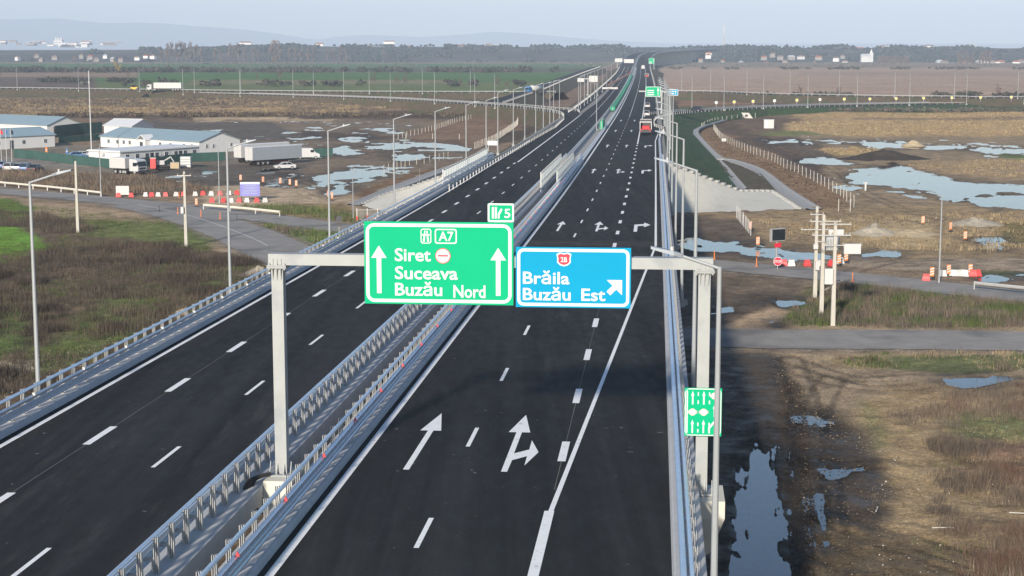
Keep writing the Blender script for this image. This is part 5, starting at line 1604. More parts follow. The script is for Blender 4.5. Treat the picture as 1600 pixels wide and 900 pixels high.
for x, lab, fm in ((2.5, 'white flagpole with dark red flag, leftmost of three', 'plastic_red'), (10.6, 'white flagpole with dark blue flag, middle of three', 'car_blue'), (18.7, 'white flagpole with dark flag, rightmost of three', 'car_dark')):
    t = thing('flagpole', lab, 'flagpole', g(x, 252.5), 0, 'flagpoles at the camp gate')
    MB().tube((0, 0, 0), (0, 0, 7.2), .07, .05, 8).build('pole', 'white_paint', t)
    MB().loft([[(.05, 0, 6.0 + .02), (.3, .12, 5.9), (.55, -.05, 5.8)], [(.05, 0, 7.0), (.3, .12, 6.85), (.55, -.05, 6.6)]], False).build('flag', fm, t)
for x, y, m_, lab in ((73, 238.5, 'plastic_orange', 'orange and white marker cone standing on the camp yard'), (105, 240.5, 'car_blue', 'blue and white marker cone standing on the camp yard')):
    t = thing('marker_cone', lab, 'traffic cone', g(x, y))
    MB().tube((0, 0, .05), (0, 0, .5), .42, .26, 10).build('cone', m_, t)
    MB().tube((0, 0, .5), (0, 0, .8), .26, .3, 10).build('band', 'plastic_white', t)
    MB().tube((0, 0, .8), (0, 0, 1.4), .34, .12, 10).build('top', m_, t)
    MB().box(0, 0, .03, 1.0, 1.0, .06).build('base', 'rubber', t)
# small machines and stacks by the container office
t = thing('pallet_stack', 'stack of grey crates at the right end of the container office', 'crates', g(291, 261))
for k in range(4): MB().box(0, 0, .28 + .56 * k, 2.1, 1.6, .5).build('crate', 'sign_back', t)
t = thing('mini_excavator', 'small white and orange site machine by the container office', 'machine', g(252, 262), .3)
MB().box(0, 0, .35, 2.4, 1.6, .5).build('track', 'rubber', t)
MB().box(-.3, 0, 1.1, 1.8, 1.4, .9).build('body', 'plastic_white', t)
MB().box(.2, .3, 1.7, 1.0, .8, 1.1).build('cabin', 'glass_dark', t)
MB().tube((.6, 0, 1.4), (2.0, 0, 2.2), .14, n=6).tube((2.0, 0, 2.2), (2.8, 0, .8), .12, n=6).build('arm', 'plastic_white', t)
t = thing('portable_toilet', 'slim red cabin standing by the container office', 'cabin', g(240, 263))
MB().box(0, 0, 1.05, 1.1, 1.1, 2.1).build('body', 'plastic_red', t); MB().box(0, 0, 2.15, 1.2, 1.2, .12).build('roof', 'plastic_white', t)
t = thing('crate', 'brown crate standing left of the grey crates', 'crate', g(274, 263))
MB().box(0, 0, .6, 1.8, 1.3, 1.2).build('box', 'sand', t); MB().box(0, 0, 1.23, 1.9, 1.4, .08).build('lid', 'rubble', t)

# water-filled road barriers, one mesh shared by each colour
def block_mesh(m):
    return MB().loft([[(-.5, -.24, 0), (.5, -.24, 0), (.5, .24, 0), (-.5, .24, 0)], [(-.47, -.22, .22), (.47, -.22, .22), (.47, .22, .22), (-.47, .22, .22)], [(-.38, -.12, .5), (.38, -.12, .5), (.38, .12, .5), (-.38, .12, .5)], [(-.36, -.10, .82), (.36, -.10, .82), (.36, .10, .82), (-.36, .10, .82)]], True, True).mesh('road_barrier', m)
bl = {'r': block_mesh('plastic_red'), 'w': block_mesh('plastic_white')}
def blocks(lst, group, where):
    n = {'r': 0, 'w': 0}
    tot = {'r': sum(1 for b in lst if b[2] == 'r'), 'w': sum(1 for b in lst if b[2] == 'w')}
    for x, y, c in lst:
        o = bpy.data.objects.new('road_barrier', bl[c]); COL.objects.link(o)
        o.location = g(x, y); o.rotation_euler = (random.uniform(-.03, .03), random.uniform(-.05, .05), random.uniform(-.3, .3))
        o.scale = (.88, .88, .88)
        word = 'red' if c == 'r' else 'white'
        num = ['first', 'second', 'third', 'fourth', 'fifth', 'sixth', 'seventh', 'eighth', 'ninth'][n[c]]
        tag(o, f'{word} barrier block {where}, {num} {word} one from left', 'road barrier', group)
        n[c] += 1
blocks([(185, 308, 'r'), (205, 308, 'r'), (228, 307, 'w'), (237, 307, 'r'), (247, 307, 'w'), (259, 307, 'r'), (275, 306.5, 'w'), (287, 306, 'r'), (305, 306, 'w'), (317, 305, 'r'), (330, 305.5, 'w'), (344, 305, 'r'), (358, 304.5, 'w'), (370, 304, 'r')], 'barrier blocks along the back of the junction', 'in the row behind the left junction')
blocks([(331, 316, 'r'), (349, 316, 'r'), (362, 316.5, 'w'), (374, 316, 'r'), (386, 316, 'w'), (401, 316, 'r'), (414, 316, 'w')], 'barrier blocks in front of the violet board', 'in the row before the violet board')
blocks([(1225, 415, 'r'), (1237, 415.5, 'w'), (1261, 415.5, 'r'), (1281, 415.5, 'w'), (1299, 415.5, 'r'), (1313, 412, 'w')], 'barrier blocks behind the utility poles', 'in the row right of the STOP sign')
blocks([(1447, 438, 'r'), (1473, 432, 'w'), (1489, 431.5, 'w'), (1498, 431.5, 'w'), (1507, 431.5, 'w'), (1520, 431.5, 'r'), (1527, 431.5, 'r')], 'barrier blocks beside the right street lamp', 'by the right street lamp')
# site boards
t = thing('notice_panel', 'white rectangular panel standing among the red barriers', 'panel', g(191, 307))
MB().box(0, .3, 1.0, 2.2, .06, 1.5).build('panel', 'plastic_white', t); MB().box(-.8, .35, .5, .08, .08, 1.0).box(.8, .35, .5, .08, .08, 1.0).build('leg', 'steel_dark', t)
t = thing('information_board', 'violet information board with a white heading strip at the junction', 'board', g(391, 313), .05)
MB().box(0, 0, 1.85, 3.2, .08, 2.3).build('panel', 'board_violet', t)
MB().box(0, -.05, 2.83, 3.2, .04, .34).build('heading_strip', 'sign_white', t)
for z, w_ in ((2.45, 1.9), (2.15, 2.4), (1.9, 1.7), (1.65, 2.5), (1.4, 2.2), (1.15, 2.6)):
    MB().box(0, -.05, z, w_, .02, .07).build('print_line', 'car_silver', t)
MB().box(-1.4, 0, .35, .1, .1, .8).box(1.4, 0, .35, .1, .1, .8).build('leg', 'steel_dark', t)

def chevron_panel(x, y, label, group, h=1.3, z=0.0):
    t = thing('chevron_panel', label, 'warning panel', g(x, y, z), random.uniform(-.5, .5), group)
    MB().box(0, 0, h * .62, .42, .05, h * .76).build('panel', 'plastic_orange', t)
    st = MB()
    for k in range(3):
        z0 = h * (.30 + .22 * k)
        st.add([(-.21, -.032, z0), (.21, -.032, z0 + .18), (.21, -.032, z0 + .32), (-.21, -.032, z0 + .14)], [(0, 1, 2, 3)])
    st.build('stripe', 'plastic_white', t)
    MB().box(0, 0, h * .12, .06, .06, h * .24).build('leg', 'steel_dark', t)
    MB().box(0, 0, .04, .7, .4, .08).build('foot', 'rubber', t)
def chevrons(lst, group, where):
    for k, (x, y) in enumerate(lst):
        chevron_panel(x, y, f'orange and white striped panel {where}, {ORD[k].replace("nearest", "first")} from left', group)
chevrons([(307, 323), (376, 284), (411, 287), (438, 289), (453, 291), (463, 293), (513, 310), (519, 313)], 'warning panels on the left yard', 'on the left yard')
chevrons([(1172, 361), (1184, 386), (1311, 415), (1322, 411), (1442, 352), (1485, 362), (1508, 377), (1456, 436), (1482, 432), (1516, 431)], 'warning panels on the right', 'right of the bridge')
dm = {c: MB().tube((0, 0, 0), (0, 0, 1.0), .06, .05, 6).tube((0, 0, 0), (0, 0, .06), .2, .2, 8).mesh('delineator_post', m_) for c, m_ in (('o', 'plastic_orange'), ('k', 'steel_dark'))}
for k, (x, y, c) in enumerate(((48, 304, 'o'), (249, 331, 'k'), (278, 334, 'o'), (314, 338, 'o'), (344, 342, 'o'), (370, 344, 'k'), (280, 309, 'o'), (1182, 416, 'o'), (1332, 440, 'o'), (1116, 405, 'o'))):
    o = bpy.data.objects.new('delineator_post', dm[c]); COL.objects.link(o); o.location = g(x, y)
    side_ = 'left junction' if x < 800 else 'road right of the bridge'
    tag(o, f'{"orange" if c == "o" else "dark"} flexible marker post on the {side_}, ' + (f'{ORD[k].replace("nearest", "first")} from the left edge' if x < 800 else ['near the puddle', 'before the utility poles', 'beside the bridge'][k - 7]), 'marker post', 'marker posts on the local road')

rail_run('cream guard rail along the left road below the scrub', smooth_line([g(-250, 266), g(0, 290.5), (g(80, 298)), g(158, 307)], 5), m='rail_cream', h=.85)
rail_run('short cream guard rail ending at the left junction', smooth_line([g(318, 327), g(380, 332), g(437, 338)], 4), m='rail_cream', h=.85)
rail_run('white guard rail at the right edge beside the local road', smooth_line([g(1522, 452), g(1570, 457), g(1640, 464), g(1800, 480)], 4), m='galvanised_post', h=.85)

# concrete utility poles
def util_pole(x, y, h, label, arms=(), boxes=(), group='concrete utility poles', r=.2):
    t = thing('utility_pole', label, 'utility pole', g(x, y), 0, group)
    MB().loft([[(-r, -r * .8, -.2), (r, -r * .8, -.2), (r, r * .8, -.2), (-r, r * .8, -.2)], [(-r * .6, -r * .5, h), (r * .6, -r * .5, h), (r * .6, r * .5, h), (-r * .6, r * .5, h)]], True, True).build('pole', 'pole_concrete', t)
    for z, x0, x1 in arms:
        o = MB().box((x0 + x1) / 2, -.18, z, x1 - x0, .09, .09).build('crossarm', 'galvanised_post', t)
        for xx in (x0 + .1, (x0 + x1) / 2, x1 - .1):
            MB().tube((xx, -.18, z + .04), (xx, -.18, z + .24), .05, .07, 6).build('insulator', 'rubble', o)
    for z, dx, w_, h_ in boxes:
        MB().box(dx, -.3, z, w_, .35, h_).build('equipment_box', 'plastic_white', t)
    return t
util_pole(122, 364, 9.7, 'plain square concrete pole standing in the left scrub')
util_pole(291, 386, 9.5, 'concrete pole with a small box beside the left access road', [(9.0, -.9, .9)], [(4.7, -.3, .35, .8)])
util_pole(1273, 465, 9.2, 'concrete utility pole, back left one of the cluster of three', [(6.9, -1.6, 1.2), (8.4, -.7, .7)], [(5.2, -.1, .45, .5), (3.3, .1, .4, .9)])
tp = util_pole(1283, 493, 9.5, 'concrete utility pole, middle one of the cluster of three', [(8.9, -1.3, 1.6), (7.6, -1.1, 2.2), (7.0, -.6, 1.2)], [(7.9, 1.1, 1.4, .5)])
util_pole(1301, 508, 9.4, 'concrete utility pole, nearest one of the cluster of three, with white cabinet', [(9.2, -1.4, 1.4), (8.2, -2.0, 1.4), (7.3, -1.0, 2.4)], [(4.5, -.55, .75, 1.4), (7.0, 1.5, 1.5, .9)])
MB().tube((.2, 0, 3.4), (1.4, -2.0, 3.6), .06, n=6).tube((.2, 0, 2.4), (1.3, -2.0, 3.4), .05, n=6).build('brace', 'galvanised_post', tp)
t = thing('transformer', 'grey finned transformer hung between the utility poles', 'transformer', g(1297, 497) + Vector((0, 0, 6.4)))
MB().box(0, 0, .6, 1.2, .8, 1.2).build('tank', 'sign_back', t)
for k in range(5): MB().box(-.5 + .25 * k, -.5, .6, .05, .25, .9).build('fin', 'sign_back', t)
for k in range(3): MB().tube((-.35 + .35 * k, 0, 1.2), (-.35 + .35 * k, 0, 1.6), .07, .05, 6).build('insulator', 'rubble', t)
for k, (a, b) in enumerate((((122, 364, 9.6), (291, 386, 9.2)), ((291, 386, 9.2), (291 - 340, 386 - 30, 9.4)))):
    pass

# STOP sign and the dark display board
t = thing('stop_sign', 'red octagonal STOP sign beside the local road', 'road sign', g(1215, 420))
octo = [(.52 * math.cos(math.radians(22.5 + 45 * k)), .85 + .52 * math.sin(math.radians(22.5 + 45 * k))) for k in range(8)]
MB().prism(octo, -.03, 0).build('plate', 'sign_white', t)
MB().prism([(x * .92, .85 + (z - .85) * .92) for x, z in octo], -.042, -.031).build('face', 'sign_red', t)
lettering('STOP', -.40, .70, .30, t, .80, y=-.055)
MB().tube((0, .05, 0), (0, .05, 1.2), .04, n=6).build('pole', 'galvanised_post', t)
t = thing('display_board', 'dark screened display board on a pale post behind the STOP sign', 'display board', g(1213, 406), .5)
MB().tube((0, 0, 0), (0, 0, 2.8), .14, .12, 8).build('post', 'pole_zinc', t)
MB().box(0, -.1, 3.0, 2.1, .28, 1.5).build('case', 'galvanised_post', t)
MB().box(.08, -.255, 3.0, 1.86, .03, 1.32).build('screen', 'glass_dark', t)
MB().box(.1, -.1, 1.75, .9, .06, .5).build('red_plate', 'sign_red', t)
# crowd fence by the left apron, back of a sign
t = thing('site_gate', 'grey metal mesh gate with red marks beside the left apron', 'gate', g(574, 346), .15)
for x in (-1.5, 0, 1.5): MB().box(x, 0, .95, .12, .12, 1.9).build('post', 'plastic_white', t)
for x in (-.75, .75):
    o = MB().box(x, 0, 1.7, 1.38, .05, .06).box(x, 0, .3, 1.38, .05, .06).build('frame', 'galvanised_post', t)
    for k in range(8): MB().box(x - .6 + .17 * k, 0, 1.0, .035, .03, 1.4).build('bar', 'galvanised_post', o)
MB().box(-1.5, -.08, .5, .25, .05, .5).box(0, -.08, .7, .2, .05, .4).build('marker', 'plastic_red', t)
t = thing('road_sign_back', 'dark backed road sign on a thin pole left of the left apron', 'road sign', g(530, 364), 0)
MB().tube((0, 0, 0), (0, 0, 2.3), .045, n=6).build('pole', 'galvanised_post', t)
MB().prism(disc(0, 1.9, .45, 10), -.06, -.03).build('plate', 'steel_dark', t); MB().prism([(-.28, .9), (.28, .9), (.28, 1.42), (-.28, 1.42)], -.06, -.03).build('plate', 'steel_dark', t)
# post and wire fences
def wire_fence(label, line, h=1.8, step=4.0, r=.07, m='pole_concrete', z=0.0, slope=False):
    pts = smooth_line([g(p[0], p[1], p[2] if len(p) > 2 else z) for p in line], 4)
    L_ = sum((b - a).length for a, b in zip(pts[:-1], pts[1:]))
    q = resample(pts, max(3, int(L_ / step)))
    t = thing('wire_fence', label, 'fence', q[0])
    pm = MB().box(0, 0, h / 2 - .1, 2 * r, 2 * r, h + .2).mesh('fence_post', m)
    for i, p in enumerate(q):
        o = linked('fence_post', pm, t, p - t.location, random.uniform(-.2, .2))
        o.rotation_euler = (random.uniform(-.04, .04), random.uniform(-.05, .05), 0)
    mb = MB()
    for zz in (.25, .6, .95, 1.3, 1.65):
        if zz > h: continue
        for a, b in zip(q[:-1], q[1:]):
            mb.tube(a + Vector((0, 0, zz)), b + Vector((0, 0, zz)), .012, n=3, caps=False)
    mb.build('wire', 'galvanised_post', t, world=True)['kind'] = 'stuff'
    return t
wire_fence('long post and wire fence crossing the brown bank right of the ditch', [(1115, 202), (1125, 216), (1140, 225), (1160, 234), (1185, 244), (1207, 252), (1225, 261), (1245, 270), (1265, 279), (1287, 291), (1310, 304), (1322, 313), (1334, 322)], 1.8, 4.4, .05)
wire_fence('short post fence below the green right embankment', [(1096, 201), (1105, 196), (1122, 191), (1150, 187), (1180, 184)], 1.7, 5)
wire_fence('short mesh fence beside the orange panels under the bridge', [(1151, 340), (1160, 352), (1173, 368)], 1.9, 2.2, .05, 'galvanised_post')
wire_fence('short fence standing before the far end of the right bank', [(1310, 330), (1324, 332), (1334, 326)], 1.9, 2.5, .05)
wire_fence('pale post fence climbing to the left ramp beyond the puddles', [(622, 217), (640, 213), (680, 203), (710, 192), (736, 186)], 1.6, 4.5, .06)
wire_fence('post fence below the left embankment, right of the brown field', [(742, 233), (770, 222), (795, 206), (808, 196), (809, 190)], 1.8, 3.0)
wire_fence('sparse posts along the near edge of the small brown field', [(634, 217), (700, 218), (760, 219)], 1.6, 5.5)
wire_fence('leaning fence posts among the left puddles', [(600, 270), (622, 264), (640, 259), (668, 255), (700, 248)], 1.6, 3.0, .05)

# ------------------------------------------------------------------ traffic and equipment on the motorway
def rear_truck(label, Y, n, bed_m, cab_m, ln=6.5, side_m=None):
    t = thing('dump_truck', label, 'truck', RP(Y, n), math.pi / 2 - heading(Y))
    # open tipping body seen from behind
    MB().box(ln * .5, 0, 1.2, ln, 2.4, .15).build('bed_floor', bed_m, t)
    MB().box(ln * .55, 0, 1.55, ln * .6, 1.6, .6).build('load', 'car_red', t)
    for s in (-1, 1): MB().box(ln * .5, s * 1.2, 2.0, ln, .12, 1.6).build('bed_side', 'plastic_white' if side_m is None else side_m, t)
    MB().box(ln - .05, 0, 2.1, .12, 2.4, 1.8).build('bed_front', 'steel_dark', t)
    MB().box(0, 0, 2.75, .1, 2.5, .2).box(0, -1.2, 2.0, .14, .14, 1.6).box(0, 1.2, 2.0, .14, .14, 1.6).build('rear_frame', 'plastic_white', t)
    MB().box(-.1, 0, .8, .1, 2.4, .5).build('rear_bumper', 'steel_dark', t)
    for y in (-.95, .95): MB().box(-.16, y, .85, .06, .35, .18).build('tail_light', 'car_red', t)
    chassis(t, 0, ln + 1.8, [.8, 2.1, ln + 1.2])
    truck_cab(t, ln + 1.2, cab_m)
    return t
rear_truck('tipper truck with open red bed standing in the right exit lane', 357, 8.8, 'car_red', 'car_white')
rear_truck('red truck far ahead in the right lane', 1075, 8.0, 'car_red', 'car_red', side_m='car_red')
def road_car(label, Y, n, m, kind='suv', flip=False):
    return car(label, RP(Y, n, .02), math.pi / 2 - heading(Y) + (math.pi if flip else 0), m, kind)
road_car('white car stopped behind the exit gore, nearer of two', 476, 8.6, 'car_white')
road_car('white car stopped ahead of the other white car by the exit', 550, 8.6, 'car_white')
road_car('distant white car driving towards the far viaduct', 1500, 5.6, 'car_white')
road_car('distant dark car on the left carriageway', 1330, -8.5, 'car_dark')
semi('box_truck', 'white box truck far ahead in the middle of the right carriageway', RP(1390, 5.6), math.pi / 2 - heading(1390), 'car_white', 'plastic_white', ln=7, box_h=2.6)
p_ = ramps['exit_ramp_right'][0]
car('dark car driving along the right exit ramp', g(1086, 174.2, 5.0), 2.7, 'car_dark', 'suv')
semi('semi_truck', 'white articulated truck driving on the distant left ramp', g(241, 141.6, 3.2), math.pi - .02, 'car_white', 'plastic_white')
semi('tanker_truck', 'blue cab truck with pale tank on the oblique left ramp', g(829, 145.5, 3.6), -2.2, 'truck_blue', 'plastic_white', ln=9, tank=True)
t = thing('roller', 'small yellow road machine on the distant left ramp', 'machine', g(210, 142, 3.3))
MB().box(0, 0, 1.3, 3.4, 1.8, 1.0).build('body', 'machine_yellow', t); MB().box(-.3, 0, 2.3, 1.5, 1.5, 1.2).build('cabin', 'glass_dark', t)
MB().tube((1.6, -1, .7), (1.6, 1, .7), .7, n=12).build('drum', 'steel_dark', t); MB().tube((-1.3, -1, .6), (-1.3, 1, .6), .6, n=12).build('drum', 'rubber', t)

def far_gantry(label, Y, n_post, boards, beam_z=6.6, beam=(-4, 4)):
    t = thing('cantilever_gantry', label, 'gantry', RP(Y, n_post, -.3), -heading(Y))
    MB().box(0, 0, 3.6, .45, .45, 7.2).build('post', 'gantry_zinc', t)
    MB().box((beam[0] + beam[1]) / 2, 0, beam_z, beam[1] - beam[0], .4, .4).build('beam', 'gantry_zinc', t)
    MB().box(0, 0, .1, 1.4, 1.4, .4).build('pedestal', 'concrete', t)
    for x0, z0, w, h, m_, lab in boards:
        p = (Matrix.Translation(t.location) @ Matrix.Rotation(-heading(Y), 4, 'Z')) @ Vector((x0, -.35, z0))
        s_ = thing('direction_sign', lab, 'road sign', p, -heading(Y))
        MB().box(w / 2, 0, h / 2, w, .06, h).build('panel', m_, s_)
        if m_ in ('sign_green', 'sign_blue'):
            ring('border', rrect(.04, .04, w - .04, h - .04, .25), rrect(.18, .18, w - .18, h - .18, .18), 'sign_white', s_, -.045)
            for k in range(3):
                flatshape('text_line', [(.5, .45 + .62 * k), (.5 + w * .45, .45 + .62 * k), (.5 + w * .45, .75 + .62 * k), (.5, .75 + .62 * k)], 'sign_white', s_, -.045, -.035)
            flatshape('arrow', [(w - .9, .4), (w - .7, .4), (w - .7, h * .6), (w - .45, h * .6), (w - .8, h - .35), (w - 1.15, h * .6), (w - .9, h * .6)], 'sign_white', s_, -.045, -.035)
        else:
            ring('frame', rrect(0, 0, w, h, .1), rrect(.1, .1, w - .1, h - .1, .08), 'sign_back', s_, -.045)
    return t
far_gantry('second sign gantry standing past the exit mouth', 500, 12.9, [(-4.8, 5.2, 4.5, 3.0, 'sign_green', 'distant green direction sign on the second gantry'), (1.7, 5.5, 3.2, 1.9, 'sign_blue', 'distant blue exit sign on the second gantry')], 6.8, (-6.8, 5.0))
far_gantry('gantry with blank white boards on the left side', 712, -17, [(-4.4, 5.6, 2.8, 1.6, 'plastic_white', 'smaller blank white board on the left gantry'), (.5, 5.6, 3.6, 2.6, 'plastic_white', 'larger blank white board on the left gantry')], 6.9, (-4.4, 4.2))
far_gantry('farther gantry with white boards over the left carriageway', 1480, -17, [(-2, 5, 6.5, 3.2, 'plastic_white', 'wide blank white board on the farther left gantry'), (6, 4.2, 8.5, 3.4, 'plastic_white', 'long blank white board over the far left carriageway')], 6.6, (-2, 15))
far_gantry('far gantry with a single green board at the right side', 1440, 15, [(-4.5, 4.4, 4.8, 4.8, 'sign_green', 'farthest green direction sign before the viaduct')], 6.6, (-4.5, .5))
t = thing('white_board', 'white board fixed behind the left barrier between two lamps', 'board', at(770, 236, 312))
MB().box(0, 0, 1.5, 2.0, .08, .85).build('panel', 'sign_white', t)
MB().box(-.85, .06, .75, .1, .1, 1.6).box(.85, .06, .75, .1, .1, 1.6).build('leg', 'galvanised_post', t)
t = thing('road_closure_bar', 'long white closure beam laid across the left carriageway', 'barrier', RP(800, -12.5))
for k in range(4):
    MB().box(1.9 * k, 0, .5, 1.85, .4, .9).build('segment', 'plastic_white', t)
t = thing('orange_netting', 'long orange netting strip drawn across the far left carriageway', 'netting', RP(830, -11.5))
sweep_pts = [RP(Y, n, .05) for Y, n in ((830, -11.8), (900, -11.4), (960, -9.8), (1020, -8.6), (1080, -7.8), (1150, -6.0), (1230, -4.6), (1330, -4.3))]
MB().loft([[p, p + Vector((.15, 0, 1.1)), p + Vector((.55, 0, 1.1)), p + Vector((.7, 0, 0))] for p in smooth_line(sweep_pts, 5)], False).build('net', 'plastic_orange', t, world=True)
# curve marker boards along the right exit ramp
ym = {'y': MB().prism(disc(0, 1.35, .48, 12), -.04, .04).tube((0, 0, 0), (0, 0, 1.0), .05, n=5).mesh('curve_marker', 'leaf_yellow')}
for k, (x, y) in enumerate(((1119, 166.5), (1147, 165.5), (1176.5, 164.5), (1210, 163.5), (1245, 162.5), (1281, 161.5), (1319, 160.7), (1359, 160.5), (1400, 159.7), (1443, 159), (1487, 158.5), (1532, 158), (1580, 157.5))):
    t = thing('curve_marker', f'round curve marker behind the right exit ramp, {ORD[k].replace("nearest", "first")} from the left', 'road sign', g(x, y, 4.0), 0, 'curve markers along the right exit ramp')
    MB().prism(disc(0, 1.4, .55, 12), -.05, .0).build('plate', 'sign_white', t)
    MB().prism(disc(0, 1.4, .42, 12), -.07, -.051).build('face', 'plastic_yellow' if k not in (0, 3, 5) else 'sign_white', t)
    MB().box(0, .05, .4, .1, .1, 1.4).build('post', 'galvanised_post', t)

# ------------------------------------------------------------------ things on the right-hand fields
t = thing('site_hut', 'small white hut standing alone on the right-hand mud', 'hut', g(1201, 200.5), -.1)
MB().box(0, 0, 1.3, 3.0, 2.6, 2.5).build('body', 'plastic_white', t); MB().box(0, 0, 2.6, 3.2, 2.8, .14).build('roof', 'white_roof', t)
MB().box(-.7, -1.32, 1.2, .7, .04, 1.9).build('door', 'sign_white', t)
t = thing('culvert_headwall', 'pale concrete culvert headwall in the foot of the right ramp slope', 'culvert', g(1168, 185, .2), -.2)
MB().add([(-1.8, 2, 0), (1.9, 0, 0), (1.9, .4, 0), (-1.8, 2.4, 0), (-2.6, 4, 1.8), (.3, 2.5, 1.8), (.3, 2.9, 1.8), (-2.6, 4.4, 1.8)], [(0, 1, 5, 4), (4, 5, 6, 7), (1, 2, 6, 5), (0, 4, 7, 3), (3, 7, 6, 2)]).build('wing_wall', 'concrete_pale', t)
MB().box(-.5, 1.6, .9, .9, .3, .8).build('pipe_mouth', 'steel_dark', t)
t = thing('culvert_headwall', 'cream concrete culvert headwall below the left exit ramp', 'culvert', g(800, 181, .2), .2)
MB().add([(-2.4, 0, 0), (1.9, 0, 0), (1.9, .4, 0), (-2.4, .4, 0), (-1.2, 2.5, 2.0), (2.3, 2.5, 2.0), (2.3, 2.9, 2.0), (-1.2, 2.9, 2.0)], [(0, 1, 5, 4), (4, 5, 6, 7), (1, 2, 6, 5), (0, 4, 7, 3), (3, 7, 6, 2)]).build('wing_wall', 'sand', t)
MB().box(.3, .9, .7, .9, .3, .8).build('pipe_mouth', 'steel_dark', t)
t = thing('vent_shaft', 'pale shaft with a dark cap below the distant left ramp', 'shaft', g(717, 177))
MB().loft([[(.7 * math.cos(a) * k, .7 * math.sin(a) * k, z) for a in [i * math.pi / 4 for i in range(8)]] for z, k in ((0, 1.1), (2.2, .9), (2.4, 1.0))], True, True).build('shaft', 'concrete_pale', t)
MB().tube((0, 0, 2.4), (0, 0, 3.8), .5, .25, 8).build('cap', 'steel_dark', t)
def mound(name, label, x, y, w, d, h, m, seed):
    c = g(x, y)
    n = 40
    xs = np.linspace(-1, 1, n); X_, Y_ = np.meshgrid(xs, xs)
    r = np.hypot(X_, Y_)
    k = np.clip(1 - r, 0, 1) ** 1.1 * (1 + .0 * r)
    Z_ = h * k * (1.0 + .7 * (fbm(X_ * 4 + seed, Y_ * 4, seed) - .5)) + k * (fbm(X_ * 14, Y_ * 14 + seed, seed + 3) - .5) * h * .55 - .12
    V_ = np.stack([c.x + X_ * w / 2, c.y + Y_ * d / 2, Z_], -1).reshape(-1, 3)
    i_ = np.arange(n * n).reshape(n, n)
    F_ = np.stack([i_[:-1, :-1], i_[:-1, 1:], i_[1:, 1:], i_[1:, :-1]], -1).reshape(-1, 4)
    o = np_mesh(name, V_, F_, m)
    return tag(o, label, 'mound')
mound('sand_mound', 'small pale sand heap beside the far right puddle', 1427, 228, 6.5, 6, 1.7, 'sand', 3)
mound('soil_mound', 'long dark soil heap between the right-hand puddles', 1382, 248, 22, 14, 2.0, 'soil_dark', 5)
mound('rubble_mound', 'pale rubble heap behind the utility poles', 1365, 366, 7.5, 8, 1.5, 'rubble', 7)
mound('rubble_mound', 'low straw coloured heap right of the rubble heap', 1420, 366, 10, 9, .9, 'sand', 9)
mound('soil_mound', 'grey soil heap with reddish brush behind the right road', 1525, 350, 9, 8, 1.1, 'rubble', 11)
mound('soil_mound', 'pale earth hump in the left scrub near the barrier', 285, 492, 3.2, 3.0, .7, 'sand', 13)
mound('soil_mound', 'pale earth hump beside the left access road', 405, 428, 5, 7, .9, 'rubble', 15)
t = thing('wrecked_post', 'white leaning marker post by the big right puddle', 'post', g(1352, 298))
MB().box(0, 0, .7, .28, .28, 1.6).build('shaft', 'plastic_white', t); MB().box(0, 0, 1.4, .9, .1, .12).build('crosspiece', 'plastic_white', t)
t = thing('buoy_tank', 'small white tank lying by the wire fence on the right bank', 'tank', g(1131, 222))
MB().tube((-.6, 0, .5), (.6, 0, .5), .5, n=10).build('shell', 'plastic_white', t)
MB().box(0, 0, .06, 1.1, .7, .12).build('cradle', 'steel_dark', t)
for x, y, ln, a, lab in ((1590, 806, .9, -.5, 'white broken pipe on the lower right scrub'), (1470, 829, .9, -.25, 'thin pale plank on the lower right scrub'), (1370, 800, .6, 1.2, 'bent pale stick beside the wet ruts')):
    o = MB().tube((-ln / 2, 0, .12), (ln / 2, 0, .2), .035, .03, 8).tube((ln / 2, 0, .2), (ln / 2 + .25, .1, .16), .03, .025, 8).build('debris_pipe', 'pole_concrete')
    o.location = g(x, y); o.rotation_euler = (0, 0, a)
    tag(o, lab, 'debris')

# ------------------------------------------------------------------ far land: terrace with woods, town, hills
def nth(k):
    ones = ['first', 'second', 'third', 'fourth', 'fifth', 'sixth', 'seventh', 'eighth', 'ninth', 'tenth', 'eleventh', 'twelfth', 'thirteenth', 'fourteenth', 'fifteenth', 'sixteenth', 'seventeenth', 'eighteenth', 'nineteenth', 'twentieth']
    return ones[k] if k < 20 else ('twenty-' if k < 29 else 'thirty-') + ones[(k - 20) % 10] if k != 29 else 'thirtieth'
def ridge(name, Y, x0, x1, prof, depth, m, n=160, rough=0.0, kind='structure', seed=1):
    """long bank facing the camera: prof(pixel x) gives the crest row in the photograph"""
    rows = []
    for i in range(n):
        px = x0 + (x1 - x0) * i / (n - 1)
        cy = prof(px)
        crest = at(px, cy, Y)
        h = max(crest.z, 1.0)
        j = (fbm(np.array([px / 60.]), np.array([seed * 3.1]), seed)[0] - .5) * rough
        X0 = crest.x
        foot_dx = X0 * (Y - depth) / Y
        rows.append([Vector((foot_dx, Y - depth, -2)), Vector((X0 * (Y - depth * .45) / Y, Y - depth * .45, h * .62 + j)), Vector((X0, Y, h + j)), Vector((X0 * (Y + depth * 2) / Y, Y + depth * 2, h * .96 + j)), Vector((X0 * (Y + depth * 3) / Y, Y + depth * 3, -5))])
    o = MB().loft(rows, False).build(name, m, smooth=True)
    if sum(p.normal.z for p in o.data.polygons) < 0: o.data.flip_normals()
    return tag(o, kind=kind)
def lerp_prof(tab):
    xs = [a for a, b in tab]; ys = [b for a, b in tab]
    return lambda px: float(np.interp(px, xs, ys))
terr = lerp_prof([(-2500, 80), (-300, 80), (190, 79), (300, 76.5), (420, 72), (600, 73), (800, 73.5), (900, 74.5), (1000, 74), (1150, 74.5), (1300, 75), (1600, 76), (4200, 76)])
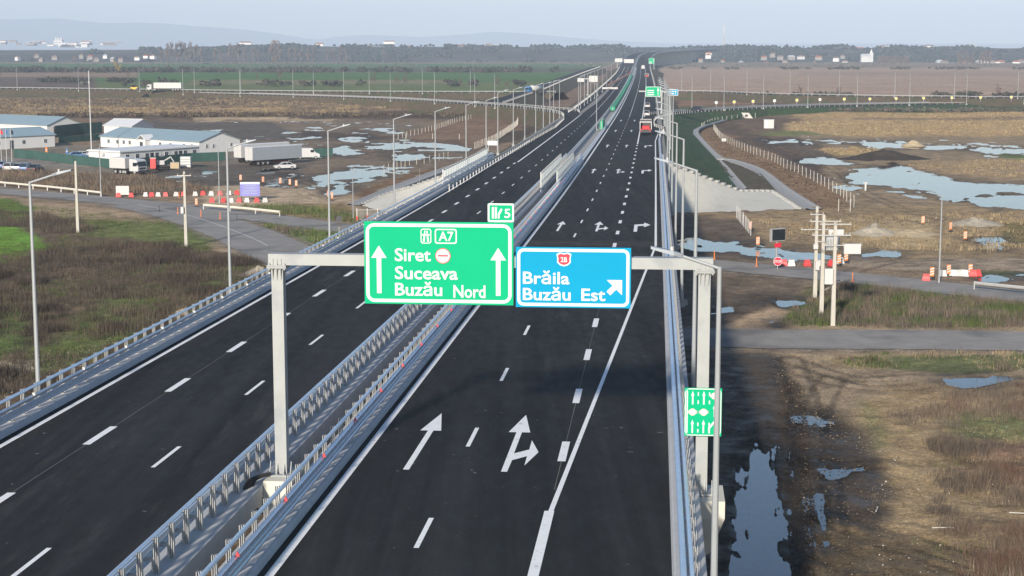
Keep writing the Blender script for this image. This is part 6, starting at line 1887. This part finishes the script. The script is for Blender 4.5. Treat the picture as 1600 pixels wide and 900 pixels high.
mat('far_terrain', (0.085, 0.085, 0.075), 0.95, 0, 0.4, 0.006, dark=((0.20, 0.16, 0.11), 0.006, 0.60))
ridge('terrace', 3000, -2500, 4200, terr, 420, 'far_terrain', 220, 2.0)
hp = lerp_prof([(-3000, 40), (-400, 36), (0, 30), (60, 29.5), (95, 28.5), (130, 33), (170, 36.5), (215, 35), (260, 37), (320, 42), (380, 46), (430, 52), (480, 60), (540, 66), (5000, 66)])
ridge('hills', 17500, -3000, 900, hp, 1500, 'hill', 160, 12, seed=4)
hp2 = lerp_prof([(200, 68), (480, 64), (540, 56), (580, 54.5), (620, 56), (660, 58), (720, 54), (770, 50), (820, 52), (880, 58), (960, 64), (1060, 68), (5000, 69)])
ridge('hills', 18500, 200, 4500, hp2, 1500, 'hill', 160, 10, seed=6)

BASE_PAL = np.array([(0.075, 0.080, 0.062), (0.055, 0.062, 0.05), (0.105, 0.088, 0.072), (0.085, 0.072, 0.062), (0.065, 0.078, 0.048)])
def blob_wood(name, label, samples, m, hmin, hmax, seed, squash=1.0, tone=1.2, sub=1, pal=BASE_PAL):
    """many small uneven crowns as one mass; samples: (X, Y, Z) array; each crown of several ragged lumps"""
    r = np.random.default_rng(seed)
    n0 = len(samples)
    base = np.array([(0, 0, 1), (.9, 0, .35), (.28, .86, .4), (-.73, .53, .3), (-.73, -.53, .45), (.28, -.86, .3), (.75, .5, -.5), (-.3, .9, -.5), (-.9, 0, -.5), (-.3, -.9, -.5), (.75, -.5, -.5)])
    tri = np.array([(0, 1, 2), (0, 2, 3), (0, 3, 4), (0, 4, 5), (0, 5, 1), (1, 6, 2), (2, 6, 7), (2, 7, 3), (3, 7, 8), (3, 8, 4), (4, 8, 9), (4, 9, 5), (5, 9, 10), (5, 10, 1), (1, 10, 6)])
    h0 = r.uniform(hmin, hmax, n0)
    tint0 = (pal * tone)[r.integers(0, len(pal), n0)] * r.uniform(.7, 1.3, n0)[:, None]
    if name.endswith('wood'):
        h0 = h0 * (.35 + 1.5 * fbm(samples[:, 0] / 45., samples[:, 1] / 200., seed + 2))
    S_ = np.repeat(samples, sub, 0).astype(float); h = np.repeat(h0, sub); tint = np.repeat(tint0, sub, 0)
    n = len(S_)
    if sub > 1:
        S_[:, 0] += r.normal(0, .38, n) * h; S_[:, 1] += r.normal(0, .3, n) * h
        S_[:, 2] += r.uniform(-.05, .45, n) * h
        h = h * r.uniform(.28, .6, n)
        tint = tint * r.uniform(.65, 1.35, n)[:, None]
    wdt = h * r.uniform(.35, .6, n) * squash
    V_ = base[None] * (1 + (r.random((n, 11, 3)) - .5) * .9)
    a = r.uniform(0, 6.28, n)
    c, s = np.cos(a)[:, None], np.sin(a)[:, None]
    x = V_[..., 0] * c - V_[..., 1] * s; y = V_[..., 0] * s + V_[..., 1] * c
    P_ = np.stack([S_[:, 0, None] + x * wdt[:, None], S_[:, 1, None] + y * wdt[:, None], S_[:, 2, None] + (V_[..., 2] * .5 + .45) * h[:, None]], -1)
    F_ = tri[None] + (np.arange(n) * 11)[:, None, None]
    o = np_mesh(name, P_.reshape(-1, 3), F_.reshape(-1, 3), m, {'tint': np.repeat(tint, 11, 0)})
    return tag(o, label, 'wood' if name.endswith('wood') else 'bushes', kind='stuff')
def band_samples(n, x0, x1, ytop, ybot, Ya, Yb, zf, seed, dens=None):
    r = np.random.default_rng(seed)
    out = []
    px = r.uniform(x0, x1, n * 3); Yv = r.uniform(Ya, Yb, n * 3)
    if dens is not None:
        keep = fbm(px / 40., Yv / 120., seed) + np.where(px < 230, -.16, 0) > dens
        px, Yv = px[keep], Yv[keep]
    px, Yv = px[:n], Yv[:n]
    X_ = (px - 800) / F_PX * Yv / CP
    return np.stack([X_, Yv, np.array([zf(a, b) for a, b in zip(px, Yv)])], -1)
def terr_z(px, Y):
    h = max(at(px, terr(px), 3000).z, 1.0)
    if Y < 2580: return -1.0
    if Y < 2811: return -2 + (h * .62 + 2) * (Y - 2580) / 231
    if Y < 3000: return h * .62 + h * .38 * (Y - 2811) / 189
    return h
mat('wood_attr', (0.1, 0.1, 0.1), 0.95, 0, 0.25, 0.02, attr='tint')
blob_wood('far_wood', 'dark wood tinted haze blue covering the far river terrace', band_samples(16000, -700, 2300, 0, 0, 2600, 3060, terr_z, 11, .50), 'wood_attr', 1.5, 5.5, 12, tone=np.array([.60, .76, .98]))  # tone puts the blue of distant haze into the crown colour
blob_wood('river_scrub', 'brown riverside scrub in front of the far wooded terrace', band_samples(5000, -700, 2300, 0, 0, 2050, 2600, lambda a, b: -1.0, 21, .50), 'wood_attr', 1, 2.6, 22, tone=1.3)
def hedge(label, x0, x1, y, n, hmin, hmax, seed, dens=.42, dy=1.2, tone=1.0, sub=6, pal=BASE_PAL):
    r = np.random.default_rng(seed)
    px = r.uniform(x0, x1, n * 3)
    keep = fbm(px / 22., np.full(px.shape, seed * 1.7), seed) > dens
    px = px[keep][:n]
    py = y + r.uniform(-dy, dy, len(px))
    P_ = np.array([g(a, b) for a, b in zip(px, py)])
    return blob_wood('hedge', label, P_, 'wood_attr', hmin, hmax, seed + 1, 1.2, tone, sub, pal)
DRY = np.array([(0.13, 0.098, 0.07), (0.10, 0.078, 0.06), (0.17, 0.13, 0.085), (0.08, 0.062, 0.05)])
hedge('long dark hedge line across the distant green fields on the left', -300, 880, 112.5, 900, 2.5, 6.5, 31, .38, 1.2, .62)
hedge('broken hedge of bushes between the distant left fields', 60, 860, 134, 130, 2, 5.5, 35, .60, 1.5, .75)
hedge('dark bushes in the left field behind the white truck', 60, 260, 128, 140, 2, 4, 37, .45, 1.2, .6)
hedge('bushes along the distant loop ramp on the right', 1150, 1700, 150, 200, 1, 3.0, 39, .48, .6, .8)
hedge('green bushes below the right exit ramp', 1215, 1900, 173.5, 700, .7, 1.9, 41, .30, 1.6, 1.1)
hedge('dark brush strip at the far edge of the right tan field', 1040, 1700, 108, 220, 1.5, 3.5, 43, .5, 1.0, .8)
hedge('brown brush along the wet field behind the camp', 60, 720, 181, 800, .5, 1.4, 45, .40, 2.4, .7, 5, DRY)
hedge('brown brush across the fields behind the camp', -150, 720, 160, 700, .5, 1.3, 47, .5, 5, 1.1, 5, DRY)

# bare poplars and other single trees
def make_tree(kind, seed):
    r = random.Random(seed)
    t = thing('bare_tree', '', 'tree')
    H_ = {'poplar': 26, 'round': 14, 'bush': 5}[kind]
    tr = MB()
    tr.tube((0, 0, 0), (r.uniform(-.3, .3), 0, H_ * .45), H_ * .02, H_ * .013, 6).tube((0, 0, H_ * .42), (r.uniform(-.5, .5), 0, H_ * .85), H_ * .013, H_ * .004, 5)
    limbs = []
    nb = 22 if kind == 'poplar' else 16
    for k in range(nb):
        z = H_ * r.uniform(.15 if kind != 'round' else .25, .8)
        a = r.uniform(0, 6.28)
        if kind == 'poplar': L_, el = H_ * r.uniform(.14, .26), r.uniform(.9, 1.3)
        else: L_, el = H_ * r.uniform(.22, .42), r.uniform(.3, 1.0)
        e = Vector((math.cos(a) * math.cos(el) * L_, math.sin(a) * math.cos(el) * L_, z + math.sin(el) * L_))
        tr.tube((0, 0, z), e, H_ * .006, H_ * .002, 4, False)
        limbs.append((Vector((0, 0, z)), e))
    tr.build('trunk', 'bark', t)
    tw = MB()
    nt = 420 if kind == 'poplar' else 360
    for k in range(nt):
        a, b = r.choice(limbs)
        p = a.lerp(b, r.uniform(.35, 1.05))
        d = Vector((r.gauss(0, .5), r.gauss(0, .5), r.uniform(.3, 1.0))).normalized() * H_ * r.uniform(.05, .12)
        q = p + d
        sd = Vector((r.gauss(0, 1), r.gauss(0, 1), 0)).normalized() * H_ * .02
        tw.add([p - sd, p + sd, q], [(0, 1, 2)])
    m_ = 'twig_grey' if kind != 'bush' else 'twig_red'
    tw.build('crown', m_, t)
    return t
protos = {('poplar', 1): make_tree('poplar', 1), ('poplar', 2): make_tree('poplar', 5), ('round', 1): make_tree('round', 9), ('bush', 1): make_tree('bush', 13)}
used = set()
def tree(kind, v, loc, label, group, sc=1.0, crown=None):
    k = (kind, v)
    o = protos[k] if k not in used else copy_tree(protos[k])
    used.add(k)
    o.location = loc; o.rotation_euler = (0, 0, random.uniform(0, 6.28)); o.scale = (sc * random.uniform(.9, 1.15), sc * random.uniform(.9, 1.15), sc)
    o['label'] = label; o['group'] = group
    if crown:
        for ch in o.children:
            if ch.name.startswith('crown'):
                ch.data = ch.data.copy(); ch.data.materials[0] = MATS[crown]
    return o
r_ = random.Random(5)
G1 = 'bare poplars beyond the distant green fields'
for k, (px, top) in enumerate(((252, 75), (261, 70), (268, 68), (276, 69), (284, 67), (291, 69), (299, 68), (306, 71), (314, 76), (336, 76), (345, 78), (359, 70), (366, 72), (374, 69), (382, 75), (396, 76), (405, 79), (424, 69), (431, 66), (438, 72), (452, 76), (461, 74), (470, 78), (481, 74), (489, 76), (512, 78), (520, 76), (533, 74), (541, 78), (600, 80))):
    y = 100.5 + r_.uniform(-.6, .6)
    p = g(px, y)
    h = (y - top) * p.y / F_PX
    tree('poplar', 1 + (px % 2), p, f'bare grey poplar in the row beyond the green fields, {nth(k)} from left', G1, h / 25.0)
for px, h, cm, lab in ((428, 12, 'leaf_orange', 'low orange leaved tree at the foot of the poplars'), (185, 13, 'leaf_yellow', 'yellow tree in the hedge line on the left'), (116, 10, None, 'round bare tree left of the orange trees'), (55, 11, 'leaf_orange', 'brownish round tree at the far left fields')):
    y = {428: 101.5, 185: 119, 116: 98, 55: 97}[px]
    tree('round', 1, g(px, y), lab, 'coloured trees in the distant fields', h / 14., cm)
for k, (px, y, h) in enumerate(sorted(((437, 126, 9), (583, 131, 7), (620, 133, 6.5), (633, 134, 7.5), (720, 136, 6), (777, 137, 7.5), (792, 138, 5), (402, 124, 5), (0, 121, 6), (200, 122, 6), (1250, 148, 5), (1310, 148, 5), (1560, 151, 6)))):
    tree('bush', 1, g(px, y), f'lone bare reddish bush in the distant fields, {nth(k)} from left', 'single bushes in the fields', h / 5.)
for k, px in enumerate((1497, 1502, 1511, 1519, 1531, 1536, 1541, 1546)):
    tree('poplar', 2, g(px, 104), f'bare poplar in the small group below the right-hand terrace, {nth(k)} from left', 'poplars below the right-hand terrace', .72)
for k in range(16):
    tree('poplar', 1 + k % 2, g(1372 + 3.1 * k, 103.4), f'slim bare poplar in the planted block beside the church, {nth(k)} from left', 'poplars beside the church', .5)

# houses of the villages and the town on the skyline
def house(px, py, Y, w, d, h, roof_m, wall_m, label, group, rz=0.0):
    p = at(px, py, Y)
    t = thing('village_house', label, 'house', p, rz, group)
    MB().box(0, 0, h / 2 - 1, w, d, h + 2).build('wall', wall_m, t)
    MB().loft([[(-w / 2 - .4, -d / 2 - .5, h - .1), (w / 2 + .4, -d / 2 - .5, h - .1), (w / 2 + .4, d / 2 + .5, h - .1), (-w / 2 - .4, d / 2 + .5, h - .1)], [(-w / 2 + d * .3, -.2, h + d * .32), (w / 2 - d * .3, -.2, h + d * .32), (w / 2 - d * .3, .2, h + d * .32), (-w / 2 + d * .3, .2, h + d * .32)]], True, True).build('roof', roof_m, t)
    return t
hr = random.Random(11)

def village(n, x0, x1, y0, y1, Y, lab, grp, wmin=6, wmax=11, zfun=None):
    for k, px in enumerate(sorted(hr.uniform(x0, x1) for _ in range(n))):
        py = hr.uniform(y0, y1)
        house(px, py, Y + hr.uniform(-40, 40), hr.uniform(wmin, wmax), hr.uniform(5, 8), hr.uniform(2.2, 3.6), hr.choice(['roof_red', 'roof_brown', 'roof_brown', 'roof_zinc']), hr.choice(['house_wall', 'house_wall', 'cream_wall']), lab + f', {nth(k)} from left', grp, hr.uniform(-.5, .5))
village(18, 1085, 1325, 86, 101, 2560, 'small pale house in the village below the right-hand terrace', 'houses of the village right of the viaduct')
village(14, 1465, 1600, 96, 103, 2500, 'pale low house in the hamlet at the far right', 'houses of the hamlet at the far right')
village(11, 1290, 1520, 74, 79, 3050, 'white house on top of the right-hand terrace', 'houses on the right-hand terrace', 9, 26)
village(26, 0, 190, 65, 72, 5200, 'white town building on the left skyline below the hills', 'town buildings on the left skyline', 12, 40)
village(14, 0, 240, 88, 95.5, 2600, 'small house among trees at the far edge of the left fields', 'houses beyond the left fields', 5, 9)
village(10, 700, 800, 72, 77, 3020, 'white house on the terrace left of the motorway', 'houses on the terrace left of the motorway', 12, 22)
village(10, 380, 700, 66, 80, 3040, 'pale building on the wooded terrace behind the poplars', 'buildings on the terrace behind the poplars', 14, 30)
for px, py, w, lab in ((92, 64.5, 26, 'bright tall grain works on the left skyline'), (115, 69, 90, 'long yellowish factory hall on the left skyline')):
    p = at(px, py + 4, 5200)
    t = thing('factory', lab, 'factory', p)
    MB().box(0, 0, 4, w, 20, 12).build('hall', 'cream_wall', t)
    MB().loft([[(-w / 2, -10, 10.0), (w / 2, -10, 10.0), (w / 2, 10, 10.0), (-w / 2, 10, 10.0)], [(-w / 2, -1, 13), (w / 2, -1, 13), (w / 2, 1, 13), (-w / 2, 1, 13)]], True, True).build('roof', 'roof_zinc', t)
    if w < 40:
        for dx in (-8, 0, 8): MB().tube((dx, 0, 0), (dx, 0, 19), 3.5, n=10).build('silo', 'white_paint', t)
p = at(1357, 96, 2550)
t = thing('church', 'white church with a slim tower below the right-hand terrace', 'church', p)
MB().box(-5, 0, 3.5, 14, 9, 9).build('nave', 'white_paint', t)
MB().loft([[(-12.5, -5, 8), (2.5, -5, 8), (2.5, 5, 8), (-12.5, 5, 8)], [(-11, -.2, 11.5), (1, -.2, 11.5), (1, .2, 11.5), (-11, .2, 11.5)]], True, True).build('roof', 'roof_zinc', t)
tw_ = MB().box(4, 0, 6, 5, 5, 14).build('tower', 'white_paint', t)
MB().tube((4, 0, 13), (4, 0, 19), 2.6, .1, 8).build('spire', 'roof_zinc', tw_)
# lattice mast on the terrace
p = at(1131, 76, 3100)
t = thing('lattice_mast', 'tall lattice telecom mast on the terrace skyline', 'mast', p)
H_ = 41.0
for sx in (-1, 1):
    for sy in (-1, 1):
        MB().tube((sx * 1.5, sy * 1.5, -2), (sx * .4, sy * .4, H_), .32, .26, 4).build('leg', 'galvanised_post', t)
br_ = MB()
for k in range(12):
    z0, z1 = H_ * k / 12, H_ * (k + 1) / 12
    w0, w1 = 1.5 - 1.1 * k / 12, 1.5 - 1.1 * (k + 1) / 12
    for s_ in (-1, 1):
        br_.tube((-w0, s_ * w0, z0), (w1, s_ * w1, z1), .16, n=3).tube((w0, s_ * w0, z0), (-w1, s_ * w1, z1), .16, n=3)
br_.build('bracing', 'galvanised_post', t)
for z in (30, 35, 39):
    MB().box(0, -1, z, 2.4, .5, 2.0).build('aerial', 'white_paint', t)

# ------------------------------------------------------------------ scrub and grass, too many stems to count
_ROADS = [smooth_line([g(*p) for p in ln_], 4) for ln_ in (ROAD_A, ROAD_B)]
def off_road(X_, Y_, lim=5.4):
    d = np.full(X_.shape, 1e9)
    for pts in _ROADS:
        for a, b in zip(pts[:-1], pts[1:]):
            ex_, ey_ = b.x - a.x, b.y - a.y
            t = np.clip(((X_ - a.x) * ex_ + (Y_ - a.y) * ey_) / (ex_ * ex_ + ey_ * ey_ + 1e-6), 0, 1)
            d = np.minimum(d, np.hypot(X_ - a.x - t * ex_, Y_ - a.y - t * ey_))
    return d > lim
def tufts(name, label, polys, dens, h, w, blades, pal, seed, cat='scrub', clump=.45, cl_scale=4.0, lean=.35, spread=.25):
    """stems spread over pixel outlines at field level; one object"""
    r = np.random.default_rng(seed)
    P_ = []
    for poly in polys:
        W_ = np.array([g(x, y)[:2] for x, y in poly])
        (x0, y0), (x1, y1) = W_.min(0), W_.max(0)
        n = int((x1 - x0) * (y1 - y0) * dens)
        X_ = r.uniform(x0, x1, n); Y_ = r.uniform(y0, y1, n)
        inside = poly_sd(X_ * 3, Y_, [(a * 3, b) for a, b in W_]) + (fbm(X_ / 5, Y_ / 5, seed) - .5) * 6 > 0
        keep = inside & (fbm(X_ / cl_scale, Y_ / cl_scale, seed + 3) + r.uniform(-.08, .08, n) > clump)
        X_, Y_ = X_[keep], Y_[keep]
        keep = off_road(X_, Y_)
        P_.append(np.stack([X_[keep], Y_[keep]], -1))
    P_ = np.concatenate(P_)
    n = len(P_)
    local = .55 + .9 * fbm(P_[:, 0] / 3.0, P_[:, 1] / 3.0, seed + 9)
    hh = r.uniform(h[0], h[1], n) * local
    tone = pal[np.clip((fbm(P_[:, 0] / 6, P_[:, 1] / 6, seed + 5) * 1.6 - .3) * len(pal) + r.normal(0, .7, n), 0, len(pal) - 1).astype(int)] * r.uniform(.75, 1.25, n)[:, None]
    N_b = n * blades
    base = np.repeat(P_, blades, 0) + r.normal(0, spread, (N_b, 2))
    hb = np.repeat(hh, blades) * r.uniform(.55, 1.1, N_b)
    a = r.uniform(0, 6.28, N_b); ln = r.uniform(.05, lean, N_b) * hb
    tip = base + np.stack([np.cos(a), np.sin(a)], -1) * ln[:, None]
    b2 = r.uniform(0, 6.28, N_b)
    sd = np.stack([np.cos(b2), np.sin(b2)], -1) * (w * r.uniform(.6, 1.4, N_b))[:, None]
    V_ = np.zeros((N_b, 3, 3))
    V_[:, 0, :2] = base - sd; V_[:, 1, :2] = base + sd; V_[:, 2, :2] = tip
    V_[:, 0, 2] = V_[:, 1, 2] = -.18; V_[:, 2, 2] = hb
    F_ = np.arange(N_b * 3).reshape(-1, 3)
    tint = np.repeat(np.repeat(tone, blades, 0), 3, 0)
    o = np_mesh(name, V_.reshape(-1, 3), F_, 'stuff_attr', {'tint': tint})
    return tag(o, label, cat, kind='stuff')
BROWN = np.array([(0.115, 0.095, 0.078), (0.15, 0.122, 0.095), (0.09, 0.073, 0.062), (0.19, 0.15, 0.11), (0.135, 0.10, 0.08)])
GREEN = np.array([(0.075, 0.115, 0.035), (0.10, 0.14, 0.04), (0.13, 0.135, 0.06), (0.07, 0.10, 0.04)])
STRAW = np.array([(0.28, 0.21, 0.12), (0.22, 0.165, 0.10), (0.32, 0.25, 0.15), (0.18, 0.14, 0.085)])
tufts('dead_scrub', 'dense brown dead weeds filling the left field', [[(-120, 428), (50, 408), (100, 376), (200, 372), (400, 410), (470, 440), (300, 500), (140, 590), (-120, 640)], [(-120, 330), (60, 332), (200, 366), (100, 372), (50, 356), (-120, 346)]], 5.0, (.3, .95), .022, 9, BROWN * .64, 51, clump=.42, cl_scale=8, spread=.35)
tufts('meadow_grass', 'green grass between the dead weeds of the left field', [[(-120, 318), (60, 322), (290, 352), (420, 425), (400, 450), (200, 545), (-120, 660)]], 4.5, (.1, .32), .03, 6, GREEN * np.array([.85, .85, .8]), 53, 'grass', .47, 7)
tufts('dead_scrub', 'brown weeds between the cream guard rail and the camp', [[(-60, 264), (120, 270), (230, 276), (330, 296), (300, 305), (160, 301), (-60, 283)]], 2.2, (.5, 1.3), .04, 6, np.concatenate([BROWN, STRAW[1:2]]), 55, clump=.36)
tufts('verge_scrub', 'green and brown brush on the verge before the left apron', [[(395, 352), (560, 354), (520, 388), (440, 362)], [(380, 322), (470, 322), (575, 345), (575, 352), (430, 336)]], 3.5, (.3, 1.1), .04, 6, np.concatenate([GREEN, BROWN[:2]]), 57, clump=.36)
tufts('roadside_brush', 'green and rusty brush between the two right-hand roads', [[(1232, 505), (1262, 462), (1310, 445), (1450, 458), (1680, 492), (1680, 512), (1400, 512)]], 7.0, (.3, 1.0), .03, 8, np.concatenate([GREEN * .8, BROWN, GREEN * .8, BROWN[3:], STRAW[3:]]), 59, clump=.36, cl_scale=5)
tufts('dead_scrub', 'rusty brown weeds over the lower right ground', [[(1400, 612), (1660, 596), (1700, 900), (1500, 900), (1470, 780), (1440, 700)]], 9.0, (.2, .7), .016, 10, np.concatenate([BROWN, np.array([(0.15, 0.095, 0.07)])]), 61, clump=.53, cl_scale=4.0, spread=.32)
tufts('dry_grass', 'straw coloured dry grass along the lower right track', [[(1335, 640), (1400, 600), (1500, 598), (1480, 650), (1450, 720), (1470, 830), (1390, 820), (1360, 720)]], 12.0, (.06, .22), .012, 7, STRAW * np.array([.82, .84, .9]), 63, 'grass', .47, 2.5)
tufts('dry_grass', 'thin dry grass over the lower right ground', [[(1440, 640), (1660, 610), (1700, 900), (1420, 900), (1440, 780)]], 9.0, (.06, .22), .013, 6, np.concatenate([STRAW, GREEN[1:3]]), 65, 'grass', .46, 3.0)
tufts('weed_strip', 'green weeds along the edge of the right dirt track', [[(1290, 562), (1400, 551), (1680, 552), (1680, 574), (1450, 580), (1390, 576)]], 6.0, (.12, .5), .03, 6, np.concatenate([GREEN * .75, STRAW[1:], BROWN[:2], GREEN * .7]), 67, 'grass', .42, 3.5)
tufts('field_straw', 'dry straw stubble on the right fields behind the puddles', [[(1235, 190), (1700, 186), (1700, 213), (1300, 212), (1235, 205)], [(1235, 180), (1700, 174), (1700, 186), (1330, 184)], [(1275, 232), (1350, 230), (1400, 240), (1300, 243)]], .9, (.2, .6), .10, 5, STRAW, 69, 'grass', .42, 12)
tufts('field_straw', 'dry straw and brown weeds on the fields behind the camp', [[(-200, 166), (560, 166), (560, 180), (-200, 180)], [(-200, 152), (600, 157), (700, 172), (-200, 168)]], .45, (.3, 1.0), .14, 5, np.concatenate([STRAW, BROWN]), 71, 'grass', .44, 14)
tufts('bank_weeds', 'dry weeds on the mud behind the right-hand barriers', [[(1180, 340), (1440, 335), (1660, 330), (1660, 395), (1330, 390), (1200, 372)], [(1395, 252), (1700, 248), (1700, 284), (1470, 270)]], 1.6, (.15, .6), .05, 5, np.concatenate([STRAW, BROWN[3:4]]), 73, 'grass', .47, 7)
tufts('low_brush', 'dark rusty brush clumps over the lower right ground', [[(1440, 640), (1500, 605), (1680, 600), (1700, 930), (1500, 930), (1470, 800), (1480, 720)]], 26, (.35, .95), .016, 7, np.concatenate([BROWN * .85, np.array([(0.13, 0.075, 0.055), (0.11, 0.07, 0.055)])]), 75, clump=.615, cl_scale=3.2, lean=.6, spread=.22)
tufts('low_brush', 'dark brush clumps standing in the left field', [[(-120, 428), (50, 408), (100, 376), (200, 372), (400, 410), (470, 440), (300, 500), (140, 590), (-120, 640)]], 14, (.5, 1.25), .022, 7, BROWN * .48, 77, clump=.60, cl_scale=6.0, lean=.6, spread=.3)
tufts('low_brush', 'brown brush clumps on the verges right of the bridge', [[(1232, 505), (1262, 462), (1310, 445), (1450, 458), (1680, 492), (1680, 512), (1400, 512)], [(1290, 562), (1400, 551), (1680, 552), (1680, 574), (1450, 580)]], 16, (.4, 1.1), .022, 7, np.concatenate([BROWN, GREEN * .7]), 79, clump=.58, cl_scale=3.5, lean=.6)
# clods and stones
def stones(label, polys, n, r0, r1, cols, seed):
    r = np.random.default_rng(seed)
    P_ = []
    for poly in polys:
        W_ = np.array([g(x, y)[:2] for x, y in poly])
        (x0, y0), (x1, y1) = W_.min(0), W_.max(0)
        X_ = r.uniform(x0, x1, n * 4); Y_ = r.uniform(y0, y1, n * 4)
        k = poly_sd(X_ * 3, Y_, [(a * 3, b) for a, b in W_]) > 0
        P_.append(np.stack([X_[k], Y_[k]], -1)[:n])
    P_ = np.concatenate(P_); m_ = len(P_)
    base = np.array([(1, 0, 0), (0, 1, 0), (-1, 0, 0), (0, -1, 0), (0, 0, .8), (0, 0, -.5)])
    tri = np.array([(0, 1, 4), (1, 2, 4), (2, 3, 4), (3, 0, 4), (1, 0, 5), (2, 1, 5), (3, 2, 5), (0, 3, 5)])
    rad = r.uniform(r0, r1, m_) * r.uniform(.4, 1, m_)
    V_ = base[None] * (1 + (r.random((m_, 6, 3)) - .5) * .7) * rad[:, None, None]
    V_[..., :2] += P_[:, None]
    V_[..., 2] += -.02
    F_ = tri[None] + (np.arange(m_) * 6)[:, None, None]
    tint = np.array(cols)[r.integers(0, len(cols), m_)] * r.uniform(.7, 1.2, m_)[:, None]
    o = np_mesh('scattered_stones', V_.reshape(-1, 3), F_.reshape(-1, 3), 'stuff_attr', {'tint': np.repeat(tint, 6, 0)})
    return tag(o, label, 'stones', kind='stuff')
stones('pale stones scattered over the lower right ground', [[(1330, 640), (1420, 600), (1640, 600), (1680, 900), (1380, 900), (1350, 760)]], 1700, .02, .075, [(0.33, 0.29, 0.23), (0.24, 0.20, 0.15), (0.42, 0.39, 0.34), (0.13, 0.105, 0.08)], 81)
stones('brown clods over the wet ground right of the bridge', [[(1200, 555), (1340, 560), (1380, 640), (1370, 720), (1420, 930), (1260, 930), (1250, 700)]], 2600, .02, .09, [(0.14, 0.11, 0.08), (0.10, 0.08, 0.06), (0.22, 0.18, 0.13)], 89)
stones('clods over the muddy fields right of the bridge', [[(1180, 325), (1300, 325), (1480, 332), (1660, 345), (1660, 395), (1340, 392), (1200, 368)]], 1500, .05, .22, [(0.17, 0.13, 0.09), (0.10, 0.08, 0.06), (0.25, 0.2, 0.14)], 91)
stones('dark clods along the mud ridge beside the bridge', [[(1208, 590), (1256, 600), (1272, 760), (1276, 930), (1232, 930), (1236, 780)]], 2200, .03, .11, [(0.042, 0.034, 0.028), (0.06, 0.047, 0.037)], 83)
stones('pale stones along the barrier in the left field', [[(-20, 560), (120, 540), (300, 470), (320, 480), (120, 590), (-20, 640)]], 300, .03, .12, [(0.5, 0.47, 0.42), (0.36, 0.32, 0.26)], 85)
stones('clods over the brown bank right of the ditch', [[(1100, 206), (1130, 216), (1240, 262), (1330, 325), (1275, 325), (1190, 264), (1130, 246)]], 1500, .08, .35, [(0.13, 0.09, 0.06), (0.09, 0.065, 0.045)], 87)

# ------------------------------------------------------------------ haze over the plain
hz = bpy.data.materials.new('haze_air')
hz.use_nodes = True
hn, hl = hz.node_tree.nodes, hz.node_tree.links
hn.remove(hn['Principled BSDF'])
pv = hn.new('ShaderNodeVolumePrincipled')
pv.inputs['Color'].default_value = (0.66, 0.80, 1.0, 1)
pv.inputs['Density'].default_value = HAZE
pv.inputs['Anisotropy'].default_value = -0.17
hl.new(pv.outputs[0], hn['Material Output'].inputs['Volume'])
MATS['haze_air'] = hz
hb = MB().box(0, 10600, 248, 40000, 22600, 500).build('haze', 'haze_air')
hb['kind'] = 'stuff'
